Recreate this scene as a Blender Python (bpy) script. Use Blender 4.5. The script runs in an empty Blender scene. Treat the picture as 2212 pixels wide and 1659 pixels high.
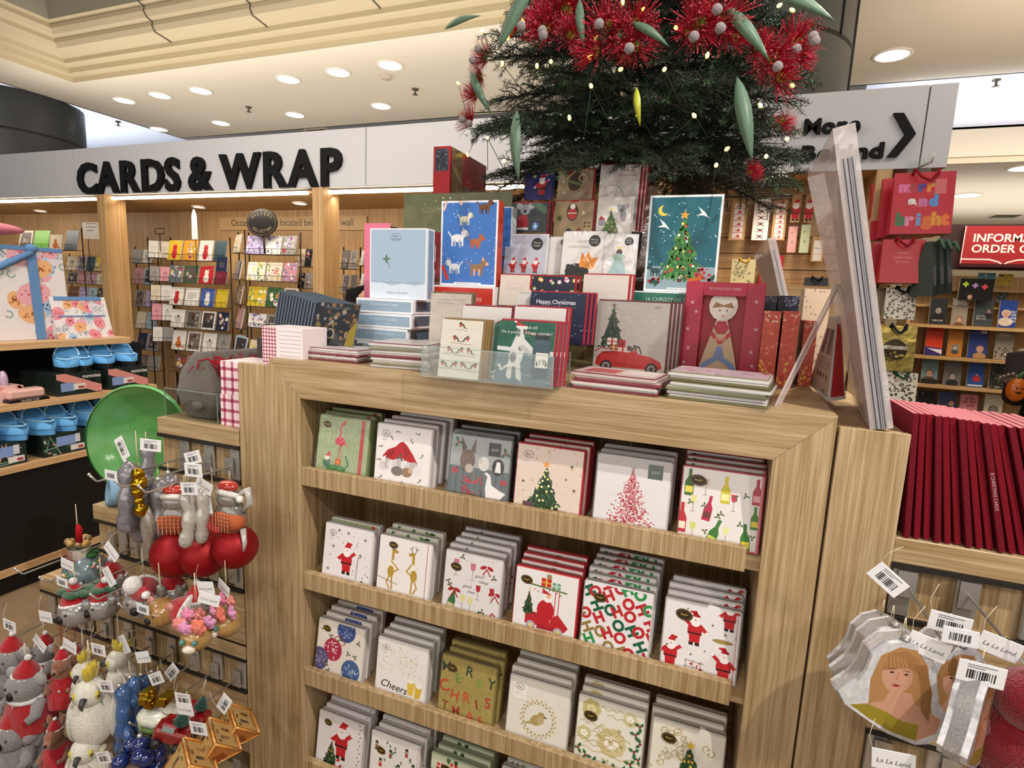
import bpy, math, random
import numpy as np
from mathutils import Vector, Matrix
R = math.radians
random.seed(7)
SC = bpy.context.scene
COLL = SC.collection

# ---------------------------------------------------------------- camera
FPX = 1215.0
CAM = np.array([1.15100506, -1.18071457, 1.55337584])
AX = np.array([[0.93262401, 0.095382, -0.34801541],
               [0.35817657, -0.12751928, 0.92490452],
               [0.04384057, -0.98723913, -0.15309114]])   # rows: world X, Y, Z in camera (right, down, forward)
cd = bpy.data.cameras.new('camera'); cam = bpy.data.objects.new('camera', cd); COLL.objects.link(cam)
right, down, fwd = AX[:, 0], AX[:, 1], AX[:, 2]
m3 = np.stack([right, -down, -fwd], axis=1)
m4 = np.eye(4); m4[:3, :3] = m3; m4[:3, 3] = CAM
cam.matrix_world = Matrix(m4.tolist())
cd.sensor_width = 36.0; cd.lens = 36.0 * FPX / 2212.0; cd.clip_start = 0.02; cd.clip_end = 100
SC.camera = cam

def ray(px, py):
    return AX @ np.array([px - 1106.0, py - 829.5, FPX])
def Py(px, py, y):
    r = ray(px, py); return Vector((CAM + r * ((y - CAM[1]) / r[1])).tolist())
def Pz(px, py, z):
    r = ray(px, py); return Vector((CAM + r * ((z - CAM[2]) / r[2])).tolist())
def Px(px, py, x):
    r = ray(px, py); return Vector((CAM + r * ((x - CAM[0]) / r[0])).tolist())

# ---------------------------------------------------------------- world, exposure
w = bpy.data.worlds.new('world'); SC.world = w; w.use_nodes = True
bg = w.node_tree.nodes['Background']; bg.inputs[0].default_value = (1.0, 0.92, 0.82, 1); bg.inputs[1].default_value = 0.14
SC.view_settings.view_transform = 'Standard'; SC.view_settings.look = 'None'
SC.view_settings.exposure = -0.15; SC.view_settings.gamma = 1.0; SC.view_settings.use_curve_mapping = False
SC.cycles.use_denoising = True
SC.cycles.max_bounces = 7; SC.cycles.diffuse_bounces = 3; SC.cycles.glossy_bounces = 3
SC.cycles.transmission_bounces = 5; SC.cycles.transparent_max_bounces = 24
SC.cycles.caustics_reflective = False; SC.cycles.caustics_refractive = False
SC.cycles.sample_clamp_indirect = 6.0; SC.cycles.sample_clamp_direct = 0

# ---------------------------------------------------------------- lights of the shop, and added fill
def lamp(kind, loc, power, col, target=None, **k):
    d = bpy.data.lights.new('shop_or_fill_light', kind); d.energy = power; d.color = col
    for a, b in k.items(): setattr(d, a, b)
    o = bpy.data.objects.new('shop_or_fill_light', d); COLL.objects.link(o); o.location = loc
    if target is not None:
        o.rotation_euler = (Vector(target) - Vector(loc)).to_track_quat('-Z', 'Y').to_euler()
    return o
WARM = (1.0, 0.86, 0.70); NEUT = (1.0, 0.93, 0.85); COOL = (0.80, 0.88, 1.0)
# recessed spots behind and beside the photographer
lamp('SPOT', (2.5, -0.95, 3.5), 330, NEUT, (1.0, 0, 1.0), spot_size=R(85), spot_blend=0.5, shadow_soft_size=0.03)
lamp('SPOT', (3.3, -2.4, 3.3), 120, NEUT, (1.2, 0, 0.9), spot_size=R(75), spot_blend=0.6, shadow_soft_size=0.06)
lamp('SPOT', (0.4, -3.2, 3.45), 110, NEUT, (0.4, 0, 0.9), spot_size=R(90), spot_blend=0.7, shadow_soft_size=0.09)
lamp('SPOT', (2.3, 1.6, 3.55), 170, WARM, (1.2, 0.3, 1.3), spot_size=R(75), spot_blend=0.6, shadow_soft_size=0.06)
lamp('SPOT', (-1.0, -1.2, 3.45), 150, NEUT, (-1.6, 0.6, 0.8), spot_size=R(100), spot_blend=0.7, shadow_soft_size=0.09)
# general soft light of the many downlights of the shop behind the photographer
lamp('AREA', (1.2, -2.8, 3.4), 34, NEUT, (0.8, 0.0, 1.0), shape='RECTANGLE', size=5.0, size_y=2.5)
lamp('AREA', (-1.5, 0.9, 3.5), 60, WARM, (-1.7, 1.5, 0), shape='RECTANGLE', size=4.5, size_y=1.2)
lamp('AREA', (3.6, 4.4, 2.95), 60, WARM, (3.4, 5.2, 1.2), shape='RECTANGLE', size=3.0, size_y=0.8)
# uplights added to brighten the ceiling; the one behind the photographer is bounce
lamp('AREA', (-2.4, 2.85, 2.76), 50, NEUT, (-2.4, 2.7, 4), shape='RECTANGLE', size=7, size_y=.5)
lamp('AREA', (3.4, 2.9, 2.4), 40, WARM, (3.4, 3.3, 4), shape='RECTANGLE', size=2.2, size_y=1.6)
lamp('AREA', (0, -3.2, 1.4), 80, NEUT, (0, -1.2, 4), shape='RECTANGLE', size=5, size_y=2)

lamp('AREA', (-2.6, 4.3, 2.45), 32, NEUT, (-2.6, 4.2, 4), shape='RECTANGLE', size=7, size_y=1.2)  # another added uplight, for the farther part of the ceiling
lamp('AREA', (-3.2, 0.2, 3.5), 38, NEUT, (-3.4, 2.3, 1.8), shape='RECTANGLE', size=4.5, size_y=1.0)  # added fill aimed at the left bulkhead and bays
lamp('AREA', (2.6, 0.9, 3.5), 22, NEUT, (1.7, 2.4, 2.5), shape='RECTANGLE', size=1.6, size_y=0.5)  # fill added to lift the right end of the bulkhead
lamp('AREA', (5.0, 7.6, 2.3), 60, NEUT, (5.0, 7.7, 4), shape='RECTANGLE', size=5, size_y=2.5)  # unseen uplight added to brighten the far ceiling
# ---------------------------------------------------------------- colour and materials
def lin(c):
    if isinstance(c, str):
        c = c.lstrip('#'); c = c if len(c) == 6 else c[0]*2+c[1]*2+c[2]*2; c = [int(c[i:i+2], 16) for i in (0, 2, 4)]
    o = []
    for x in c[:3]:
        x = x / 255.0
        o.append(x / 12.92 if x <= 0.04045 else ((x + 0.055) / 1.055) ** 2.4)
    return (o[0], o[1], o[2], 1.0)
MATS = {}
def mat(name, rough=0.5, metal=0.0, col=None, spec=0.5, bump=0.0, bscale=200.0, noise=0.0, nscale=20.0, coat=0.0, sheen=0.0, emit=None, es=0.0, trans=0.0, alpha=None, ior=1.45):
    m = bpy.data.materials.new(name); m.use_nodes = True
    nt = m.node_tree; b = nt.nodes['Principled BSDF']
    b.inputs['Roughness'].default_value = rough; b.inputs['Metallic'].default_value = metal
    b.inputs['Specular IOR Level'].default_value = spec; b.inputs['Coat Weight'].default_value = coat
    b.inputs['Coat Roughness'].default_value = 0.06
    b.inputs['Sheen Weight'].default_value = sheen; b.inputs['Transmission Weight'].default_value = trans
    b.inputs['IOR'].default_value = ior
    if col is None:
        a = nt.nodes.new('ShaderNodeAttribute'); a.attribute_name = 'Col'; src = a.outputs['Color']
    else:
        a = nt.nodes.new('ShaderNodeRGB'); a.outputs[0].default_value = lin(col); src = a.outputs[0]
    if noise:
        tc = nt.nodes.new('ShaderNodeTexCoord'); n = nt.nodes.new('ShaderNodeTexNoise'); n.inputs['Scale'].default_value = nscale
        n.inputs['Detail'].default_value = 3
        nt.links.new(tc.outputs['Object'], n.inputs['Vector'])
        mr = nt.nodes.new('ShaderNodeMapRange'); mr.inputs[3].default_value = 1 - noise; mr.inputs[4].default_value = 1 + noise
        nt.links.new(n.outputs[0], mr.inputs[0])
        mx = nt.nodes.new('ShaderNodeVectorMath'); mx.operation = 'SCALE'
        nt.links.new(src, mx.inputs[0]); nt.links.new(mr.outputs[0], mx.inputs['Scale']); src = mx.outputs[0]
    nt.links.new(src, b.inputs['Base Color'])
    if bump:
        tc = nt.nodes.new('ShaderNodeTexCoord'); n = nt.nodes.new('ShaderNodeTexNoise'); n.inputs['Scale'].default_value = bscale
        nt.links.new(tc.outputs['Object'], n.inputs['Vector'])
        bp = nt.nodes.new('ShaderNodeBump'); bp.inputs['Strength'].default_value = bump; bp.inputs['Distance'].default_value = 0.004
        nt.links.new(n.outputs[0], bp.inputs['Height']); nt.links.new(bp.outputs[0], b.inputs['Normal'])
    if emit:
        b.inputs['Emission Color'].default_value = lin(emit); b.inputs['Emission Strength'].default_value = es
    if alpha is not None: b.inputs['Alpha'].default_value = alpha
    MATS[name] = m; return m

def wood(name, axis, light, dark, rough=0.45, sc=1.0):
    m = bpy.data.materials.new(name); m.use_nodes = True; nt = m.node_tree; b = nt.nodes['Principled BSDF']
    tc = nt.nodes.new('ShaderNodeTexCoord'); L = nt.links.new
    def streak(a, c, det):
        mp = nt.nodes.new('ShaderNodeMapping'); s = [a, a, a]; s[axis] = c
        mp.inputs['Scale'].default_value = s; L(tc.outputs['Object'], mp.inputs[0])
        n = nt.nodes.new('ShaderNodeTexNoise'); n.inputs['Detail'].default_value = det; n.inputs['Scale'].default_value = 1
        L(mp.outputs[0], n.inputs['Vector']); return n
    n1 = streak(85 * sc, 1.8 * sc, 4); n2 = streak(260 * sc, 7 * sc, 2); n3 = streak(9 * sc, 0.5 * sc, 2)
    add = nt.nodes.new('ShaderNodeMath'); add.operation = 'MULTIPLY_ADD'; add.inputs[1].default_value = 0.85; L(n2.outputs[0], add.inputs[0]); L(n1.outputs[0], add.inputs[2])
    ad2 = nt.nodes.new('ShaderNodeMath'); ad2.operation = 'MULTIPLY_ADD'; ad2.inputs[1].default_value = 0.25; L(n3.outputs[0], ad2.inputs[0]); L(add.outputs[0], ad2.inputs[2])
    cr = nt.nodes.new('ShaderNodeValToRGB'); cr.color_ramp.elements[0].position = 0.70; cr.color_ramp.elements[1].position = 1.18
    cr.color_ramp.elements[0].color = lin(dark); cr.color_ramp.elements[1].color = lin(light)
    cr.color_ramp.elements[1].position = 1.0
    mr = nt.nodes.new('ShaderNodeMapRange'); mr.inputs[1].default_value = 0.78; mr.inputs[2].default_value = 1.36
    L(ad2.outputs[0], mr.inputs[0]); cr.color_ramp.elements[0].position = 0.15; cr.color_ramp.elements[1].position = 0.85
    L(mr.outputs[0], cr.inputs[0]); L(cr.outputs[0], b.inputs['Base Color'])
    b.inputs['Roughness'].default_value = rough
    bp = nt.nodes.new('ShaderNodeBump'); bp.inputs['Strength'].default_value = 0.12; bp.inputs['Distance'].default_value = 0.001
    L(n2.outputs[0], bp.inputs['Height']); L(bp.outputs[0], b.inputs['Normal'])
    MATS[name] = m; return m
WL, WD = '#bda480', '#94784f'
wood('wood_v', 2, WL, WD); wood('wood_h', 0, WL, WD); wood('wood_y', 1, WL, WD)
wood('ply_v', 2, '#c9a778', '#ad8756', sc=0.6); wood('ply_h', 0, '#c9a778', '#ad8756', sc=0.6); wood('ply_y', 1, '#d2ad84', '#bb9468', sc=0.6)
mat('paper', 0.55, spec=0.35, noise=0.05, nscale=120)
mat('gloss', 0.16, spec=0.6, bump=0.05, bscale=25)
mat('card', 0.35, spec=0.4)
mat('felt', 0.95, spec=0.1, bump=1.0, bscale=350, noise=0.25, nscale=160, sheen=0.4)
mat('fabric', 0.85, spec=0.15, bump=0.5, bscale=300, noise=0.08, nscale=90)
mat('glassy', 0.16, spec=0.8, coat=0.8, noise=0.4, nscale=130, bump=0.25, bscale=60)
mat('glitter', 0.25, metal=0.85, bump=1.0, bscale=900, noise=0.5, nscale=500)
mat('foil', 0.22, metal=1.0, bump=0.6, bscale=18)
mat('satin', 0.5, metal=0.5, noise=0.15, nscale=60)
mat('chrome', 0.28, metal=0.75, col='#c9c7c4')
mat('wire', 0.35, metal=0.6, col='#2a2522')
mat('plastic', 0.4, spec=0.5)
mat('rubber', 0.6, spec=0.3)
mat('white_paint', 0.6, col='#c3c5cb', noise=0.02)
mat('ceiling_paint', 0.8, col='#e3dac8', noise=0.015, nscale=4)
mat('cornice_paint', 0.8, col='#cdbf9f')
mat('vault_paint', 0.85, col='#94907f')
mat('cool_paint', 0.8, col='#e6e8f2')
mat('column_paint', 0.35, col='#34383b', noise=0.05, nscale=5)
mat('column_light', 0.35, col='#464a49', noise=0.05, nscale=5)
mat('black', 0.55, col='#0c0b0b')
mat('signblack', 0.6, col='#0b0c0e', spec=0.2)
mat('carpet', 0.95, col='#8a7357', bump=0.5, bscale=400, noise=0.2, nscale=25)
mat('lamp_disc', 0.5, col='#ffffff', emit='#fff1dc', es=9.0)
mat('led_strip', 0.5, col='#ffffff', emit='#ffe9cf', es=8.0)
mat('bulb', 0.3, col='#fff3c0', emit='#ffd24a', es=9.0)
mat('bark', 0.9, col='#2a2019', bump=0.8, bscale=120)
mat('needle', 0.5, spec=0.35)
mat('leaf', 0.45, spec=0.4, noise=0.15, nscale=80)
def film(name, base, rough, tint, bump, bs):
    m = bpy.data.materials.new(name); m.use_nodes = True; nt = m.node_tree; nt.nodes.clear(); L = nt.links.new
    out = nt.nodes.new('ShaderNodeOutputMaterial'); mx = nt.nodes.new('ShaderNodeMixShader')
    t = nt.nodes.new('ShaderNodeBsdfTransparent'); t.inputs[0].default_value = tint
    g = nt.nodes.new('ShaderNodeBsdfGlossy'); g.inputs['Roughness'].default_value = rough
    lw = nt.nodes.new('ShaderNodeLayerWeight'); lw.inputs[0].default_value = 0.35
    ma = nt.nodes.new('ShaderNodeMath'); ma.operation = 'MULTIPLY_ADD'; ma.inputs[1].default_value = 0.28; ma.inputs[2].default_value = base
    L(lw.outputs['Facing'], ma.inputs[0])
    if bump:
        tc = nt.nodes.new('ShaderNodeTexCoord'); n = nt.nodes.new('ShaderNodeTexNoise'); n.inputs['Scale'].default_value = bs; n.inputs['Detail'].default_value = 3
        n.inputs['Distortion'].default_value = 1.5
        L(tc.outputs['Object'], n.inputs['Vector']); bp = nt.nodes.new('ShaderNodeBump'); bp.inputs['Strength'].default_value = bump
        bp.inputs['Distance'].default_value = 0.02; L(n.outputs[0], bp.inputs['Height']); L(bp.outputs[0], g.inputs['Normal']); L(bp.outputs[0], lw.inputs['Normal'])
    L(ma.outputs[0], mx.inputs[0]); L(t.outputs[0], mx.inputs[1]); L(g.outputs[0], mx.inputs[2]); L(mx.outputs[0], out.inputs[0])
    MATS[name] = m
film('acrylic', 0.03, 0.03, (0.95, 0.97, 0.96, 1), 0, 0)
film('cello', 0.012, 0.14, (0.985, 0.98, 0.98, 1), 0.22, 14)
mat('haze_film', 0.22, col='#e6dcdc', alpha=0.38, bump=0.6, bscale=40)
mat('dish_glass', 0.2, col='#5c9a55', alpha=0.78)

# ---------------------------------------------------------------- mesh builder
def rotm(rx=0, ry=0, rz=0):
    return Matrix.Rotation(rz, 4, 'Z') @ Matrix.Rotation(ry, 4, 'Y') @ Matrix.Rotation(rx, 4, 'X')
class MB:
    def __init__(s): s.v = []; s.f = []; s.c = []; s.m = []; s.s = []; s.mats = []; s.T = Matrix.Identity(4)
    def mi(s, m):
        if m not in s.mats: s.mats.append(m)
        return s.mats.index(m)
    def add(s, vs, fs, col='#ffffff', m='paper', smooth=False):
        b = len(s.v); T = s.T
        s.v += [tuple(T @ Vector(p)) for p in vs]
        c = lin(col) if not isinstance(col, list) else None; k = s.mi(m)
        for i, f in enumerate(fs):
            s.f.append(tuple(b + j for j in f)); s.c.append(c if c else col[i]); s.m.append(k); s.s.append(smooth)
        return s
    def box(s, x0, y0, z0, x1, y1, z1, col='#ffffff', m='paper', ch=0.0):
        if ch <= 0:
            vs = [(x0,y0,z0),(x1,y0,z0),(x1,y1,z0),(x0,y1,z0),(x0,y0,z1),(x1,y0,z1),(x1,y1,z1),(x0,y1,z1)]
            return s.add(vs, [(0,3,2,1),(4,5,6,7),(0,1,5,4),(1,2,6,5),(2,3,7,6),(3,0,4,7)], col, m)
        import itertools
        X = (x0, x1); Y = (y0, y1); Z = (z0, z1); vs = []; idx = {}
        for i, j, k in itertools.product((0, 1), repeat=3):
            sx, sy, sz = (ch if i == 0 else -ch), (ch if j == 0 else -ch), (ch if k == 0 else -ch)
            for a in range(3):
                p = [X[i] + (sx if a != 0 else 0), Y[j] + (sy if a != 1 else 0), Z[k] + (sz if a != 2 else 0)]
                idx[(i, j, k, a)] = len(vs); vs.append(tuple(p))
        F = []
        def q(*t): F.append(tuple(idx[u] for u in t))
        for i in (0, 1):
            q((i,0,0,0),(i,1,0,0),(i,1,1,0),(i,0,1,0)); q((0,i,0,1),(1,i,0,1),(1,i,1,1),(0,i,1,1)); q((0,0,i,2),(1,0,i,2),(1,1,i,2),(0,1,i,2))
            for j in (0, 1):
                q((i,j,0,0),(i,j,1,0),(i,j,1,1),(i,j,0,1)); q((i,0,j,0),(i,1,j,0),(i,1,j,2),(i,0,j,2)); q((0,i,j,1),(1,i,j,1),(1,i,j,2),(0,i,j,2))
                for k in (0, 1): q((i,j,k,0),(i,j,k,1),(i,j,k,2))
        c = Vector(((x0+x1)/2, (y0+y1)/2, (z0+z1)/2)); G = []
        for f in F:
            p = [Vector(vs[t]) for t in f]; n = (p[1]-p[0]).cross(p[2]-p[0]); ctr = sum(p, Vector())/len(p)
            G.append(f if n.dot(ctr-c) > 0 else tuple(reversed(f)))
        return s.add(vs, G, col, m)
    def cbox(s, c, sz, col='#ffffff', m='paper', ch=0):
        return s.box(c[0]-sz[0]/2, c[1]-sz[1]/2, c[2]-sz[2]/2, c[0]+sz[0]/2, c[1]+sz[1]/2, c[2]+sz[2]/2, col, m, ch)
    def tube(s, pts, r, col='#ffffff', m='paper', n=8, cap=True, smooth=True):
        pts = [Vector(p) for p in pts]; rs = r if isinstance(r, (list, tuple)) else [r]*len(pts)
        vs = []; fs = []; up = None
        for i, p in enumerate(pts):
            t = (pts[min(i+1, len(pts)-1)] - pts[max(i-1, 0)])
            if t.length < 1e-9: t = Vector((0, 0, 1))
            t.normalize()
            if up is None: up = Vector((0, 0, 1)) if abs(t.z) < 0.9 else Vector((1, 0, 0))
            a = t.cross(up)
            if a.length < 1e-6: a = t.orthogonal()
            a.normalize(); b = a.cross(t); up = b
            for k in range(n):
                an = 2*math.pi*k/n; vs.append(tuple(p + (a*math.cos(an) + b*math.sin(an))*rs[i]))
        for i in range(len(pts)-1):
            for k in range(n):
                fs.append((i*n+k, (i+1)*n+k, (i+1)*n+(k+1) % n, i*n+(k+1) % n))
        if cap: fs.append(tuple(range(n))); fs.append(tuple(reversed(range((len(pts)-1)*n, len(pts)*n))))
        return s.add(vs, fs, col, m, smooth)
    def lathe(s, prof, n=20, col='#ffffff', m='paper', smooth=True, sx=1, sy=1):
        vs = []; fs = []
        for r, z in prof:
            for k in range(n):
                a = 2*math.pi*k/n; vs.append((r*math.cos(a)*sx, r*math.sin(a)*sy, z))
        for i in range(len(prof)-1):
            for k in range(n): fs.append((i*n+k, i*n+(k+1) % n, (i+1)*n+(k+1) % n, (i+1)*n+k))
        return s.add(vs, fs, col, m, smooth)
    def ball(s, c, r, col='#ffffff', m='paper', n=14, sc=(1, 1, 1), rot=None, wob=0.0, seed=0):
        rr = random.Random(seed); h = max(6, n//2 + 1); vs = []; fs = []
        M = rot if rot is not None else Matrix.Identity(4)
        ph = [rr.uniform(0, 6) for _ in range(6)]
        for i in range(h+1):
            th = math.pi*i/h
            for k in range(n):
                a = 2*math.pi*k/n; d = Vector((math.sin(th)*math.cos(a), math.sin(th)*math.sin(a), math.cos(th)))
                q = r*(1 + wob*(math.sin(3*d.x+ph[0])*math.cos(4*d.y+ph[1]) + 0.6*math.sin(7*d.z+ph[2])*math.sin(5*d.x+ph[3])))
                vs.append(tuple(Vector(c) + M @ Vector((d.x*q*sc[0], d.y*q*sc[1], d.z*q*sc[2]))))
        for i in range(h):
            for k in range(n): fs.append((i*n+k, (i+1)*n+k, (i+1)*n+(k+1) % n, i*n+(k+1) % n))
        return s.add(vs, fs, col, m, True)
    def prism(s, pts, y0, y1, col='#ffffff', m='paper', side=None, ms=None):   # outline in x,z, from y0 (front) to y1
        n = len(pts); a = sum(pts[i][0]*pts[(i+1) % n][1]-pts[(i+1) % n][0]*pts[i][1] for i in range(n))
        if a < 0: pts = list(reversed(pts))
        vs = [(x, y0, z) for x, z in pts] + [(x, y1, z) for x, z in pts]
        s.add(vs, [tuple(range(n)), tuple(reversed(range(n, 2*n)))], col, m)
        s.add(vs, [(i, i+n, (i+1) % n+n, (i+1) % n) for i in range(n)], side or col, ms or m)
        return s
    def build(s, name, loc=(0, 0, 0), rot=(0, 0, 0), parent=None, scale=None):
        me = bpy.data.meshes.new(name)
        me.from_pydata(s.v, [], s.f)
        for k in s.mats: me.materials.append(MATS[k])
        me.polygons.foreach_set('material_index', s.m)
        me.polygons.foreach_set('use_smooth', s.s)
        at = me.color_attributes.new('Col', 'FLOAT_COLOR', 'CORNER')
        ln = np.array([len(f) for f in s.f]); cc = np.repeat(np.array(s.c, dtype=np.float32), ln, axis=0)
        at.data.foreach_set('color', cc.ravel()); me.update()
        o = bpy.data.objects.new(name, me); COLL.objects.link(o)
        o.location = loc; o.rotation_euler = rot
        if scale: o.scale = (scale,)*3 if not isinstance(scale, tuple) else scale
        if parent: o.parent = parent
        return o
LABELS = {}
def tag(o, label, cat, group=None):
    o['label'] = label; o['category'] = cat
    if group: o['group'] = group
    LABELS.setdefault(label, []).append(o.name); return o
def empty(name, loc=(0, 0, 0), rot=(0, 0, 0)):
    o = bpy.data.objects.new(name, None); o.empty_display_size = 0.05; COLL.objects.link(o); o.location = loc; o.rotation_euler = rot; return o
def struct(o): o['kind'] = 'structure'; return o
def dup(o, loc=None, rot=None, scale=None, parent=None):
    c = o.copy(); COLL.objects.link(c); c.parent = parent
    for k in list(c.keys()):
        if k in ('label', 'category', 'group'): del c[k]
    if loc is not None: c.location = loc
    if rot is not None: c.rotation_euler = rot
    if scale is not None: c.scale = (scale,)*3
    for ch in list(o.children):
        d = dup(ch, parent=c); d.matrix_parent_inverse = ch.matrix_parent_inverse.copy()
    return c

# ---------------------------------------------------------------- flat print work: outlines laid on a panel
GL = {}
def glyphs(t, bold):
    k = (t, bold)
    if k not in GL:
        c = bpy.data.curves.new('t', 'FONT'); c.body = t; c.offset = bold; c.resolution_u = 3; c.size = 1.0
        o = bpy.data.objects.new('t', c); COLL.objects.link(o); me = o.to_mesh()
        v = [(p.co.x, p.co.y) for p in me.vertices]; f = [tuple(p.vertices) for p in me.polygons]
        o.to_mesh_clear(); bpy.data.objects.remove(o); bpy.data.curves.remove(c)
        w = max([a for a, b in v] or [0]); GL[k] = (v, f, w)
    return GL[k]
def clip(P, umax, vmax):
    for ax, lim, sg in ((0, 0, 1), (0, umax, -1), (1, 0, 1), (1, vmax, -1)):
        Q = []; n = len(P)
        for i in range(n):
            a, b = P[i-1], P[i]; ia = (a[ax]-lim)*sg >= 0; ib = (b[ax]-lim)*sg >= 0
            if ia != ib:
                t = (lim-a[ax])/(b[ax]-a[ax]); Q.append((a[0]+(b[0]-a[0])*t, a[1]+(b[1]-a[1])*t))
            if ib: Q.append(b)
        P = Q
        if len(P) < 3: return []
    return P
class Art:   # coordinates in widths of the panel: u 0..1, v 0..hh
    def __init__(s, mb, w, h, O=None, U=(1, 0, 0), V=(0, 0, 1), m='card'):
        s.mb = mb; s.w = w; s.h = h; s.hh = h/w; s.m = m; s.k = 1
        s.U = Vector(U); s.V = Vector(V); s.N = s.U.cross(s.V); s.O = Vector(O if O is not None else (-w/2, 0, 0)); s.r = random.Random(int(w*1e5)+int(h*1e5))
    def put(s, P, fs, c, m=None):
        d = 0.00012 + s.k*0.000009; s.k += 1
        s.mb.add([tuple(s.O + s.U*(u*s.w) + s.V*(v*s.w) + s.N*d) for u, v in P], fs, c, m or s.m)
    def poly(s, P, c, m=None):
        if any(u < 0 or u > 1 or v < 0 or v > s.hh for u, v in P): P = clip(P, 1, s.hh)
        if len(P) < 3: return
        n = len(P); a = sum(P[i][0]*P[(i+1) % n][1]-P[(i+1) % n][0]*P[i][1] for i in range(n))
        if a < 0: P = list(reversed(P))
        s.put(P, [tuple(range(len(P)))], c, m)
    def bg(s, c): s.poly([(0, 0), (1, 0), (1, s.hh), (0, s.hh)], c)
    def rect(s, a, b, c, d, col, rot=0, m=None):
        if rot:
            cx, cy = (a+c)/2, (b+d)/2; co, si = math.cos(rot), math.sin(rot)
            P = [(cx+(x-cx)*co-(y-cy)*si, cy+(x-cx)*si+(y-cy)*co) for x, y in ((a, b), (c, b), (c, d), (a, d))]
        else: P = [(a, b), (c, b), (c, d), (a, d)]
        s.poly(P, col, m)
    def circ(s, u, v, r, c, ry=None, rot=0, n=14, m=None, a0=0, a1=2*math.pi):
        ry = ry or r; co, si = math.cos(rot), math.sin(rot); P = []
        full = abs(a1-a0-2*math.pi) < 1e-6
        for i in range(n if full else n+1):
            t = a0+(a1-a0)*i/n; x, y = r*math.cos(t), ry*math.sin(t); P.append((u+x*co-y*si, v+x*si+y*co))
        s.poly(P, c, m)
    def line(s, P, wd, c, m=None):
        for i in range(len(P)-1):
            a, b = P[i], P[i+1]; dx, dy = b[0]-a[0], b[1]-a[1]; L = math.hypot(dx, dy) or 1e-6; nx, ny = -dy/L*wd/2, dx/L*wd/2
            ex, ey = dx/L*wd*0.3, dy/L*wd*0.3
            s.poly([(a[0]+nx-ex, a[1]+ny-ey), (a[0]-nx-ex, a[1]-ny-ey), (b[0]-nx+ex, b[1]-ny+ey), (b[0]+nx+ex, b[1]+ny+ey)], c, m)
    def ring(s, u, v, r, wd, c, ry=None, n=18, a0=0, a1=2*math.pi):
        ry = ry or r; s.line([(u+r*math.cos(a0+(a1-a0)*i/n), v+ry*math.sin(a0+(a1-a0)*i/n)) for i in range(n+1)], wd, c)
    def star(s, u, v, r, c, n=5, q=0.42, rot=math.pi/2):
        P = [(u+(r if i % 2 == 0 else r*q)*math.cos(rot+math.pi*i/n), v+(r if i % 2 == 0 else r*q)*math.sin(rot+math.pi*i/n)) for i in range(2*n)]
        if 0 < u-r and u+r < 1 and 0 < v-r and v+r < s.hh: s.poly(P, c)
    def text(s, t, u, v, sz, c, rot=0, al='C', bold=0.0, wmax=None, shear=0.0):
        V, F, W = glyphs(t, bold); k = sz/0.70
        if wmax and W*k > wmax: k = wmax/W
        ox = -W*k/2 if al == 'C' else (-W*k if al == 'R' else 0); co, si = math.cos(rot), math.sin(rot)
        P = [(u+(x*k+shear*y*k+ox)*co-y*k*si, v+(x*k+shear*y*k+ox)*si+y*k*co) for x, y in V]
        if any(a < 0 or a > 1 or b < 0 or b > s.hh for a, b in P):
            kk = s.k
            for f in F:
                q = clip([P[i] for i in f], 1, s.hh)
                if len(q) > 2: s.k = kk; s.put(q, [tuple(range(len(q)))], c)
            return
        s.put(P, F, c)
    # -------- small motifs
    def leafs(s, u, v, r, c, a):
        co, si = math.cos(a), math.sin(a); s.poly([(u, v), (u+r*.5*co-r*.25*si, v+r*.5*si+r*.25*co), (u+r*co, v+r*si), (u+r*.5*co+r*.25*si, v+r*.5*si-r*.25*co)], c)
    def holly(s, u, v, r, g='#2f5a34', b='#b5202c', n=3):
        a0 = s.r.uniform(0, 6)
        for i in range(n): s.leafs(u, v, r, g, a0+i*2*math.pi/n)
        s.circ(u, v, r*.2, b, n=6)
    def tree(s, u, v, w, h, cols=('#2e4a2c', '#46653c', '#1f3523'), balls=('#e7d27a', '#c8402f'), n=130, top='#e3b23c', trunk='#4a3322'):
        if trunk: s.rect(u-w*.05, v-h*.07, u+w*.05, v+h*.05, trunk)
        s.poly([(u-w*.42, v+h*.03), (u+w*.42, v+h*.03), (u, v+h*.96)], cols[-1]); k = s.k
        for i in range(n*2):
            t = s.r.random()**.62; y = v+h*(1-t); x = u+s.r.uniform(-1, 1)*w/2*t*(.82+.18*math.sin(t*26)); a = -math.pi/2+(x-u)/w*2.4+s.r.uniform(-.5, .5); r = h*.095
            s.k = k+s.r.randint(0, 7); s.leafs(x, y, r, s.r.choice(cols), a)
        s.k = k+9
        for i in range(int(n*.14)):
            t = s.r.random()**.6; s.k = k+9; s.circ(u+s.r.uniform(-.8, .8)*w/2*t, v+h*(1-t), w*.032, s.r.choice(balls), n=7)
        if top: s.star(u, v+h*1.03, w*.11, top)
    def santa(s, u, v, z, hat=True, flip=1):
        f = flip; R_, W_, S_ = '#b9232b', '#ece6e4', '#e3b493'
        s.rect(u-.16*z, v, u-.02*z, v+.12*z, '#20191a'); s.rect(u+.04*z, v, u+.18*z, v+.12*z, '#20191a')
        s.poly([(u-.15*z, v+.1*z), (u+.17*z, v+.1*z), (u+.2*z, v+.5*z), (u-.19*z, v+.5*z)], R_)
        s.circ(u, v+.52*z, .24*z, R_, ry=.3*z); s.rect(u-.23*z, v+.38*z, u+.23*z, v+.43*z, '#2a1c1a')
        s.line([(u-f*.17*z, v+.68*z), (u-f*.36*z, v+.5*z)], .12*z, R_); s.circ(u-f*.38*z, v+.47*z, .055*z, W_, n=8)
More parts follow.
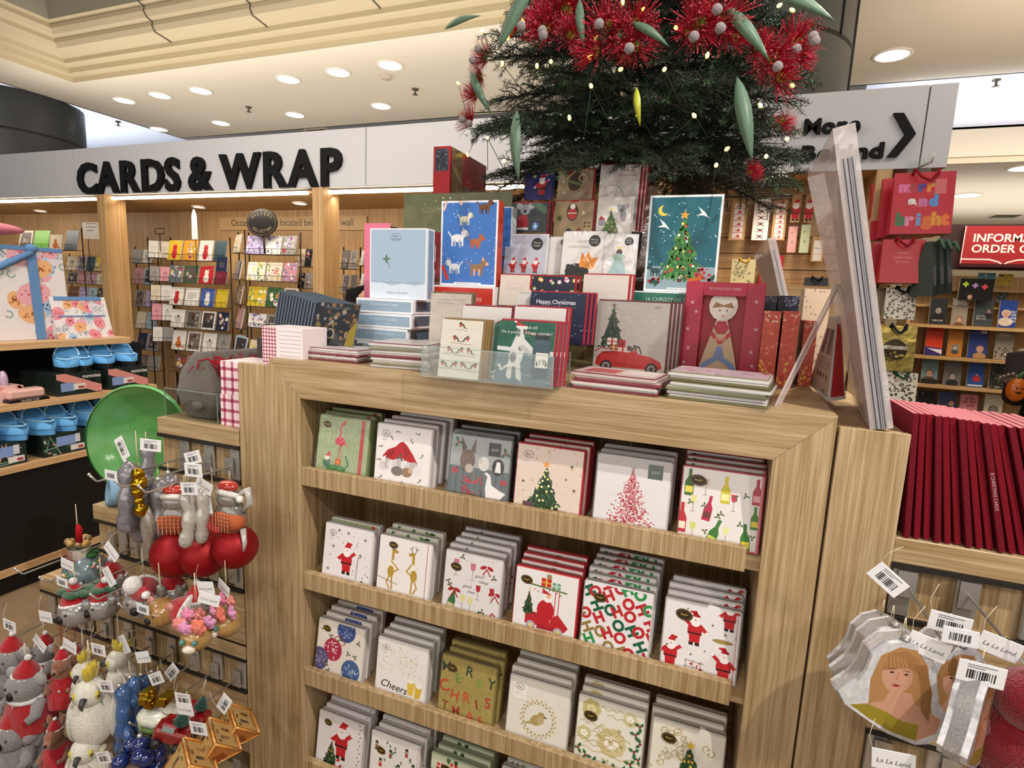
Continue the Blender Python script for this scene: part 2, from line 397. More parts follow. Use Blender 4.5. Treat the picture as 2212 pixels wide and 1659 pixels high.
        s.line([(u+f*.17*z, v+.68*z), (u+f*.34*z, v+.82*z)], .12*z, R_); s.circ(u+f*.37*z, v+.85*z, .055*z, W_, n=8)
        s.circ(u, v+.86*z, .13*z, S_); s.circ(u, v+.78*z, .16*z, W_, ry=.15*z); s.circ(u, v+.85*z, .03*z, '#c8705c', n=6)
        s.poly([(u-.15*z, v+.93*z), (u+.15*z, v+.93*z), (u+.13*z, v+1.03*z), (u+f*.24*z, v+1.12*z), (u, v+1.17*z)], R_); s.rect(u-.16*z, v+.9*z, u+.16*z, v+.96*z, W_)
        s.circ(u+f*.25*z, v+1.1*z, .05*z, W_, n=8)
    def gift(s, u, v, w, h, c, r): s.rect(u, v, u+w, v+h, c); s.rect(u+w*.42, v, u+w*.58, v+h, r); s.rect(u, v+h*.42, u+w, v+h*.56, r)
    def bottle(s, u, v, z, c, lab, rot=0):
        co, si = math.cos(rot), math.sin(rot)
        def q(P): return [(u+x*z*co-y*z*si, v+x*z*si+y*z*co) for x, y in P]
        s.poly(q([(-.16, 0), (.16, 0), (.16, .5), (.06, .72), (.06, 1), (-.06, 1), (-.06, .72), (-.16, .5)]), c); s.poly(q([(-.13, .12), (.13, .12), (.13, .36), (-.13, .36)]), lab)
    def goblet(s, u, v, z, c): s.line([(u, v), (u, v+.5*z)], .03*z, '#8a8378'); s.line([(u-.12*z, v), (u+.12*z, v)], .03*z, '#8a8378'); s.poly([(u-.16*z, v+.9*z), (u-.13*z, v+.55*z), (u, v+.47*z), (u+.13*z, v+.55*z), (u+.16*z, v+.9*z)], c)
    def deer(s, u, v, z, f=1):
        B, K = '#b08d3c', '#3a2d22'
        s.circ(u, v+.62*z, .1*z, '#ece3d6', ry=.28*z, rot=-.15*f); s.circ(u+f*.04*z, v+.5*z, .11*z, B, ry=.17*z)
        s.line([(u, v+.38*z), (u-f*.02*z, v)], .05*z, B); s.line([(u+f*.06*z, v+.4*z), (u+f*.16*z, v+.18*z), (u+f*.05*z, v)], .045*z, B)
        s.line([(u-.05*z, v+.8*z), (u-f*.2*z, v+.6*z), (u-f*.05*z, v+.5*z)], .04*z, B)
        s.line([(u, v+.85*z), (u+f*.0*z, v+1.05*z)], .08*z, B); s.circ(u-f*.06*z, v+1.1*z, .11*z, B, ry=.055*z, rot=.2*f)
        for q in (-1, 1): s.line([(u+.03*z*q, v+1.13*z), (u+.08*z*q, v+1.24*z), (u+.04*z*q, v+1.34*z)], .018*z, K); s.line([(u+.08*z*q, v+1.24*z), (u+.15*z*q, v+1.3*z)], .016*z, K)
    def wreath(s, u, v, r, c, c2=None, n=40):
        for i in range(n):
            a = 2*math.pi*i/n; s.leafs(u+r*math.cos(a), v+r*math.sin(a), r*.24, c if i % 2 else (c2 or c), a+math.pi/2+(.7 if i % 2 else -.7))
    def bird(s, u, v, z, c, b='#c2532e', f=1):
        s.circ(u, v, .16*z, c, ry=.12*z, rot=.5*f); s.circ(u+f*.1*z, v+.12*z, .09*z, c, n=10); s.circ(u+f*.09*z, v+.02*z, .09*z, b, n=10)
        s.poly([(u+f*.18*z, v+.13*z), (u+f*.25*z, v+.11*z), (u+f*.18*z, v+.09*z)], '#3a3128'); s.poly([(u-f*.1*z, v-.02*z), (u-f*.34*z, v-.16*z), (u-f*.08*z, v-.1*z)], c)
    def dog(s, u, v, z, c, c2, f=1):
        s.circ(u, v+.22*z, .28*z, c, ry=.15*z); s.circ(u+f*.3*z, v+.4*z, .14*z, c); s.circ(u+f*.42*z, v+.36*z, .07*z, c2, n=8)
        s.poly([(u+f*.2*z, v+.48*z), (u+f*.24*z, v+.64*z), (u+f*.32*z, v+.5*z)], c2)
        for q in (-.22, -.1, .1, .22): s.line([(u+q*z, v+.15*z), (u+q*z, v-.06*z)], .07*z, c if abs(q) > .15 else c2)
        s.line([(u-f*.26*z, v+.28*z), (u-f*.4*z, v+.46*z)], .05*z, c)
    def flower(s, u, v, r, c, c2, n=7):
        for i in range(n): a = 2*math.pi*i/n; s.circ(u+r*.55*math.cos(a), v+r*.55*math.sin(a), r*.42, c, n=8)
        for i in range(5): a = 2*math.pi*i/5; s.circ(u+r*.25*math.cos(a), v+r*.25*math.sin(a), r*.25, c2, n=7)
        s.circ(u, v, r*.14, c, n=6)
    def dots(s, n, r, cols, box=None):
        b = box or (0, 0, 1, s.hh); k = s.k
        for i in range(n): s.k = k; s.circ(s.r.uniform(b[0], b[2]), s.r.uniform(b[1], b[3]), r*s.r.uniform(.6, 1.3), s.r.choice(cols), n=6)
    def lines(s, u0, u1, v0, v1, n, c, wd=.012):
        for i in range(n):
            y = v1-(v1-v0)*(i+.5)/n; s.line([(u0, y), (u0+(u1-u0)*(1 if i < n-1 else .6), y)], wd, c)
    def barcode(s, u0, v0, u1, v1, c='#2a2a2e', n=12):
        for i in range(n):
            x = u0+(u1-u0)*i/n; s.rect(x, v0, x+(u1-u0)/n*s.r.choice((.35, .6, .8)), v1, c)
    def scribble(s, u0, u1, v, a, c, wd, n=12):
        s.line([(u0+(u1-u0)*i/n, v+a*(math.sin(i*2.3)+.4*math.sin(i*1.1))) for i in range(n+1)], wd, c)
# ---------------------------------------------------------------- the setting
def S(name, mb): return struct(mb.build(name))
CZ = 3.6; FY = 2.35; FZ0, FZ1 = 2.29, 2.69; BC = 2.27
S('floor', MB().box(-12, -4, -0.02, 9, 12, 0, m='carpet'))
# ceiling round the coffer
b = MB()
cx0, cx1, cy1 = -5.6, 0.9, 3.1
for x0, y0, x1, y1 in ((-6.45, cy1, 9, 5.07), (-6.45, -0.6, cx0, cy1), (cx1, -0.6, 9, cy1)):
    b.box(x0, y0, CZ, x1, y1, CZ+.04, m='ceiling_paint')
S('ceiling', b)
prof = [(.004, .001), (.004, .05), (.1, .05), (.1, .1), (.2, .1), (.2, .14), (.36, .16), (.385, .2), (.38, .235), (.43, .25), (.46, .29), (.45, .33), (.5, .345)]
va = [(.5, .345), (.56, .5), (.68, .72), (.86, .92), (1.1, 1.08), (1.5, 1.2), (2.6, 1.25)]
def coffer(name, pr, m):
    b = MB(); n = len(pr)
    vs = [(cx0+o, cy1-o, CZ+z) for o, z in pr] + [(cx1-o*.6, cy1-o, CZ+z) for o, z in pr] + [(cx0+o, -0.6, CZ+z) for o, z in pr] + [(cx1-o*.6, -0.6, CZ+z) for o, z in pr]
    for i in range(n-1):
        b.add(vs, [(i, i+1, n+i+1, n+i), (2*n+i, 2*n+i+1, i+1, i), (n+i, n+i+1, 3*n+i+1, 3*n+i)], m=m)
    return b
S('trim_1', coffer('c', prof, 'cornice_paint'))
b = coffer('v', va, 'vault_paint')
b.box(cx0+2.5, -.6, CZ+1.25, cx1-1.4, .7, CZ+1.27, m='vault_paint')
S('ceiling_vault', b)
b = MB()
for px, py in ((316, 92), (528, 72), (780, 38), (1050, 0)):
    x = Py(px, py, 2.65).x
    P = [(x, cy1-o+.0-.004, CZ+z-.004) for o, z in prof[5:]] + [(x, cy1-o-.006, CZ+z-.003) for o, z in va]
    b.tube(P, .006, '#5b5648', 'paper', n=4)
S('trim_2', b)
# cool lit recess beyond the ceiling edge
b = MB(); b.box(-13, -1, 3.95, -6.45, 12, 4.0, m='cool_paint'); b.box(-6.47, -.6, CZ, -6.43, 9, 3.95, m='cool_paint')
b.box(-6.45, 5.07, 3.95, 9, 5.9, 4.0, m='cool_paint'); b.box(-6.45, 5.05, CZ, 9, 5.07, 3.95, m='cool_paint')
b.box(2.2, 5.56, 3.3, 9, 5.6, 3.95, m='cool_paint')
S('ceiling_recess', b)
S('trim_3', MB().box(-13, 5.56, 3.05, 9, 5.66, 3.32, m='ceiling_paint'))
S('ceiling_far', MB().box(-13, 5.6, 3.0, 9, 12, 3.05, m='ceiling_paint'))
S('wall_far', MB().box(-13, 10.0, 0, 9, 10.1, 3.0, '#cbbca2', 'paper'))
S('wall_left', MB().box(-13, -1, 0, -12.9, 10, 4, '#cbbca2', 'paper'))
lamp('AREA', (-9.5, 4.2, 3.3), 260, COOL, (-9.5, 4.3, 4.0), shape='RECTANGLE', size=4.5, size_y=7)
lamp('AREA', (4.8, 5.3, 3.4), 26, COOL, (4.8, 5.45, 4.0), shape='RECTANGLE', size=5, size_y=.25)
# light bulkhead of the bays, in panels with fine joints
b = MB(); xs = [-9, Py(160, 380, FY).x, Py(790, 330, FY).x, Py(1300, 300, FY).x, Py(2000, 260, FY).x, Py(2062, 260, FY).x]
for i in range(len(xs)-1): b.box(xs[i]+.003, FY, FZ0, xs[i+1]-.003, FY+.03, FZ1, m='white_paint', ch=.002)
b.box(-9, FY+.03, FZ0+.004, xs[-1]-.004, FY+.1, FZ1-.004, '#4a4a48', 'paper')
S('wall_bulkhead', b)
XR = 0.72
b = MB(); b.box(-9, FY+.1, BC, XR, 3.3, BC+.02, m='ply_h'); b.box(XR, FY+.02, FZ0, xs[-1]-.02, 2.75, FZ0+.02, m='ply_h'); S('ceiling_bays', b)
S('wall_back', MB().box(-9, 3.2, 0, XR, 3.24, BC, m='ply_v'))
b = MB(); z = FZ0
for z0, z1 in ((1.98, FZ0), (1.885, 1.975), (1.79, 1.88), (1.695, 1.785), (1.6, 1.69), (1.505, 1.595), (1.41, 1.5), (0, 1.405)): b.box(XR, 2.66, z0, xs[-1]-.1, 2.69, z1, m='ply_h')
b.box(XR, 2.685, 0, xs[-1]-.1, 2.70, FZ0, '#3c2c1c', 'paper'); S('wall_slat', b)
def fin(px0, px1, y1=2.52):
    x0, x1 = Py(px0, 440, FY).x, Py(px1, 440, FY).x
    return MB().box(x0, FY-.02, 0, x1, y1, BC+.02, m='ply_v', ch=.003)
S('trim_4', fin(214, 231)); S('trim_5', fin(678, 701))
S('trim_6', MB().box(XR-.05, FY, 0, XR+.04, 2.7, FZ0, m='ply_v')); S('trim_7', MB().box(1.80, FY, 0, 1.87, 2.7, FZ0, m='ply_v'))
# strip lights under the bulkhead
for i, (a, c) in enumerate(((-20, 214), (245, 672), (718, 1135))):
    x0, x1 = Py(a, 430, FY+.1).x, Py(c, 405, FY+.1).x
    o = MB().box(x0, FY+.045, FZ0-.035, x1, FY+.075, FZ0-.012, m='led_strip').build('strip_light')
    tag(o, ('glowing white strip light under the bulkhead at the far left', 'long glowing strip light under the CARDS & WRAP lettering', 'glowing strip light under the bulkhead right of the second pillar')[i], 'light')
for xx, pw in ((-6.5, 14), (-2.9, 16), (-.9, 10)): lamp('AREA', (xx, FY+.09, BC-.04), pw*.55, WARM, (xx, 2.9, 1.4), shape='RECTANGLE', size=2.2, size_y=.03)
# round dark columns behind the bulkhead
def column(cx, cy, r, m, seams, vs):
    b = MB(); b.T = Matrix.Translation((cx, cy, 0)); b.lathe([(r, 2.32), (r, CZ if m == 'column_paint' else 4.2)], 48, m=m)
    for z in seams: b.lathe([(r+.001, z-.012), (r+.004, z-.006), (r+.004, z+.006), (r+.001, z+.012)], 48, m='black')
    for a, z0, z1 in vs: b.tube([((r+.002)*math.cos(a), (r+.002)*math.sin(a), z0), ((r+.002)*math.cos(a), (r+.002)*math.sin(a), z1)], .007, m='black', n=4)
    return b
S('column_left', column(-7.2, 3.3, .78, 'column_paint', (2.72, 3.16), ((-.95, 3.16, 3.6), (-.72, 2.32, 2.72), (-1.6, 2.72, 3.6))))
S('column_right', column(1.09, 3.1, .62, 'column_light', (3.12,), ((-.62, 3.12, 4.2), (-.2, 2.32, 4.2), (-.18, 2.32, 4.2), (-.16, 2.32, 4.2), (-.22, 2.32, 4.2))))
# recessed downlights
def downlight(p, r, label, grp, power=0, up=.0):
    t = empty('downlight', p); tag(t, label, 'light', grp)
    MB().lathe([(r*1.18, -.001), (r*1.2, -.008), (r*.98, -.012), (r*.96, .0)], 28, '#efe9dd', 'paper').build('trim_ring', parent=t)
    MB().lathe([(0, -.006), (r*.97, -.006)], 28, m='lamp_disc').build('lens', parent=t)
    if power: 
        l = lamp('SPOT', Vector(p)+Vector((0, 0, -.03)), power, WARM, Vector(p)+Vector((0, 0, -1)), spot_size=R(110), spot_blend=.8, shadow_soft_size=r)
near = [(268, 216), (345, 205), (433, 195), (622, 170), (730, 155), (843, 140)]; farr = [(343, 278), (477, 265), (637, 247), (823, 228)]
NM = ['leftmost', 'second from left', 'third from left', 'fourth from left', 'fifth from left', 'rightmost']
for i, p in enumerate(near): downlight(Pz(*p, CZ), .105, 'bright recessed downlight, %s in the nearer row on the ceiling' % NM[i], 'ceiling downlights, nearer row', 22 if i in (1, 4) else 0)
for i, p in enumerate(farr): downlight(Pz(*p, CZ), .105, 'bright recessed downlight, %s of the farther row above the bulkhead' % (NM[i] if i < 3 else 'rightmost'), 'ceiling downlights, farther row')
downlight(Pz(1928, 118, CZ), .12, 'recessed downlight alone on the ceiling right of the tree', 'ceiling downlights right')
downlight(Pz(2088, 421, 3.0), .13, 'recessed downlight above the red information sign', 'far downlights'); downlight(Pz(2216, 362, 3.0), .13, 'recessed downlight at the right edge of the picture', 'far downlights')
for p, l, pw in (((88, 455), 'small downlight in the wooden bay at the far left', 7), ((430, 446), 'small downlight in the wooden bay under the letter D', 9), ((648, 438), 'small downlight in the wooden bay left of the second pillar', 9)):
    downlight(Pz(*p, BC-.001), .055, l, 'bay downlights', pw)
downlight(Pz(1682, 377, FZ0-.001), .05, 'bright downlight in the bay behind the tree tip', 'bay downlights', 16)
o = MB().box(0, 0, -.01, .34, .3, 0, '#d9d2c2', 'paper'); 
for i in range(9): o.box(.02, .015+i*.031, -.016, .32, .03+i*.031, -.009, '#57503f', 'paper')
q = o.build('air_vent', Pz(655, 279, CZ)); tag(q, 'dark slatted air vent in the ceiling above the lettering', 'vent')
q = dup(q, Pz(2150, 462, 3.0)); tag(q, 'dark air vent in the far ceiling above the red sign', 'vent')
sp = MB().lathe([(.035, 0), (.03, -.012), (.01, -.015), (.01, -.05), (.03, -.055), (.0, -.06)], 12, '#6b6253', 'satin')
for i, (p, l) in enumerate((((537, 231), 'small sprinkler head between the two rows of downlights'), ((255, 262), 'small sprinkler head at the left beside the white recess'), ((897, 192), 'small sprinkler head on the ceiling left of the tree'), ((2153, 172), 'small sprinkler head on the ceiling at the right'))):
    o = sp.build('sprinkler', Pz(*p, CZ)); tag(o, l, 'sprinkler')
tag(MB().lathe([(0, -.03), (.05, -.03), (.06, 0)], 16, '#cfc4ad').build('smoke_detector', Pz(834, 163, CZ)), 'round smoke detector beside the rightmost near downlight', 'smoke detector')

# ---------------------------------------------------------------- raised lettering
def solid_text(t, size, bold, depth, col='#17181b'):
    V, F, W = glyphs(t, bold); k = size/.70; mb = MB(); n = len(V)
    key = {}; idx = [key.setdefault((round(x, 5), round(y, 5)), len(key)) for x, y in V]; pts = list(key)
    F = [tuple(idx[i] for i in f) for f in F]; n = len(pts)
    vs = [(x*k, 0, y*k) for x, y in pts] + [(x*k, depth, y*k) for x, y in pts]
    ed = {}
    for f in F:
        for i in range(len(f)): ed[(f[i], f[(i+1) % len(f)])] = 1
    sides = [(a, a+n, b+n, b) for (a, b) in ed if (b, a) not in ed]
    mb.add(vs, F, col, 'signblack'); mb.add(vs, sides, col, 'signblack'); return mb, W*k
def sign_word(root, word, x0, x1, z0, z1, hc, bold, yy, xs_=None):
    # letters set between x0 and x1 on the panel, baseline rising with the panel not the picture
    adv = []; x = 0
    for ch in word:
        if ch == ' ': x += .33*hc; continue
        mb, w_ = solid_text(ch, hc, bold, .025); adv.append((mb, x)); x += w_+.055*hc
    sc = (x1-x0)/x
    for mb, a in adv:
        o = mb.build('letter', (x0+a*sc, yy, z0), parent=root); o.scale = (sc, 1, 1)
p0 = Py(172, 400, FY); p1 = Py(745, 380, FY); zb = (Py(205, 418, FY).z + Py(730, 398, FY).z)/2; zt = (Py(205, 355, FY).z+Py(730, 320, FY).z)/2
t = empty('wall_lettering'); tag(t, 'large black raised letters reading CARDS & WRAP on the pale bulkhead', 'sign')
sign_word(t, 'CARDS & WRAP', p0.x, p1.x, zb, zt, zt-zb, .035, FY-.026)
t = empty('wall_lettering'); tag(t, 'black raised words More Behind with a chevron arrow on the bulkhead', 'sign')
a, c = Py(1733, 285, FY), Py(1858, 285, FY); z0, z1 = Py(1750, 290, FY).z, Py(1750, 260, FY).z; hc = z1-z0
sign_word(t, 'More', a.x, c.x, z0, z1, hc, .035, FY-.026)
a, c = Py(1727, 340, FY), Py(1908, 340, FY); z0 = Py(1745, 347, FY).z
sign_word(t, 'Behind', a.x, c.x, z0, z1, hc, .035, FY-.026)
A_ = [Py(x, y, FY) for x, y in ((1928, 247), (1950, 247), (1976, 292), (1936, 340), (1914, 340), (1953, 292))]
MB().prism([(q.x, q.z) for q in A_], FY-.026, FY-.001, '#17181b', 'signblack').build('chevron', parent=t)
# ---------------------------------------------------------------- main display unit
UW, UT, UD = 1.36, 1.36, 1.05
OX0, OX1, OZ1, OZ0 = .105, 1.258, 1.261, .04
t = empty('display_unit', (UW/2, .5, 0)); tag(t, 'tall pale oak display unit with four ledges of napkins, tree on top', 'display unit')
t.location = (0, 0, 0)
def board(name, P, m, parent, y0=0, y1=.03): MB().prism(P, y0, y1, m=m).build(name, parent=parent)
g = .0008
board('side_stile', [(0, 0), (OX0, 0), (OX0, OZ1-g), (0+g, UT-.002)], 'wood_v', t)
board('side_stile', [(OX1, 0), (UW, 0), (UW-g, UT-.002), (OX1, OZ1-g)], 'wood_v', t)
board('top_rail', [(OX0, OZ1), (OX1, OZ1), (UW, UT-.0005), (0, UT-.0005)], 'wood_h', t)
MB().box(0, .0302, UT-.02, UW, UD, UT-.0005, m='wood_h', ch=.0002).build('top_board', parent=t)
MB().box(0, .03, 0, .02, UD, UT-.02, m='wood_v').build('side_panel', parent=t); MB().box(UW-.02, .03, 0, UW, UD, UT-.02, m='wood_v').build('side_panel', parent=t)
MB().box(OX0-.02, .03, 0, OX0, .30, OZ1, m='wood_v').box(OX1, .03, 0, OX1+.02, .30, OZ1, m='wood_v').box(OX0, .03, OZ1, OX1, .30, OZ1+.02, m='wood_h').build('niche_lining', parent=t)
MB().box(OX0, .29, 0, OX1, .31, OZ1, m='wood_v').build('back_panel', parent=t)
SH = [1.0715, .768, .470, .172]
for z in SH:
    MB().box(OX0, 0, z-.052, OX1-.028, .018, z, m='wood_v', ch=.0015).build('shelf_lip', parent=t)
    MB().prism([(0, 0), (1, 0), (1, 1), (0, 1)], 0, 0, m='wood_h') if 0 else None
    mb = MB(); mb.add([(OX0, .018, z-.052), (OX1, .018, z-.052), (OX1, .29, z+.0), (OX0, .29, z+.0), (OX0, .018, z-.022), (OX1, .018, z-.022), (OX1, .29, z+.030), (OX0, .29, z+.030)],
        [(0, 3, 2, 1), (4, 5, 6, 7), (0, 1, 5, 4), (1, 2, 6, 5), (2, 3, 7, 6), (3, 0, 4, 7)], m='wood_h'); mb.build('shelf_board', parent=t)
# side wings: a step unit on each side with rails and hook plates
def wing(name, sgn, x_in, steps, label):
    t = empty(name); tag(t, label, 'display unit')
    xe = x_in - sgn*.0
    # facing strip beside the main unit
    fx = sorted((0 if sgn < 0 else UW, x_in)); MB().box(fx[0]+.004, 0, 0, fx[1], .02, 1.34, m='wood_v', ch=.001).build('facing_strip', parent=t)
    MB().box(fx[0]+.004, .02, 0, fx[1], .6, 1.335-.0, m='wood_v').build('inner_panel', parent=t) if sgn > 0 else None
    prev = x_in
    for i, (xo, zt) in enumerate(steps):
        a, b_ = sorted((prev, xo)); a2, b2 = sorted((x_in, xo))
        # lid and riser of this step; the body behind the rails
        MB().box(a, -.0, zt-.048, b_, .55, zt, m='wood_h', ch=.0015).build('step_board', parent=t) if i == 0 else MB().box(a2, -.0, zt-.048, b2, .012, zt, m='wood_h').box(a, .012, zt-.048, b_, .55, zt, m='wood_h').build('step_board', parent=t)
        MB().box(a2, .016, zt-.385, b2, .07, zt-.045, m='wood_v').build('rail_back', parent=t)
        MB().box(a2, 0, zt-.335, b2, .015, zt-.155, m='wood_h').build('rail_board', parent=t)
        MB().box(a2, -.003, zt-.058, b2, .005, zt-.048, '#35302c', 'satin').box(a2, -.003, zt-.163, b2, .005, zt-.153, '#35302c', 'satin').build('rail', parent=t)
        x = x_in + sgn*.022; L = abs(xo-x_in)
        for k in range(int(L/.095)):
            xx = x+sgn*k*.1
            MB().cbox((xx, .007, zt-.105), (.034, .010, .094), m='chrome', ch=.002).build('hook_plate', parent=t)
        MB().box((xo if sgn < 0 else xo-.018), .06, 0, (xo+.018 if sgn < 0 else xo), .55, zt-.048, m='wood_v').build('end_panel', parent=t)
        prev = xo
    return t
wing('step_wing', -1, -.115, [(-.44, 1.145), (-.765, .81), (-1.085, .48)], 'stepped oak side unit with chrome rails of ornaments, left of the napkins')
wing('step_wing', 1, 1.478, [(1.80, 1.145), (2.12, .80), (2.44, .46)], 'oak side unit with chrome rails and hooks, right of the napkins')
# ---------------------------------------------------------------- napkin packs on the ledges
def logo_oval(A, u=.17, v=.86, r=.085, gold=True):
    A.circ(u, v, r, '#2c2112', ry=r*.68, rot=-.15); A.ring(u, v, r*.86, .006, '#8a6c2c', ry=r*.55, n=16); A.scribble(u-.05, u+.05, v, .014, '#b8963f', .008, 9)
def logo_ihr(A, u=.17, v=.86):
    A.ring(u, v, .075, .007, '#4a4648', ry=.052); A.text('ihr', u, v-.028, .055, '#3a3638', shear=.15); A.lines(u-.07, u+.07, v-.115, v-.095, 1, '#9a9496', .008)
def logo_ppd(A, u=.74, v=.8, c='#2b3432'):
    A.rect(u-.1, v-.1, u+.1, v+.1, c); A.text('ppd', u, v-.02, .05, '#aeb6b0')
def n_flamingo(A):
    A.bg('#a9b692')
    for i in range(26): A.rect(i/26, 0, i/26+.017, 1, '#84975f')
    A.rect(.86, 0, .93, 1, '#b5332c'); A.line([(.45, .3), (.46, .55)], .012, '#c23a4c'); A.line([(.5, .3), (.49, .55)], .012, '#c23a4c')
    A.circ(.46, .6, .1, '#c9304a', ry=.075); A.poly([(.5, .6), (.64, .5), (.52, .66)], '#d8576a'); A.line([(.42, .64), (.47, .73), (.44, .8), (.47, .85)], .03, '#c9304a'); A.poly([(.42, .86), (.53, .88), (.56, .99)], '#c22a30')
    A.circ(.42, .12, .2, '#3f7a3a', ry=.08); A.line([(.58, .12), (.66, .22), (.6, .36)], .035, '#3f7a3a'); A.circ(.22, .2, .08, '#3c6b4c'); A.circ(.22, .3, .05, '#e8dfd4'); A.poly([(.18, .32), (.3, .33), (.27, .42)], '#c22a30'); A.gift(.4, .2, .1, .1, '#d03d28', '#e9b04a'); logo_oval(A)
def n_hat(A):
    A.bg('#e6e0e1'); A.poly([(.12, .36), (.14, .5), (.22, .6), (.36, .66), (.44, .74), (.5, .76), (.58, .7), (.7, .56), (.78, .44), (.82, .32), (.6, .38), (.3, .38)], '#b32229'); A.poly([(.16, .46), (.24, .58), (.36, .62), (.3, .48)], '#8f1a22'); A.poly([(.5, .74), (.62, .58), (.56, .5)], '#962029')
    for i in range(9): A.circ(.16+.08*i, .33+.02*math.sin(i*2)+.06*math.sin(i*.4), .085, ('#cfcacb', '#bdb6b6', '#dedadb')[i % 3])
    A.circ(.6, .27, .1, '#9a7a62', ry=.08); A.circ(.42, .27, .11, '#77706e', ry=.08); A.circ(.66, .3, .035, '#c8a88c'); A.poly([(.1, .44), (.2, .5), (.18, .38)], '#e8e4e4')
    for p in ((.4, .92), (.75, .9), (.64, .78), (.08, .62), (.06, .4), (.86, .55), (.12, .12), (.5, .1), (.3, .8), (.85, .15)): A.leafs(p[0], p[1], .06, '#5a5a4c', p[0]*9); A.leafs(p[0], p[1], .05, '#6c6a58', p[0]*9+2)
    A.holly(.46, .5, .08, '#4f5a45', '#5a5a4c'); logo_ihr(A)
def n_farm(A):
    A.bg('#9aa1a1'); A.rect(0, 0, 1, .52, '#5c686c')
    for i in range(9): A.rect(.02+i*.11, 0, .035+i*.11, .52, '#3f494d')
    A.circ(.3, .62, .13, '#6a5649', ry=.17); A.circ(.34, .5, .07, '#b9aca0'); A.poly([(.2, .74), (.17, .98), (.28, .8)], '#5c493d'); A.poly([(.34, .78), (.42, .98), (.42, .74)], '#5c493d')
    A.circ(.58, .6, .09, '#d8d3cd', ry=.11); A.circ(.52, .63, .04, '#c9beb6'); A.circ(.82, .58, .1, '#22201f', ry=.13); A.poly([(.79, .66), (.85, .66), (.87, .5), (.77, .5)], '#e8e4e0')
    A.wreath(.42, .25, .15, '#3c5a3c', '#a8303a'); A.dots(14, .022, ['#b02734'], (.25, .08, .6, .42)); A.poly([(.3, .38), (.42, .3), (.54, .38), (.5, .28), (.34, .28)], '#b3283a')
    A.poly([(.66, .1), (.9, .1), (.98, .2), (.86, .24), (.74, .3), (.71, .44), (.65, .48), (.6, .46), (.66, .42), (.64, .25)], '#ece9e6')
    A.rect(.05, .4, .16, .48, '#a83440'); A.rect(.88, .32, .98, .4, '#a83440'); A.holly(.12, .88, .1); A.holly(.92, .8, .1); logo_ppd(A, .74, .84, '#1d2022')
def n_tree(A):
    A.bg('#d9c8bb'); A.dots(30, .02, ['#cbb3a5', '#cda79c', '#c5a793']); A.tree(.46, .06, .58, .66, balls=('#e8dc9a', '#f0e6b8'), top='#e0913c')
    A.rect(.14, .02, .3, .16, '#5c4348'); A.rect(.66, .0, .8, .1, '#8a3a3c'); A.star(.84, .76, .03, '#3a3a38'); A.star(.9, .42, .035, '#7a4a44'); A.star(.12, .45, .03, '#4a4440'); A.star(.5, .9, .02, '#c9a07a'); logo_ihr(A); 
def n_redtree(A):
    A.bg('#e4e1e3'); A.rect(0, .88, 1, 1, '#b4b1b0'); k = A.k
    for i in range(620):
        t = A.r.random()**.62; u = .5+A.r.gauss(0, .42)*.42*t; A.k = k+i % 6
        if abs(u-.5) < .36*t+.02: A.circ(u, .84-.76*t, .009+.006*A.r.random(), ('#b5303a', '#c4565c', '#a8242f', '#cf7c7e')[i % 4], n=5)
    A.circ(.5, .87, .03, '#b9a7a0'); A.rect(.46, .04, .54, .07, '#a08a4a'); logo_ppd(A, .8, .86, '#59645f')
def n_bottles(A):
    A.bg('#ddd8d6')
    for u, v, z, c, l, r in ((.06, .62, .36, '#46682f', '#d9cc54', 0), (.3, .32, .34, '#b02a4a', '#6b3a2a', -.15), (.52, .58, .36, '#c9b83a', '#f0e6a0', 0), (.9, .62, .34, '#a83a4c', '#d8a0a8', 0), (.36, .0, .38, '#3b6e2e', '#c9cf5a', -.35), (.82, .0, .36, '#35702c', '#e2cf3a', .08), (.9, .3, .3, '#4a7a34', '#cdc24a', 0), (.0, .12, .4, '#b52c34', '#e8dcc8', 0)): A.bottle(u+.03, v, z, c, l, r)
    for u, v, c in ((.16, .42, '#d9d490'), (.66, .5, '#c03a58'), (.18, .06, '#c9cf6a'), (.6, .06, '#dcdc9a'), (.3, .66, '#c7b0a0')): A.goblet(u, v, .24, c)
    for u, v in ((.68, .68), (.48, .4), (.52, .44), (.3, .52), (.34, .18), (.76, .34), (.92, .2), (.8, .72), (.12, .54)): A.holly(u, v, .05, '#3c6a34', '#9a2b32')
    A.rect(0, 0, 1, .02, '#c05a62'); A.rect(.97, 0, 1, 1, '#c4747a'); logo_oval(A, .2, .84, .11)
def n_nutsanta(A):
    A.bg('#e0dadc'); A.dots(34, .011, ['#4f5d4b', '#8a4a4a', '#54585c']); A.santa(.5, .16, .5)
    for p in ((.3, .92), (.86, .84), (.12, .2), (.85, .1), (.5, .9), (.78, .55), (.2, .62)): A.star(p[0], p[1], .045, '#57624c', 5, .3)
    A.line([(.72, .12), (.74, .5), (.79, .52)], .012, '#6a5a4a'); logo_ihr(A)
def n_deer(A):
    A.bg('#e3dedc'); A.deer(.28, .12, .6, -1); A.deer(.68, .12, .6, 1); A.wreath(.68, .56, .07, '#3f7a45', '#4f8a4d', 18); A.line([(.0, .3), (.4, .22)], .008, '#4a3a30'); A.rect(.93, 0, .94, 1, '#b34a52'); logo_oval(A, .27, .88, .09)
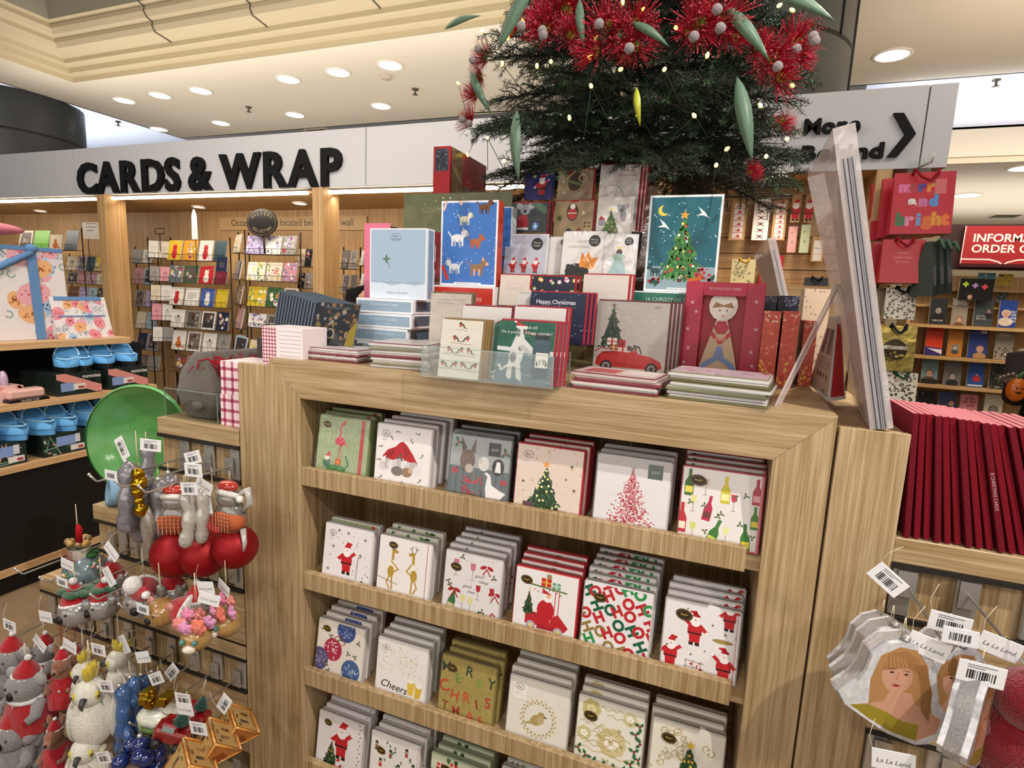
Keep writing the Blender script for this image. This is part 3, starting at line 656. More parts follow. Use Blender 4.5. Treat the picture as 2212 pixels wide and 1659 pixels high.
def n_cheer(A):
    A.bg('#e6e2e2')
    for u, v in ((.2, .62), (.5, .6)): A.goblet(u, v, .3, '#c7788a')
    for u, v, c in ((.12, .1, '#3e7040'),): A.bottle(u, v-.1, .42, c, '#d8c9a0', -.25)
    for u, v in ((.74, .82), (.2, .36), (.92, .42)):
        A.circ(u-.06, v+.02, .06, '#b02836', ry=.03, rot=.4); A.circ(u+.06, v+.02, .06, '#b02836', ry=.03, rot=-.4); A.line([(u, v), (u-.06, v-.1)], .02, '#b02836'); A.line([(u, v), (u+.07, v-.1)], .02, '#b02836')
    A.goblet(.62, .3, .26, '#b52c38'); A.goblet(.86, .3, .26, '#b52c38'); A.goblet(.36, .08, .28, '#e2dc9a'); A.goblet(.5, .06, .28, '#e2dc9a')
    A.text('good', .62, .66, .05, '#3a3638', shear=.3); A.text('tidings', .7, .58, .045, '#3a3638', shear=.3); A.text('good', .42, .46, .05, '#3a3638', shear=.3); A.text('cheer', .5, .38, .045, '#3a3638', shear=.3)
    for u, v in ((.08, .5), (.12, .44), (.72, .12), (.88, .7), (.66, .08), (.3, .94)): A.holly(u, v, .06)
    A.line([(.84, .04), (.9, .14), (.95, .1)], .022, '#b8434a'); A.dots(26, .007, ['#8a8686', '#b02836']); logo_oval(A, .2, .76, .1)
def n_cart(A):
    A.bg('#e3dfde'); A.rect(.2, .14, .52, .34, '#b3262c'); A.poly([(.58, .12), (.84, .12), (.9, .2), (.72, .38), (.62, .3)], '#b3262c'); A.rect(.4, .1, .7, .17, '#a02026')
    A.circ(.3, .12, .075, '#a9a4b4'); A.circ(.3, .12, .04, '#d9c98a'); A.circ(.74, .1, .075, '#a9a4b4'); A.circ(.74, .1, .04, '#d9c98a')
    A.tree(.24, .3, .2, .38, n=60, balls=('#c23a2e',)); A.rect(.2, .74, .84, .765, '#5b7a3c', -.06); A.line([(.66, .3), (.66, .72)], .014, '#c0353c'); A.line([(.72, .3), (.72, .72)], .014, '#c0353c')
    A.gift(.42, .77, .16, .13, '#bf2a2c', '#d9b34a'); A.gift(.6, .76, .13, .1, '#6f9a8a', '#cfe0c9'); A.gift(.5, .9, .08, .07, '#7fa07a', '#cf3a3a'); A.circ(.52, .4, .14, '#b6232b', ry=.17); A.circ(.54, .6, .07, '#ece7e4'); A.circ(.55, .63, .04, '#e0b090'); A.poly([(.46, .66), (.6, .66), (.44, .74)], '#b6232b'); A.rect(.52, .14, .6, .3, '#b6232b')
    for i in range(8): A.circ(.32+i*.06, .7-.03*math.sin(i), .012, ('#c23a3a', '#4a5a3a')[i % 2], n=6)
    logo_oval(A, .18, .82, .1)
def n_hoho(A):
    A.bg('#e2dedf'); cs = ['#b5262f', '#2f8a4a', '#8f7a45', '#b5262f', '#1f5c40', '#b5262f']
    i = 0
    for gy in range(-1, 7):
        for gx in range(-1, 6):
            u, v = -.1+gx*.2+gy*.06, -.06+gy*.175-gx*.03; c = cs[((gx+gy*2)//2) % 6]
            ch = 'HO'[(gx+gy) % 2]
            A.text(ch, u, v, .155, c, rot=.5 if (gx//2+gy) % 2 else -1.05, bold=.05)
    logo_oval(A, .24, .8, .1)
def n_santas(A):
    A.bg('#e0dcdd'); A.santa(.42, .42, .42, flip=-1); A.santa(.12, .04, .4); A.santa(.84, .0, .42, flip=-1); A.santa(.86, .72, .36)
    for a in (.34, .44, .54): A.line([(a, .02), (a+.0, .22)], .008, '#8a7a5a')
    for v in (.04, .12, .2): A.line([(.32, v), (.58, v-.01)], .008, '#8a7a5a')
    A.circ(.8, .56, .14, '#9a8648', ry=.03); A.dots(8, .016, ['#b02c34'], (.34, .04, .56, .2)); A.dots(12, .015, ['#6a7a55']); A.rect(.965, 0, .972, 1, '#c0404a'); logo_oval(A, .26, .82, .12)
def n_baubles(A):
    A.bg('#e0d8cd')
    for u, v, c, d in ((.36, .5, '#a83048', '#e6ccd0'), (.78, .2, '#48628f', '#a9bcd8'), (.08, .28, '#5a5278', '#9a94b8'), (.62, .9, '#3f4f86', '#8a9cc8')):
        A.circ(u, v, .2, c, ry=.21, n=18); k = A.k
        for i in range(26): a = A.r.uniform(0, 6.3); q = A.r.uniform(0, .17); A.k = k; A.circ(u+q*math.cos(a), v+q*math.sin(a), .017, d, n=5)
    for u, v in ((.25, .2), (.15, .06), (.3, .1), (.7, .5), (.85, .48), (.5, .72), (.9, .74), (.3, .74), (.12, .85)): A.wreath(u, v, .05, '#4f6a3f', '#6c7f4a', 9); A.holly(u, v, .06, '#3f6234', '#a82c34')
    A.line([(.36, .72), (.5, .8), (.62, .66), (.5, .6)], .012, '#a52c3a'); logo_oval(A, .2, .86, .085)
def n_cheers(A):
    A.bg('#e3dfdd'); A.dots(120, .011, ['#cfc694', '#b9ae74', '#d9d2ae'], (.02, .45, .8, .95)); A.dots(70, .01, ['#c2b678', '#ddd6b8'], (.45, .4, .95, .9))
    A.text('Cheers', .36, .14, .13, '#26241f', rot=-.08, shear=.3, bold=.008); A.poly([(.66, .14), (.76, .12), (.8, .36), (.64, .38)], '#d9b94e'); A.poly([(.8, .1), (.9, .12), (.94, .33), (.8, .34)], '#d2ae3e'); A.circ(.7, .38, .07, '#eee9dd', ry=.04); A.circ(.87, .33, .06, '#eee9dd', ry=.04); logo_ihr(A)
def n_merry(A):
    A.bg('#a59455'); A.dots(90, .02, ['#b3a263', '#988646'])
    for t_, u, v, s_, c, r in (('M', .09, .74, .17, '#3b4a44', .1), ('E', .34, .6, .16, '#5f8a44', .25), ('R', .52, .76, .17, '#24453a', -.1), ('R', .74, .62, .15, '#7d9a4c', .1), ('Y', .93, .66, .18, '#24453a', -.1),
        ('C', .1, .4, .2, '#c0402c', .25), ('H', .27, .3, .17, '#c94434', -.15), ('R', .52, .32, .17, '#cc4a34', .1), ('I', .72, .26, .16, '#8a2a22', .3), ('S', .9, .34, .17, '#b8323a', 0), ('T', .12, .1, .15, '#8a3a2c', -.1), ('M', .34, .06, .15, '#a5452c', .1), ('A', .62, .02, .18, '#cf4c34', .1), ('S', .86, .02, .16, '#c13a34', .6)): A.text(t_, u, v, s_, c, rot=r, bold=.01)
    logo_oval(A, .2, .82, .1)
def n_bird(A):
    A.bg('#dcd7cd'); A.wreath(.52, .42, .27, '#a8935a', '#b9a671', 46); A.bird(.5, .4, .7, '#a9945c', '#b8a57a', 1); A.wreath(.1, .1, .06, '#b5a26e', n=10); A.wreath(.9, .75, .07, '#b5a26e', n=10); A.wreath(.85, .02, .07, '#b5a26e', n=10); A.rect(.06, .66, .3, .94, '#e4e0d8'); logo_ihr(A)
def n_roses(A):
    A.bg('#e2ddd0'); A.flower(.55, .42, .24, '#cfc194', '#efeadd', 9); A.flower(.2, .85, .16, '#c2b47a', '#d9cfa0'); A.flower(.12, .45, .12, '#c9bd8c', '#efeadd'); A.flower(.8, .85, .12, '#d2c79c', '#efeadd')
    for i in range(16): A.scribble(A.r.uniform(0, .8), A.r.uniform(.3, 1), A.r.uniform(.1, .95), .03, '#b3a264', .008, 7)
    for u, v in ((.95, .8), (.9, .66), (.98, .54), (.9, .4), (.97, .3), (.86, .2), (.92, .08), (.05, .2), (.18, .12), (.3, .06), (.46, .04), (.62, .04), (.76, .06)): A.holly(u, v, .1, '#2f6634', '#9a2230')
    logo_oval(A, .2, .74, .11)
def n_goldtree(A):
    A.bg('#ded9cc')
    for i in range(26): u, v = A.r.uniform(0, .9), A.r.uniform(.05, .95); A.ring(u, v, .05, .009, '#b09a58', n=9, a0=i, a1=i+4.2); A.leafs(u, v, .05, '#b7a464', i)
    A.tree(.55, .02, .62, .72, balls=('#e3c75a', '#d9a63a'), top='#d8b23c', n=170); logo_oval(A, .24, .78, .11)
def n_bigsanta(A):
    A.bg('#e2dcdd'); A.santa(.55, .22, .62); A.tree(.34, .02, .4, .5, balls=('#e0c250', '#c23a34', '#b08a4a'), top=None, n=90); A.santa(.5, -.12, .3)
    for i in range(14): A.leafs(.95, i*.075, .05, '#3c6a3c', 1+(i % 2)*1.5)
    logo_oval(A, .22, .84, .09)
def n_nutcrack(A):
    A.bg('#dfdad6')
    for i, (u, v) in enumerate(((.12, .8), (.42, .72), (.75, .84), (.22, .5), (.6, .5), (.9, .6), (.1, .24), (.42, .2), (.74, .3))): A.rect(u-.03, v-.1, u+.03, v, '#b0333c'); A.rect(u-.03, v-.16, u+.03, v-.1, '#e0dcd6'); A.rect(u-.03, v, u+.03, v+.06, '#2c3a34'); A.circ(u, v-.01, .025, '#d9a98a')
    for i in range(26): A.leafs(A.r.random(), A.r.random(), .08, '#5a7a5c', A.r.uniform(0, 6))
    A.rect(.97, 0, .975, 1, '#c04a54'); logo_oval(A, .22, .7, .1)
def n_green(A):
    A.bg('#c9ccb4')
    for i in range(70): A.leafs(A.r.random(), A.r.random(), .16, A.r.choice(('#3c6b38', '#54844a', '#2c4e2c', '#c8cbb0')), A.r.uniform(0, 6))
    for i in range(6): A.gift(A.r.random()*.85, A.r.random()*.85, .13, .12, '#b8303c', '#e6d9b8')
    logo_oval(A, .3, .8, .11)
def n_plain(c):
    def f(A):
        A.bg(c); A.dots(24, .014, ['#a9a294', '#b7b0a4'])
    return f
def n_vine(A):
    A.bg('#cfcabf')
    for i in range(40): A.leafs(A.r.random(), A.r.random(), .09, A.r.choice(('#6a7058', '#8a8a6c')), A.r.uniform(0, 6))
# (art, label, x left at the top, number in the stack, edge colour, wrapped, width)
ROWS = [
 ('top ledge', [(n_flamingo, 'green striped napkin pack with a red flamingo on a crocodile', .128, 3, '#8c9a6c', 1), (n_hat, 'white napkin pack with kittens in a Santa hat and ihr mark', .318, 4, '#cfc9c8', 0), (n_farm, 'grey napkin pack with donkey, dog and white goose at a fence', .53, 3, '#5d6264', 1),
   (n_tree, 'beige napkin pack with a green lit tree and ihr mark', .712, 3, '#a8303c', 0), (n_redtree, 'white napkin pack with a tree of tiny red stars', .908, 3, '#c9c6c6', 1), (n_bottles, 'white napkin pack with coloured bottles and glasses', 1.088, 4, '#b05a62', 0)]),
 ('second ledge', [(n_nutsanta, 'white napkin pack with a single small Santa and ihr mark', .15, 2, '#cfc9c8', 0), (n_deer, 'white napkin pack with two golden reindeer in scarves', .33, 3, '#cdc7c2', 0), (n_cheer, 'white napkin pack with cocktails and the words good tidings', .528, 5, '#c5c2c1', 1),
   (n_cart, 'white napkin pack with Santa driving a red buggy', .722, 4, '#b52a30', 0), (n_hoho, 'napkin pack covered in red, green and gold HO HO letters', .893, 6, '#c6c2c0', 0), (n_santas, 'white napkin pack with several dancing Santas', 1.083, 4, '#d0cccb', 0)]),
 ('third ledge', [(n_baubles, 'napkin pack with painted red and blue baubles', .12, 4, '#cfc8c4', 0), (n_cheers, 'white napkin pack with the word Cheers and beer glasses', .327, 4, '#c9c5bf', 0), (n_merry, 'gold napkin pack with MERRY CHRISTMAS letters', .527, 3, '#8c7d48', 1),
   (n_bird, 'cream napkin pack with a golden bird in a wreath', .716, 4, '#c9c4bb', 0), (n_roses, 'white and gold rose napkin pack with a holly border', .896, 3, '#ccc7bd', 0), (n_goldtree, 'white napkin pack with gold scrolls and a green tree', 1.072, 3, '#c4beb0', 0)]),
 ('bottom ledge in view', [(n_bigsanta, 'white napkin pack with Santa holding a fir tree', .122, 3, '#cfc9c8', 0), (n_nutcrack, 'napkin pack scattered with small nutcracker soldiers', .312, 5, '#cbc6c2', 0), (n_green, 'napkin pack with green leaves and red presents', .505, 4, '#8f9a7c', 0), (n_vine, 'grey leafy napkin pack at the bottom edge of the picture', .70, 3, '#b9b4a8', 0),
   (n_roses, 'rose napkin pack lowest on the right of the unit', .89, 2, '#ccc7bd', 0)]),
]
ORD = ['directly behind', 'second behind', 'third behind', 'fourth behind', 'fifth behind']
PW = .165
for ri, (rn, packs) in enumerate(ROWS):
    for ci, (fn, lab, xl, n, edge, wrap) in enumerate(packs):
        w = PW + (-.004 if ri else 0); rr = random.Random(ri*10+ci); tilt = R(8+rr.uniform(-1.5, 1.5)); z0 = SH[ri]-.0205; th = .0235
        lo = (ri == 3 and ci > 2)
        for k in range(n):
            back = k > 0; jx = rr.uniform(-.004, .004)+(.006*k if ci in (1, 3) and ri == 0 else .001*k)
            mb = MB(); mb.box(-w/2, 0, 0, w/2, th, w, edge, 'paper', ch=.0035)
            A = Art(mb, w-.006, w-.006, O=(-w/2+.003, 0, .003)); A.r = random.Random(ri*100+ci*10)
            if not back or fn in (n_hoho, n_flamingo, n_santas, n_farm, n_cheer, n_cart): fn(A)
            elif back and ri == 1 and ci == 0: n_flamingo(A)
            elif back and ri == 1 and ci == 1: n_green(A)
            else: fn(A)
            # folded paper edges seen on the top of the pack
            mb.add([(-w/2+.004, .006, w+.0004), (w/2-.004, .006, w+.0004), (w/2-.004, .009, w+.0004), (-w/2+.004, .009, w+.0004)], [(0, 1, 2, 3)], '#8d8780')
            o = mb.build('napkin_pack', (xl+w/2+jx, .021+k*(th+.0026), z0+k*.0052), (-tilt, 0, rr.uniform(-.012, .012)))
            if wrap and k == 0: MB().box(-w/2-.002, -.0022, -.001, w/2+.002, th+.0004, w+.003, m='cello').build('clear_wrapper', parent=o)
            pl = lab+', front of its stack on the '+rn if not back else 'napkin pack %s the %s' % (ORD[k-1], lab.replace('napkin pack ', 'pack ').replace(' in view', ''))
            tag(o, ' '.join(pl.split()[:16]), 'napkins', 'napkin packs on the '+rn)
# ---------------------------------------------------------------- things standing on top of the unit
def stand(xl, xr, ym, yt, y, z0=UT, tilt=0.0):
    """real size of an upright panel at depth y whose foot is at height z0: width, height, location of its foot's middle"""
    a, b = Py(xl, ym, y), Py(xr, ym, y); w = b.x-a.x; p = CAM; r = ray((xl+xr)/2, yt); t = math.tan(tilt)
    # plane: Y = y + (Z - z0) * t
    k = (y - p[1] + (p[2]-z0)*t) / (r[1] - r[2]*t); q = p + r*k
    return w, math.hypot(q[2]-z0, q[1]-y), Vector(((a.x+b.x)/2, y, z0))
def panel(name, w, h, th, art, loc, tilt=0, yaw=0, edge='#d8d2cc', m='card', env=None, film_=False, parent=None, lean=0, side=None, inset=0.0):
    mb = MB(); mb.box(-w/2, 0, 0, w/2, th, h, edge, m, ch=min(.0008, th*.3))
    if env: mb.box(-w/2+.004, th, .002, w/2+.006, th+.0012, h+.004, env, 'paper')
    A = Art(mb, w-2*inset, h-2*inset, O=(-w/2+inset, 0, inset), m=m)
    if art: art(A)
    if side: side(Art(mb, th, h, O=(w/2, 0, 0), U=(0, 1, 0), V=(0, 0, 1), m=m))
    o = mb.build(name, loc, (-tilt, lean, yaw), parent)
    if film_: MB().box(-w/2-.003, -.003, -.001, w/2+.003, th+.003, h+.006, m='cello').build('clear_wrapper', parent=o)
    return o
# ---- blue card boxes
def a_bluebox(A):
    A.bg('#dfe3ea'); A.rect(.02, .02, .98, A.hh-.02, '#9fb4c8'); A.poly([(.02, .02), (.98, .02), (.98, .25), (.8, .21), (.6, .24), (.4, .2), (.2, .25), (.02, .24)], '#ccd6e2')
    A.scribble(.03, .97, .25, .012, '#6d7f93', .006, 16); A.ring(.46, A.hh-.13, .1, .005, '#6d7f93', ry=.055); A.text('MERRY', .46, A.hh-.13, .025, '#5a6c80'); A.text('CHRISTMAS', .46, A.hh-.17, .022, '#5a6c80')
    A.holly(.3, .6, .07, '#3f6a4a', '#3f6a4a', 4); A.line([(.3, .6), (.36, .46)], .008, '#5a5a48'); A.text('Peace in the Snow', .5, .08, .035, '#7a8aa0', shear=.2)
def a_blueend(A): A.bg('#e2e6ec'); A.rect(.025, .03, .975, A.hh-.035, '#8ea5b8'); A.text('10 CHRISTMAS CARDS', .5, A.hh*.52, .035, '#c6d2de'); A.text('box of two designs', .5, A.hh*.25, .025, '#b9c7d4')
BZ = .043
for i in range(4):
    w_ = .192; mb = MB(); mb.box(-w_/2, 0, 0, w_/2, .15, BZ-.001, '#e2e6ec', 'card', ch=.002); a_blueend(Art(mb, w_, BZ-.001, m='card'))
    Art(mb, .15, BZ, O=(w_/2, 0, 0), U=(0, 1, 0), m='card').rect(.12, .05, .92, .25, '#4d5f6e')
    x = Py(828, 690, .25).x + (.004, -.013, 0, .002)[i]; o = mb.build('card_box', (x, .25, UT+i*BZ), (0, 0, (.03, .0, -.02, .02)[i]))
    tag(o, ['blue Christmas card box lying at the very bottom of the blue stack', 'blue Christmas card box lying second from the bottom, pushed left', 'blue Christmas card box lying third from the bottom of the stack', 'blue Christmas card box lying right under the standing blue box'][i], 'card box', 'blue card boxes lying in a stack')
w_, h_, l_ = stand(799, 921, 600, 493, .27, UT+4*BZ)
o = panel('card_box', w_, h_, .045, a_bluebox, l_, edge='#e2e6ec', side=lambda A: A.rect(.2, .1, .85, A.hh-.1, '#7d97b0')); tag(o, 'pale blue card box with snowy hills and holly standing on the blue stack', 'card box')
# ---- dog box, red boxes, teal box
def a_dogs(A):
    A.bg('#e4e4ec'); A.rect(.03, .03, .97, A.hh-.03, '#3f6fb6'); A.dots(60, .008, ['#c5d5ee'])
    for u, v, z, c, d, f in ((.76, 1.16, .34, '#6a4630', '#4a2e1e', 1), (.42, .98, .32, '#d5d2ba', '#a9a384', 1), (.3, .66, .42, '#dedce0', '#b4b2bc', 1), (.62, .62, .34, '#a8643a', '#c7452f', 1), (.26, .22, .36, '#cfd2d6', '#9aa0a6', -1), (.66, .2, .42, '#8a6a4c', '#d7a58c', 1)): A.dog(u, v, z, c, d, f)
    A.line([(.05, 1.2), (.12, 1.42)], .04, '#dcb9a8'); A.line([(.24, 1.42), (.36, 1.28)], .04, '#dcb9a8'); A.line([(.05, .3), (.14, .1)], .05, '#c7352f'); A.rect(.26, .01, .74, .055, '#e4e4ec'); A.text('CHRISTMAS WALKIES', .5, .018, .03, '#7a7f9a')
w_, h_, l_ = stand(948, 1070, 560, 432, .36, 1.36); zz = Py(1000, 617, .36).z
dz = (zz-UT)/3
for i in range(3):
    mb = MB(); w2 = .2; mb.box(-w2/2, 0, 0, w2/2, .13, dz-.001, '#e6e0e0', 'card', ch=.0015); A = Art(mb, w2, dz, m='card'); A.rect(.02, .02, .98, A.hh-.03, '#c2362b'); A.text('16 CHRISTMAS CARDS', .45, A.hh*.4, .05, '#e7d8cf')
    o = mb.build('card_box', (Py(1003, 640, .36).x+(.01, -.004, 0)[i], .35, UT+i*dz)); tag(o, ['red edged card box at the bottom of the red stack behind the kraft card', 'red edged card box in the middle of the red stack behind the kraft card', 'red edged card box lying under the blue box of dogs'][i], 'card box', 'red edged boxes in a stack')
o = panel('card_box', w_, h_-(zz-UT), .04, a_dogs, Vector((l_.x, .37, zz)), edge='#e6e2e8', side=lambda A: A.bg('#c2402f')); tag(o, 'blue card box with many small dogs, standing with red side', 'card box')
w2, h2, l2 = stand(1062, 1102, 500, 447, .47, zz-.02); o = panel('card_box', w2+.03, h2, .04, a_dogs, l2-Vector((.01, 0, 0)), edge='#d5dbe6'); tag(o, 'second blue dog card box, half hidden behind the first', 'card box')
mb = MB().box(-.1, 0, 0, .1, .1, zz-.02-UT, '#c2362b', 'card', ch=.001).build('card_box', (l2.x, .485, UT)); tag(mb, 'red card box block under the half hidden dog box', 'card box')
def a_teal(A):
    A.bg('#e0e6ea'); A.rect(.03, .03, .97, A.hh-.03, '#1f5f6e'); A.rect(.03, .03, .97, .36, '#8aa3ad'); A.dots(60, .009, ['#cfe0e4', '#b7cdd4'], (.05, .4, .95, A.hh-.06))
    A.tree(.5, .2, .62, .85, cols=('#3f7a3a', '#5a9448', '#2f6a3c'), balls=('#e2d78a', '#c8402f', '#d8e0e0'), n=170, top='#e8a53a'); A.circ(.2, 1.14, .075, '#e0c54e'); A.circ(.235, 1.16, .062, '#1f5f6e')
    for u, v in ((.74, 1.1), (.22, .94)): A.poly([(u-.07, v+.09), (u+.02, v+.02), (u+.09, v-.07), (u, v-.02)], '#e8ecec'); A.poly([(u-.02, v), (u-.09, v-.03), (u+.02, v-.03)], '#e8ecec')
    A.dog(.7, .1, .3, '#c8622c', '#8a3a1e', 1); A.dog(.15, .24, .26, '#2c4a50', '#1a3338', -1); A.dots(20, .022, ['#b8323a'], (.7, .1, .95, .34)); A.dots(12, .022, ['#b8323a'], (.05, .12, .25, .2))
    for u, v in ((.08, .1), (.15, .06), (.85, .1), (.92, .16), (.9, .08)): A.leafs(u, v, .12, '#1f4a3c', u*8)
    A.rect(.33, .01, .67, .06, '#dfe5e8'); A.text('WINTER WOODS', .5, .02, .03, '#56707a')
w_, h_, l_ = stand(1397, 1552, 560, 424, .50, UT); zz = Py(1450, 630, .46).z; n = 5; dz = (zz-UT)/n
for i in range(n):
    mb = MB(); w2 = .235; mb.box(-w2/2, 0, 0, w2/2, .15, dz-.001, '#dfe5e8', 'card', ch=.0015); A = Art(mb, w2, dz, m='card'); A.rect(.02, .02, .98, A.hh-.02, '#2f6f5e'); A.text('16 CHRISTMAS CARDS', .5, A.hh*.4, .045, '#b9cfc6')
    o = mb.build('card_box', (Py(1455, 640, .46).x+(.004, -.003, .002, 0, -.002)[i], .46, UT+i*dz)); tag(o, 'green edged card box, %s in the stack behind the red car pack' % ['lowest', 'second lowest', 'middle', 'second highest', 'topmost'][i], 'card box', 'green edged boxes in a stack')
o = panel('card_box', w_, h_-(zz-UT), .03, a_teal, Vector((l_.x, .48, zz)), edge='#dfe3ea', m='card', side=lambda A: [A.rect(.1+.18*i, .05, .17+.18*i, A.hh-.05, '#c3c6d2') for i in range(5)]); tag(o, 'teal card box with a decorated green tree and white doves', 'card box')
# ---- advent calendar and red book box on a riser
mb = MB().box(.30, .62, UT, .72, .92, 1.80, '#8f7350', 'paper').build('display_riser'); tag(mb, 'plain brown riser block hidden behind the advent calendar', 'riser')
def a_advent(A):
    A.bg('#6d7152'); A.rect(0, 0, 1, A.hh-.32, '#7f1f29'); A.text('ADVENT CALENDAR', .5, A.hh-.16, .05, '#8d8f74')
    for j in range(6):
        for i in range(5):
            u, v = .1+i*.18, A.hh-.5-j*.2; A.rect(u-.05, v-.065, u+.05, v+.065, '#d5cfc8'); A.rect(u-.043, v-.06, u+.043, v+.06, '#2a2f3a')
            A.rect(u-.004, v-.06, u+.004, v+.06, '#b9b5b0'); A.rect(u-.05, v-.004, u+.05, v+.004, '#b9b5b0')
    A.dots(50, .008, ['#cfc8c0', '#9fa58a'])
w_, h_, l_ = stand(866, 1098, 500, 417, .57, UT, R(2)); o = panel('advent_calendar', w_, h_, .006, a_advent, l_, tilt=R(2), edge='#d9d6cf', film_=True); tag(o, 'large wrapped advent calendar with green roof and red house front', 'calendar')
def a_spine(A): A.bg('#a3262b'); A.rect(.12, A.hh-1.25, .88, A.hh-.12, '#3a3f4a'); A.dots(40, .045, ['#7d8590', '#22262e'], (.18, A.hh-1.2, .82, A.hh-.2)); A.lines(.2, .8, .4, 1.1, 4, '#c9504e', .06)
p = Py(935, 415, .60); q = Py(971, 415, .60); t_ = Py(937, 317, .60)
mb = MB(); w_ = q.x-p.x; h_ = t_.z-1.80; mb.box(0, 0, 0, w_, .30, h_, '#a3262b', 'card', ch=.002); a_spine(Art(mb, w_, h_, O=(0, 0, 0)))
A = Art(mb, .30, h_, O=(w_, 0, 0), U=(0, 1, 0)); A.rect(.04, .02, .32, A.hh, '#8a7352'); A.rect(.32, .45, 1, A.hh, '#a8343a'); A.rect(.32, .0, 1, .45, '#7a6a5a'); A.dots(60, .02, ['#5c5248', '#94745c'], (.3, 0, 1, .45))
o = mb.build('book_box', (p.x, .60, 1.80)); tag(o, 'tall red box with dark square on its spine above the calendar', 'box')
# pink card peeping out behind the blue box
w2, h2, l2 = stand(787, 842, 520, 482, .42, UT); o = panel('greeting_card', w2, h2, .004, lambda A: A.bg('#d8748f'), l2, edge='#d98aa2'); tag(o, 'plain pink card peeping out behind the standing pale blue box', 'card')
# ---- dark navy card packs leaning in a fan
def a_dark(A):
    A.bg('#23282f'); A.text('CHRISTMAS CARDS', .5, A.hh-.12, .05, '#5f676d'); A.text('box of six', .5, A.hh-.24, .045, '#5c6a5a')
    for i in range(60): A.circ(A.r.uniform(.05, .95), A.r.uniform(.1, .8), A.r.uniform(.02, .06), A.r.choice(('#5a4634', '#7a5f44', '#8a8078', '#3a3028', '#6a6a3a')), n=7)
    A.poly([(.8, 0), (1, 0), (1, .5), (.85, .3)], '#8a7a2a'); A.ring(.42, .22, .09, .02, '#a8a49c')
b0 = Py(672, 741, .14); w_, h_, l_ = stand(676, 767, 735, 654, b0.y, b0.z, R(14)); w_ *= 1.02
for i in range(14):
    o = panel('card_pack', w_, h_, .004, a_dark if i == 0 else (lambda A: (A.bg('#262c35'), A.rect(0, 0, .035, A.hh, '#56616c'), A.rect(0, A.hh-.03, 1, A.hh, '#4d5862'))), (b0.x+w_/2*.95-.0185*i, b0.y+.0085*i, b0.z+.002*i), tilt=R(17-.3*i), edge='#5a6670', film_=(i == 0))
    tag(o, 'navy card pack with brown pattern, front of the leaning fan' if i == 0 else 'dark navy card pack in the leaning fan, %s from the front' % ['', 'second', 'third', 'fourth', 'fifth', 'sixth', 'seventh', 'eighth', 'ninth', 'tenth', 'eleventh', 'twelfth', 'thirteenth', 'fourteenth'][i], 'card pack', 'navy card packs leaning in a fan')
mb = MB().box(b0.x-.005, .125, UT+.0005, b0.x+.1, .25, b0.z-.001, '#3a3632', 'paper').box(-.19, .15, 1.147, -.003, .3, b0.z, '#3a3632', 'paper').build('card_rest'); tag(mb, 'low dark rest under the leaning navy card packs', 'card rest')
# ---- gingham boxes
def a_ging(A, c='#8e2a48'):
    A.bg('#ead3d6'); n = 5
    for i in range(n): A.rect((i+.5)/n-.03, 0, (i+.5)/n+.03, A.hh, '#b4667c')
    k = int(A.hh*n)
    for j in range(k+1): A.rect(0, (j+.5)/n-.03, 1, (j+.5)/n+.03, '#b4667c')
    for i in range(n):
        for j in range(k+1): A.rect((i+.5)/n-.035, (j+.5)/n-.035, (i+.5)/n+.035, (j+.5)/n+.035, c)
def a_glabel(A): A.bg('#e6dde0'); A.lines(.1, .95, .1, A.hh-.06, 8, '#8a7f8c', .012)
def gbox(loc, w, d, h, lab, label_side=True):
    mb = MB(); mb.box(0, 0, 0, w, d, h, '#e8d8da', 'card', ch=.0012); a_ging(Art(mb, w*.36 if label_side else w, h, O=(0, 0, 0)))
    if label_side: a_glabel(Art(mb, w*.64, h, O=(w*.36, 0, 0)))
    tag(mb.build('gingham_box', loc), lab, 'box', 'pink gingham boxes')
gbox((-.055, .035, 1.3405), .14, .1, .103, 'pink gingham box with white text label standing beside the navy fan')
gbox((-.207, .025, 1.146), .150, .12, .0925, 'lower pink gingham box on the side step', False)
gbox((-.205, .027, 1.239), .148, .12, .096, 'upper pink gingham box stacked on the side step', False)
# ---- flat stacks of packs lying on the front
def flat_stack(pa, pb, depth, n, th, cols, labels, grp, z0=UT, top=None):
    a, b = Pz(*pa, z0+.001), Pz(*pb, z0+.001); v = b-a; w = v.length; yaw = math.atan2(v.y, v.x); rr = random.Random(int(pa[0]))
    for i in range(n):
        jx, jy = (rr.uniform(-.006, .006), rr.uniform(-.002, .006)) if i else (0, 0)
        mb = MB(); mb.box(0, 0, 0, w, depth, th*.62, cols[i % len(cols)], 'paper', ch=.0006).box(.003, .002, th*.62, w-.002, depth-.002, th*.93, cols[(i+1) % len(cols)], 'card')
        if i == n-1 and top: top(Art(mb, w-.006, depth-.004, O=(.003, .002, th*.93), V=(0, 1, 0)))
        c, s_ = math.cos(yaw), math.sin(yaw); o = mb.build('card_pack', (a.x+jx*c-jy*s_, a.y+jx*s_+jy*c, z0+i*th), (0, 0, yaw+rr.uniform(-.03, .03)))
        MB().box(-.003, -.003, .0005, w+.004, depth+.003, th*.97, m='cello').build('clear_wrapper', parent=o)
        tag(o, labels % ['lowest', 'second lowest', 'third from the bottom', 'fourth from the bottom', 'fifth from the bottom', 'sixth from the bottom', 'seventh from the bottom', 'eighth from the bottom'][i] if i < n-1 else labels % 'topmost', 'card pack', grp)
pale = lambda A: (A.bg('#cfc9c8'), A.dots(20, .03, ['#b9b2b4', '#a98a8e']))
flat_stack((637, 772), (772, 785), .12, 4, .0085, ['#7a2a33', '#cdc8c6'], 'wrapped card pack lying flat near the gingham box, %s of four', 'flat packs left', top=pale)
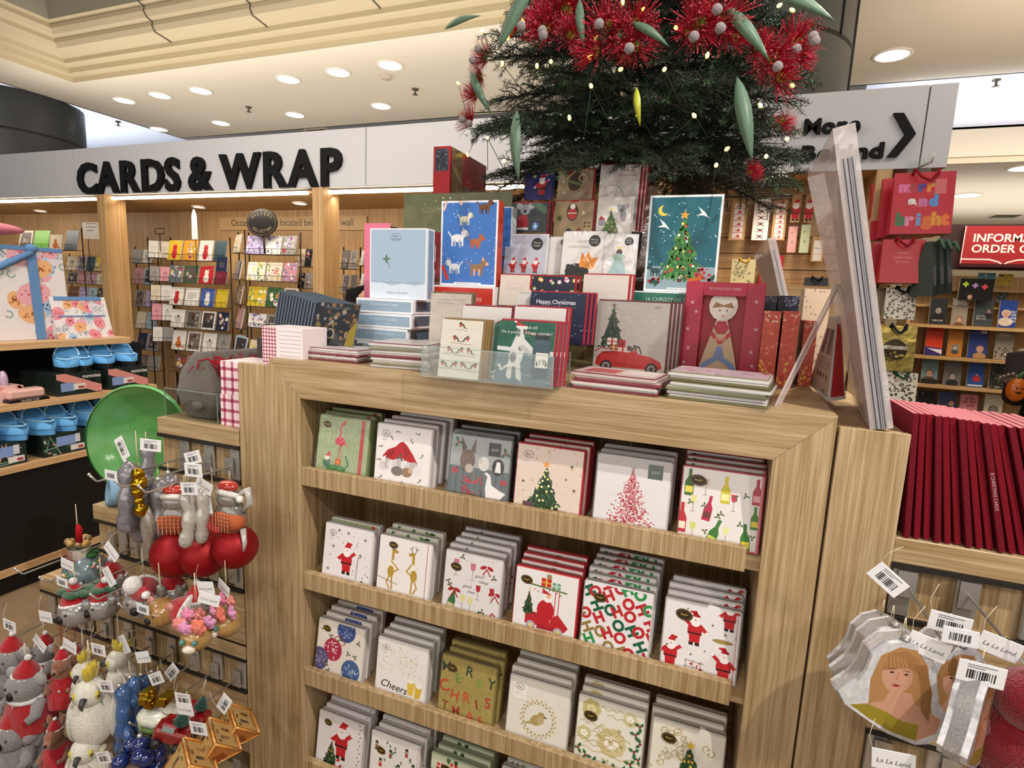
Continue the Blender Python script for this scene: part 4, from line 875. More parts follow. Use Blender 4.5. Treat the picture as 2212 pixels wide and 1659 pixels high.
flat_stack((800, 791), (925, 801), .15, 7, .0092, ['#c8c4bf', '#8f8a70', '#cfcac8', '#7a2a33'], 'wrapped card pack lying flat before the blue boxes, %s of seven', 'flat packs left of the holder', top=pale)
flat_stack((1234, 836), (1418, 858), .12, 4, .0095, ['#7a2832', '#d6cfcd', '#8d3540', '#cbb9b4'], 'wrapped red edged card pack before the car pack, %s of four', 'flat packs before the car pack', top=lambda A: (A.bg('#c9b2b3'), A.rect(.1, .1, .5, .5, '#b04a50'), A.rect(.55, .2, .95, .6, '#d8cfce')))
flat_stack((1441, 858), (1658, 884), .13, 6, .0095, ['#6d6a44', '#d5d2d0', '#8a8a64', '#cfd0cc'], 'wrapped green edged card pack before the red framed card, %s of six', 'flat packs at the front right', top=lambda A: (A.bg('#cbb7c2'), A.dots(26, .04, ['#b58a9c', '#d9d2da', '#c06a72'])))
# ---- acrylic holder with robin and green cards
def robin_card(A):
    A.bg('#ddd8c9'); k = 0
    for row, v in ((1, 1.18), (2, .88), (3, .62), (4, .3)):
        A.line([(.5-.13*row, v-.1), (.5+.13*row, v-.13)], .008, '#4a3a30')
        for i in range(row): A.bird(.5+(i-(row-1)/2)*.24, v-.02, .42, '#5a4a40', '#b5452c', 1 if i % 2 else -1); A.circ(.5+(i-(row-1)/2)*.24, v-.05, .035, '#d9d3c6', n=8)
def a_dogcard(A):
    A.bg('#1f5a47'); A.rect(0, 0, 1, .52, '#4f6d78'); A.poly([(0, .55), (1, .5), (1, .58), (0, .62)], '#cfd4d2')
    for a_ in ((0, .3, 1, .05), (.2, .52, .5, 0), (.55, .5, 1, .3)): A.line([(a_[0], a_[1]), (a_[2], a_[3])], .01, '#9fb0b5')
    W_, D_ = '#d3d4d0', '#6d7478'
    A.poly([(.22, .3), (.24, .6), (.34, .86), (.46, .84), (.5, .66), (.46, .4), (.4, .28)], W_); A.poly([(.22, .34), (.2, .12), (.26, .06), (.3, .1), (.3, .3)], W_); A.poly([(.36, .32), (.38, .1), (.46, .05), (.48, .1), (.44, .34)], W_); A.circ(.3, .44, .06, D_, ry=.09); A.circ(.42, .6, .04, D_)
    A.poly([(.42, .68), (.62, .56), (.66, .6), (.46, .78)], W_); A.poly([(.4, .6), (.6, .5), (.62, .54), (.44, .68)], '#b9bcba'); A.line([(.22, .3), (.1, .22), (.06, .3)], .04, W_); A.circ(.42, .9, .085, W_, ry=.075); A.poly([(.44, .93), (.6, .88), (.6, .84), (.44, .84)], '#4a3c36'); A.circ(.36, .86, .035, D_, ry=.07)
    A.line([(.58, .86), (.72, .83)], .025, '#c98a7a'); A.poly([(.32, .96), (.5, .98), (.3, 1.06)], '#b52a32'); A.rect(.31, .94, .51, .975, '#e6e2de'); A.circ(.29, 1.05, .025, '#e6e2de')
    A.rect(.64, .1, .94, .76, '#3f5560'); A.rect(.66, .76, .92, .88, '#2a3238'); A.rect(.7, .3, .92, .55, '#e0ddd6'); A.text('19', .81, .35, .09, '#4a4a48'); A.tree(.73, .33, .05, .1, n=8, top=None); A.tree(.89, .33, .05, .1, n=8, top=None)
    A.text('Life Hack #3', .5, A.hh-.12, .05, '#d5dcd6'); A.text('Do it yourself Advent calendar!', .5, A.hh-.21, .05, '#d5dcd6', wmax=.9)
hx0, hx1 = Py(927, 815, 0.004).x, Py(1204, 838, .004).x; zt = UT
def thinbox(mb, x0, x1, y0, y1, z0, z1, t=.0022, m='acrylic', back=True):
    mb.box(x0, y0, z0, x1, y0+t, z1, m=m); mb.box(x0, y0, z0, x0+t, y1, z1, m=m); mb.box(x1-t, y0, z0, x1, y1, z1, m=m); mb.box(x0, y0, z0, x1, y1, z0+t, m=m)
    if back: mb.box(x0, y1-t, z0, x1, y1, z1+.05, m=m)
    for a_, b_ in ((x0, y0), (x1-.002, y0), (x1-.002, y1)): mb.box(a_, b_, z0, a_+.002, b_+.002, z1, '#9fb0ac', 'gloss')
    mb.box(x0, y0, z1-.0015, x1, y0+t, z1, '#a9b8b4', 'gloss')
    return mb
o = thinbox(MB(), hx0, hx1, -.034, .10, UT, UT+.072).build('acrylic_holder'); tag(o, 'low clear acrylic holder at the front edge filled with single cards', 'card holder')
def cardrow(xl, xr, ym, yt, y, n, art, labels, grp, env=None, dy=.006, dx=.004, dzz=.0, tilt=R(9), film_=True, edge='#cfcac2', z0=UT+.003, name='greeting_card', cat='card'):
    w_, h_, l_ = stand(xl, xr, ym, yt, y, z0, tilt)
    for i in range(n):
        o = panel(name, w_, h_, .002, art, (l_.x+dx*i, y+dy*i, z0+dzz*i), tilt=tilt, edge=edge, env=env, film_=film_ and i == 0)
        tag(o, labels[i] if i < len(labels) else labels[-1], cat, grp)
W3 = ['%s', '%s']
cardrow(945, 1033, 800, 691, -.025, 4, robin_card, ['cream card with ten robins on branches, front of the holder', 'cream robin card directly behind the front robin card', 'third robin card in the acrylic holder', 'rearmost robin card in the acrylic holder'], 'robin cards', env='#8a7048')
cardrow(1058, 1088, 800, 697, -.008, 1, a_dogcard, ['green dog card with only its left edge showing'], 'green dog cards', env='#8e2a35')
cardrow(1068, 1190, 800, 694, -.022, 4, a_dogcard, ['green card of a dog and a biscuit jar, front of holder', 'green dog card directly behind the front one', 'third green dog card in the acrylic holder', 'rearmost green dog card in the acrylic holder'], 'green dog cards', env='#9a2432', dx=.007)
cardrow(990, 1096, 700, 662, .085, 1, lambda A: A.bg('#dcd7d4'), ['plain white card back, left of two above the acrylic holder'], 'white card backs', env='#7f1f2c')
cardrow(1103, 1215, 700, 664, .085, 2, lambda A: A.bg('#dcd7d6'), ['plain white card back, right of two above the acrylic holder', 'white card close behind the right plain white card'], 'white card backs', env='#9a2432', dx=.006)
def a_kraft(A): A.bg('#bfb5a9'); A.lines(.15, .85, A.hh-.25, A.hh-.1, 2, '#8a8278', .012); A.poly([(.45, .68), (.6, .84), (.72, .62), (.6, .58)], '#b5343a'); A.rect(.44, .64, .74, .67, '#ddd6d0')
cardrow(925, 1012, 700, 634, .20, 2, a_kraft, ['greyish kraft card with a small red shape left of the white cards', 'second greyish kraft card directly behind the first'], 'kraft cards', env='#6d5f4c', tilt=R(4), z0=UT)
# ---- red car pack and red framed card
def a_car(A):
    A.bg('#a8a19c'); A.rect(0, 0, 1, .2, '#b3ada8'); k = A.k
    for i in range(60): A.k = k; A.circ(A.r.random(), A.r.uniform(.2, A.hh), A.r.uniform(.005, .02), A.r.choice(('#b4aea9', '#9d9691')), n=6)
    A.tree(.24, .38, .36, .56, n=110, cols=('#35443a', '#4a5a48', '#26332c'), balls=('#35443a',), top='#6a5c4c', trunk=None)
    A.gift(.18, .4, .14, .1, '#c9c0b8', '#a3262c'); A.gift(.34, .36, .1, .12, '#a3262c', '#6e1a20'); A.gift(.22, .33, .12, .08, '#7a4030', '#c9a070'); A.gift(.34, .31, .14, .06, '#cfc6be', '#a3262c')
    A.poly([(.03, .12), (.05, .22), (.12, .3), (.3, .32), (.5, .31), (.6, .35), (.62, .3), (.82, .26), (.94, .2), (.96, .12), (.9, .09), (.1, .09)], '#a52a28'); A.poly([(.52, .33), (.56, .42), (.64, .4), (.68, .3), (.66, .3), (.63, .38), (.57, .39), (.54, .32)], '#3f3a38')
    A.poly([(.12, .3), (.3, .32), (.3, .3), (.14, .27)], '#7c1d1c'); A.line([(.3, .14), (.66, .13)], .012, '#7c1d1c'); A.circ(.5, .37, .035, '#4a4038'); A.circ(.58, .37, .03, '#6a5a50')
    for u in (.19, .82): A.circ(u, .1, .085, '#2c2826'); A.circ(u, .1, .055, '#8a8480'); A.circ(u, .1, .03, '#3a3532')
    A.text('ART', .84, A.hh-.08, .035, '#76706c'); A.line([(.02, .3), (.12, .36), (.2, .34)], .012, '#a3262c')
cardrow(1283, 1440, 740, 652, .335, 4, a_car, ['square card pack with a red car carrying a fir tree', 'card pack directly behind the red car pack', 'third card pack behind the red car pack', 'rearmost card pack behind the red car pack'], 'car card packs', env='#5c2c33', dx=.009, tilt=R(5), z0=UT, edge='#6a4a4c', dy=.012, name='card_pack', cat='card pack')
w_, h_, l_ = stand(1470, 1642, 740, 609, .40, UT); t = empty('framed_card', l_, (-R(3), 0, R(-4))); tag(t, 'red box framed fold-out card with a standing angel figure', 'card')
mb = MB(); F = '#a52a40'
mb.box(-w_/2, 0, 0, -w_*.27, .022, h_, F, 'card', ch=.001).box(w_*.27, 0, 0, w_/2, .022, h_, F, 'card', ch=.001).box(-w_*.27, 0, h_*.86, w_*.27, .022, h_, F, 'card', ch=.001).box(-w_*.27, 0, 0, w_*.27, .022, h_*.08, F, 'card').box(-w_*.27, .018, .0, w_*.27, .0225, h_, '#8f1620', 'card')
A = Art(mb, w_, h_)
for u, v in ((.1, 1.02), (.9, 1.06), (.07, .66), (.1, .4), (.93, .7), (.9, .4), (.06, .2), (.93, .22), (.16, .9)): A.star(u, v, .035, '#c9a7ad', 5, .3)
A.text('3D FOLD-OUT CARD', .5, A.hh-.1, .03, '#d3a9b0'); mb.build('card_frame', parent=t)
mb = MB(); mb.prism([(-w_*.26, .01), (w_*.26, .01), (w_*.2, h_*.25), (w_*.07, h_*.62), (w_*.03, h_*.68), (-w_*.03, h_*.68), (-w_*.07, h_*.62), (-w_*.2, h_*.25)], .008, .011, '#c3a98c', 'card'); mb.prism([(.033*w_/.18*math.cos(a/14*6.283)*1.0, h_*.76+.036*w_/.18*math.sin(a/14*6.283)) for a in range(14)], .007, .01, '#cfc5bd', 'card')
A = Art(mb, w_, h_, O=(-w_/2, .007, 0)); A.flower(.5, .7, .1, '#a8283a', '#b5364a', 6); A.line([(.38, .62), (.5, .5), (.62, .62)], .05, '#b52c3c')
for i in range(7): A.line([(.44+i*.02, .52), (.44+i*.02, .6)], .008, '#d6c49c')
A.line([(.26, .08), (.34, .2), (.46, .28), (.5, .42), (.54, .28), (.66, .2), (.74, .08)], .07, '#7486b4'); A.circ(.46, .93, .014, '#5a5560', n=7); A.circ(.55, .93, .014, '#5a5560', n=7); A.poly([(.48, .86), (.5, .84), (.53, .86)], '#a8384a'); A.poly([(.36, .96), (.4, 1.04), (.5, 1.0), (.6, 1.04), (.64, .96), (.5, .98)], '#8a6a44')
mb.build('paper_figure', parent=t)
# ---- tiered card display
def a_solid(bgc, fn=None):
    def f(A): A.bg(bgc); fn and fn(A)
    return f
def f_santa1(A): A.santa(.62, .12, .66); A.star(.34, .82, .1, '#8fbf5a'); A.dots(26, .012, ['#8a7ac0', '#b9b2dd'])
def f_wombat(A): A.circ(.5, .5, .2, '#4a3628', ry=.26, rot=-.3); A.poly([(.28, .66), (.5, .82), (.36, .9), (.22, .7)], '#b52c30'); A.line([(.3, .52), (.66, .42)], .07, '#6a7a4c'); A.text('Ho', .82, .3, .1, '#a8342c'); A.text('ho', .88, .12, .1, '#a8342c'); A.star(.16, .5, .06, '#e6ddcc', 6, .25); A.star(.2, .2, .06, '#e6ddcc', 6, .25); A.ring(.7, .6, .1, .015, '#e6ddcc')
def f_xmas(A): A.text('Merry', .74, A.hh-.18, .08, '#a05a5a'); A.text('Christmas', .7, A.hh-.29, .075, '#a05a5a'); A.ring(.34, .8, .3, .012, '#6a6a60', ry=.36, a0=-.4, a1=2.6); [A.rect(.08+i*.12, .5, .15+i*.12, .58, '#a5343c') for i in range(4)]; A.ring(.8, .55, .05, .012, '#8a8480', ry=.12); A.circ(.84, .42, .05, '#8a8480', ry=.08); A.dots(30, .01, ['#6a7a5a', '#a5343c'], (.05, .3, .6, A.hh-.1))
def f_koala(A): A.circ(.38, .68, .14, '#8f8f94'); A.circ(.22, .78, .09, '#a5a5aa'); A.circ(.54, .78, .09, '#a5a5aa'); A.circ(.38, .64, .04, '#26262a', ry=.05); A.circ(.34, .36, .16, '#a32a30', ry=.2); A.rect(.16, .16, .5, .22, '#ddd'); A.gift(.62, .16, .14, .18, '#4f7ab8', '#c8d6e8'); A.rect(0, .02, 1, .1, '#6a4630'); [A.leafs(.5+.06*i, .95-.02*i, .26, '#56705c', -.9-.1*i) for i in range(8)]; A.poly([(.2, .84), (.4, .98), (.52, .84)], '#a32a30')
def f_penguin(A): A.circ(.46, .62, .15, '#26221f', ry=.22); A.circ(.46, .58, .12, '#b2282e', ry=.15); A.rect(.34, .58, .58, .61, '#ddd0c0'); A.circ(.46, .76, .07, '#e4dccf'); A.poly([(.36, .86), (.58, .86), (.62, .98)], '#b2282e'); A.star(.74, .6, .08, '#e0d5c2', 6, .25); A.star(.72, .9, .05, '#e0d5c2', 6, .25); A.gift(.08, .4, .12, .14, '#5a6a2c', '#3a2a1c'); A.circ(.4, .08, .09, '#26221f', ry=.14); A.circ(.66, .1, .08, '#8a2a2a', ry=.12); A.gift(.78, .24, .15, .14, '#5a4a2c', '#b5a26a')
def f_koatree(A): A.tree(.42, .08, .6, .7, n=90, cols=('#5f7a44', '#466236'), top='#e2cf5a'); A.circ(.72, .82, .12, '#8d8d95'); A.circ(.62, .9, .06, '#a0a0a8'); A.circ(.86, .88, .07, '#a0a0a8'); A.circ(.78, .6, .1, '#8a8a92', ry=.16); A.circ(.16, .42, .11, '#8d8d95'); A.poly([(.06, .5), (.28, .5), (.12, .62)], '#a32a30'); A.circ(.72, .78, .03, '#2a2a2e')
def f_wallet(t, c): 
    def f(A): A.text(t, .5, A.hh*.66, .09, c, wmax=.8); A.circ(.78, A.hh-.2, .14, '#15171c', n=20); A.text('Money', .78, A.hh-.19, .045, '#c9c6c4'); A.text('Wallet', .78, A.hh-.26, .045, '#c9c6c4'); [A.santa(.22+.28*i, .03, .3) for i in range(3)] if t[:1] == 'H' and '\u0020' in t and len(t) == 8 else None
    return f
def f_crown(A): A.text('HAPPY', .5, A.hh-.26, .07, '#8a847f', wmax=.5); A.text('CHRISTMAS', .4, A.hh-.38, .07, '#8a847f', wmax=.62); A.circ(.4, .08, .3, '#1c1a1a', ry=.2); A.circ(.18, .2, .06, '#1c1a1a'); A.poly([(.44, .2), (.5, .55), (.58, .42), (.66, .56), (.74, .4), (.9, .44), (.78, .14)], '#d9862c'); f_wallet('', '#888')(A)
def f_angel(A): A.poly([(.16, .0), (.8, .0), (.6, .55), (.4, .55)], '#a9c9cd'); A.circ(.5, .72, .1, '#4a3a30'); A.circ(.5, .56, .2, '#9fbfb0', ry=.12); A.circ(.5, .86, .1, '#d6c777', ry=.04); f_wallet('', '#888')(A)
def f_merrytxt(A): A.text('A SEASON', .5, .5, .09, '#b5aaa4', wmax=.8); A.dots(24, .01, ['#a8646a'], (.05, A.hh-.3, .95, A.hh-.05))
def f_xtxt(A): A.text('A CHRISTMAS', .5, A.hh-.45, .09, '#b9aea8', wmax=.8); A.dots(14, .008, ['#b9aea8'])
def f_floral(A): 
    for i in range(30): A.flower(A.r.random(), A.r.random()*A.hh, .05, A.r.choice(('#a83a5c', '#d9c9d2', '#6a8a44', '#cfa53a')), '#e8dfe4', 5)
def f_happy(A): A.text('Happy Christmas', .46, A.hh-.2, .085, '#e0dfe6', bold=.01, wmax=.72); A.dots(60, .01, ['#9fa3b8', '#6d7288']); A.star(.5, A.hh-.45, .06, '#c9b6a0')
NV = '#20263e'
tiers = [
 (1133, 1192, 400, 374, .66, 432, a_solid('#2b2360', f_santa1), 'small purple card of Santa with a green star', '#2b2360', '#2b2360', 1),
 (1204, 1280, 400, 366, .65, 432, a_solid('#a08a6a', f_wombat), 'kraft card of a furry animal in Santa hat with Ho ho', '#a08a6a', '#9a2029', 1),
 (1292, 1379, 400, 356, .64, 500, a_solid('#dcd6d3', f_xmas), 'tall white card with the words Merry Christmas at the top', '#ddd7d4', '#9a2029', 3),
 (1102, 1181, 470, 438, .56, 510, a_solid('#3a4044', f_koala), 'dark card of a koala in a Santa hat with blue present', '#3a4044', '#9a2029', 2),
 (1196, 1280, 470, 434, .55, 512, a_solid('#9a8462', f_penguin), 'kraft card of a penguin in a red jumper', '#9a8462', '#9a2029', 2),
 (1288, 1362, 470, 427, .54, 512, a_solid('#d9d3ce', f_koatree), 'white card of two koalas decorating a small tree', '#d9d3ce', '#c9c4c2', 1),
 (1088, 1176, 560, 508, .46, 592, a_solid('#b6b9c8', f_wallet('HO HO HO', '#dfe2ea')), 'pale blue money wallet card with three small Santas', '#c9cad2', '#cfcfd2', 1),
 (1180, 1222, 560, 514, .475, 594, a_solid('#d5d1cf', f_wallet('HO', '#8a8480')), 'narrow visible white money wallet between the blue and crown ones', '#d5d1cf', '#cfcfd2', 1),
 (1212, 1300, 560, 502, .45, 594, a_solid('#dcd8d6', f_crown), 'white money wallet with a black dog in an orange crown', '#dcd8d6', '#cfcfd2', 1),
 (1302, 1370, 560, 508, .455, 594, a_solid('#dbd8d6', f_angel), 'white money wallet with a pale green angel', '#dbd8d6', '#cfcfd2', 1),
 (1078, 1142, 620, 594, .37, 660, a_solid('#cfc3b8', f_merrytxt), 'cream card with faint lettering at the left of its tier', '#cfc3b8', '#9a2029', 2),
 (1142, 1240, 612, 597, .375, 660, a_solid('#1f2436', f_floral), 'navy floral card half hidden behind the Happy Christmas card', '#1f2436', '#9a2029', 2),
 (1258, 1356, 620, 594, .365, 672, a_solid('#c8bdb5', f_xtxt), 'cream card with pale lettering A CHRISTMAS, red envelope', '#c8bdb5', '#9a2029', 2),
 (1112, 1140, 670, 634, .285, 742, a_solid('#c9c6c4'), 'white wrapped card edge left of the Happy Christmas card', '#c9c6c4', '#a9a6a4', 2),
 (1142, 1262, 670, 632, .27, 742, a_solid(NV, f_happy), 'navy card lettered Happy Christmas with white dots', NV, '#9a2436', 3),
]
tz = {}
for xl, xr, ym, yt, y, yb, art, lab, edge, env, n in tiers:
    z0 = max(UT+.012, Py((xl+xr)/2, yb, y).z); tz[round(y, 1)] = min(tz.get(round(y, 1), 9), z0)
    w_, h_, l_ = stand(xl, xr, ym, yt, y, z0, R(7))
    for i in range(n):
        o = panel('greeting_card', w_, h_, .003, art, (l_.x+.009*i, y+.011*i, z0), tilt=R(7), edge=edge, env=env, film_=(i == 0 and 'wallet' in lab))
        tag(o, lab if i == 0 else ' '.join(('card %s the %s' % (['', 'directly behind', 'second behind'][i], lab)).split()[:15]), 'card', 'cards on the tiered stand')
t = empty('tiered_card_stand'); tag(t, 'clear stepped acrylic stand holding rows of Christmas cards', 'card stand')
xa, xb = Py(1080, 650, .37).x-.01, Py(1375, 600, .45).x+.03
for y, z in ((.262, UT+.01), (.355, None), (.44, None), (.53, None), (.63, None)):
    z = z or min(v for k, v in tz.items() if abs(k-y) < .08); mb = MB(); mb.box(xa, y, z-.003, xb, y+.075, z-.0005, m='acrylic'); mb.box(xa, y-.002, z-.003, xb, y, z+.018, m='acrylic'); mb.build('tier', parent=t)
    MB().box(xa, y+.073, UT, xb, y+.075, z, m='acrylic').build('riser_panel', parent=t)
# kraft packs between the tiers and the teal box
cardrow(1383, 1408, 500, 404, .6, 3, a_solid('#6a5340', lambda A: A.dots(30, .05, ['#4a3a2c', '#8a7358'])), ['brown patterned pack edge between white cards and teal box', 'second brown patterned pack beside the teal box', 'third brown patterned pack beside the teal box'], 'brown packs', z0=UT, edge='#5a4636', dx=-.008, name='card_pack', cat='card pack')
# ---- right end: leaf boxes, navy boxes, printed box, wedge box
def a_leaf(A):
    A.bg('#b9442f'); hh = A.hh
    for i in range(46): A.leafs(A.r.random(), A.r.random()*hh*.95, .34, A.r.choice(('#c94a34', '#a8332a', '#d97a5a', '#c95a3c')), A.r.uniform(0, 6))
    for i in range(9): A.leafs(A.r.random(), A.r.random()*hh*.3, .4, '#d9a53a', A.r.uniform(.5, 2.6))
    for i in range(8): A.leafs(A.r.random(), hh-.1-A.r.random()*.5, .3, '#d9a78c', A.r.uniform(0, 6))
for i, (xl, xr, y) in enumerate(((1646, 1683, .36), (1688, 1724, .36))):
    w_, h_, l_ = stand(xl, xr, 720, 672, y, UT); mb = MB(); mb.box(-w_/2, 0, 0, w_/2, .12, h_, '#8c5a3a', 'card', ch=.001); a_leaf(Art(mb, w_, h_)); o = mb.build('leaf_box', l_); tag(o, ['narrow orange leaf patterned box, left of the pair', 'narrow orange leaf patterned box, right of the pair'][i], 'box', 'orange leaf boxes')
for i, (xl, xr, y) in enumerate(((1652, 1678, .50), (1681, 1727, .50))):
    w_, h_, l_ = stand(xl, xr, 650, 639, y, UT); mb = MB(); mb.box(-w_/2, 0, 0, w_/2, .1, h_, '#14182c', 'card', ch=.001); A = Art(mb, w_, h_); A.bg('#161a30'); A.dots(70, .022, ['#aab0c4'], (.3*i, A.hh-.55, 1, A.hh)); o = mb.build('navy_box', l_); tag(o, ['navy box with silver stars behind the left leaf box', 'navy box with silver stars behind the right leaf box'][i], 'box', 'navy star boxes')
w_, h_, l_ = stand(1735, 1792, 660, 624, .62, UT); mb = MB(); mb.box(-w_/2, 0, 0, w_/2, .1, h_, '#cbb59c', 'card', ch=.001); A = Art(mb, w_, h_); A.bg('#d2b9a0')
for i in range(30): A.leafs(A.r.random(), A.r.random()*A.hh, .12, '#8a6a52', A.r.uniform(0, 6))
o = mb.build('printed_box', l_); tag(o, 'beige box printed with small brown sprigs behind the wedge box', 'box')
w_, h_, l_ = stand(1733, 1762, 740, 693, .42, UT); mb = MB(); mb.box(-w_/2, 0, 0, w_/2, .1, h_, '#a8402c', 'card'); a_leaf(Art(mb, w_, h_)); o = mb.build('leaf_box', l_); tag(o, 'orange leaf patterned box half hidden behind the white wedge box', 'box', 'orange leaf boxes')
# wedge box
A0, B0, C0 = Pz(1747, 829, UT), Pz(1788, 867, UT), Pz(1827, 862, UT); D0 = A0+(C0-B0); up = Vector((0, 0, Py(1786, 680, (A0.y+B0.y)/2).z-UT))
T0 = (A0+D0)/2*.62+(B0+C0)/2*.38+up; T1 = T0+(B0-A0)*.12; 
mb = MB(); tl = T0-(C0-B0)*.12; tr = T1-(C0-B0)*.12; vs = [A0, B0, C0, D0, (A0+D0)/2*.66+(B0+C0)/2*.34-(C0-B0)*.1+up, (A0+D0)/2*.34+(B0+C0)/2*.66-(C0-B0)*.1+up, (A0+D0)/2*.34+(B0+C0)/2*.66+(C0-B0)*.1+up, (A0+D0)/2*.66+(B0+C0)/2*.34+(C0-B0)*.1+up]
vs = [tuple(v-A0) for v in vs]
mb.add(vs, [(0, 3, 2, 1), (4, 5, 6, 7), (0, 1, 5, 4), (1, 2, 6, 5), (2, 3, 7, 6), (3, 0, 4, 7)], '#dcd6d4', 'card')
def onface(mb, a, b, c, d, rects):   # quad a(bl) b(br) c(tr) d(tl)
    n = (Vector(b)-Vector(a)).cross(Vector(d)-Vector(a)).normalized()*.0006
    for (u0, v0, u1, v1, col) in rects:
        q = lambda u, v: tuple((Vector(a)*(1-u)+Vector(b)*u)*(1-v)+(Vector(d)*(1-u)+Vector(c)*u)*v+n)
        mb.add([q(u0, v0), q(u1, v0), q(u1, v1), q(u0, v1)], [(0, 1, 2, 3)], col, 'card')
onface(mb, vs[0], vs[1], vs[5], vs[4], [(.04, .03, .96, .97, '#b9a69a'), (.12, .5, .46, .82, '#5f5a66'), (.54, .5, .9, .82, '#565c70')]+[(.12, .44-.03*i, .86, .452-.03*i, '#84766e') for i in range(5)]+[(.1+.16*i, .2, .2+.16*i, .26, ('#7a3a3a', '#5a5a60')[i % 2]) for i in range(5)]+[(.7, .03, .9, .08, '#8a2a2a')])
onface(mb, vs[1], vs[2], vs[6], vs[5], [(.12, .04, .9, .9, '#b5302c')])
o = mb.build('wedge_box', A0); tag(o, 'upright wedge shaped white box with text face and red side', 'box')
# ---- tall wrapped sheets leaning at the right end
def sheets(nb, fb, nt_, ft, n, th, name, lab, film_top, ff=None):
    t = empty(name, nb); tag(t, lab, 'wrapping paper'); nrm = (fb-nb).cross(nt_-nb).normalized()
    if nrm.x > 0: nrm = -nrm       # towards the left
    P = [Vector((0, 0, 0)), fb-nb, ft-nb, nt_-nb]; cols = ['#b5a5a0', '#23252d', '#9a9aa6', '#1d2028', '#6a6c7c', '#26282e', '#a7a4a8']
    for i in range(n):
        a = -nrm*th*(i-.0); b_ = -nrm*(th*(i+.62)); vs = [p+a for p in P]+[p+b_ for p in P]; mb = MB()
        mb.add([tuple(v) for v in vs], [(0, 1, 2, 3), (7, 6, 5, 4), (0, 4, 5, 1), (1, 5, 6, 2), (2, 6, 7, 3), (3, 7, 4, 0)], cols[i % 7], 'card')
        if i == 0:
            def q(u, v, e=.0006): return tuple((P[0]*(1-u)+P[1]*u)*(1-v)+(P[3]*(1-u)+P[2]*u)*v+nrm*e)
            rr = random.Random(5)
            fs = [(0, 1, 2, 3)] if (Vector(q(1, 0))-Vector(q(0, 0))).cross(Vector(q(0, 1))-Vector(q(0, 0))).dot(nrm) > 0 else [(3, 2, 1, 0)]
            mb.add([q(0, 0), q(1, 0), q(1, .45), q(0, .45)], fs, '#c49a94', 'card'); mb.add([q(0, .45), q(1, .45), q(1, 1), q(0, 1)], fs, '#a09490', 'card')
            for k in range(70):
                u = rr.random(); v0 = rr.uniform(0, .8); v1 = v0+rr.uniform(.08, .3); mb.add([q(u, v0, .0009), q(u+.02, v0, .0009), q(u+.02, min(v1, 1), .0009), q(u, min(v1, 1), .0009)], fs, rr.choice(('#d9ccc8', '#7a6a66', '#c9b0aa', '#d5c9c6')), 'card')
        mb.build('paper_sheet', parent=t)
    mb = MB(); e = nrm*.006; w_ = -nrm*(th*n+.006); F2 = (ff-nb) if ff is not None else P[2]; up = (P[3]-P[0]).normalized()*film_top; vs = [P[0]+e, P[1]+e, F2+e+up*.35, P[3]+e+up, P[0]+w_, P[1]+w_, F2+w_+up*.35, P[3]+w_+up]
    mb.add([tuple(v) for v in vs], [(0, 1, 2, 3), (7, 6, 5, 4), (0, 4, 5, 1), (1, 5, 6, 2), (2, 6, 7, 3), (3, 7, 4, 0)], m='haze_film'); mb.build('clear_wrapper', parent=t)
    return t
nb = Vector((Py(1888, 930, .002).x, .004, 1.3415)); fb = Pz(1850, 868, 1.345); nt_ = Py(1815, 345, .05); ft = Py(1796, 455, fb.y+.07)
sheets(nb, fb, nt_, ft, 7, .0035, 'wrapping_sheets', 'tall stack of wrapping sheets in clear film leaning at the right corner', .06, Py(1752, 400, fb.y+.09))
nb = Vector((Pz(1692, 700, UT).x, .95, UT)); fb = nb+Vector((-.005, .1, 0)); nt_ = Py(1668, 545, .93); ft = Py(1640, 560, 1.06)
sheets(Py(1702, 700, .8)*1.0, Py(1672, 690, .95), Py(1668, 540, .82), Py(1634, 560, .97), 3, .004, 'wrapping_sheets', 'smaller wrapped sheets leaning behind the leaf boxes', .04)
# acrylic easel
t = empty('acrylic_easel'); tag(t, 'clear acrylic easel strip crossing before the wedge box', 'easel')
a = Pz(1672, 878, UT); c = Py(1806, 612, .20); d = Pz(1868, 800, 1.345)
for nm, p, q in (('leg', a, c), ('leg', c, d)):
    p, q = Vector(p), Vector(q); s_ = Vector((.012, .03, 0)); k = Vector((.0, 0, .002))
    mb = MB(); mb.add([tuple(v) for v in (p, p+s_, q+s_, q, p+Vector((.003, -.001, 0)), p+s_+Vector((.003, -.001, 0)), q+s_+Vector((.003, -.001, 0)), q+Vector((.003, -.001, 0)))], [(3, 2, 1, 0), (4, 5, 6, 7), (0, 1, 5, 4), (1, 2, 6, 5), (2, 3, 7, 6), (3, 0, 4, 7)], m='haze_film')
    for u, v in ((p, q), (p+s_, q+s_)): mb.tube([u, v], .0011, '#c9b4ae', 'gloss', n=4)
    mb.build(nm, parent=t)
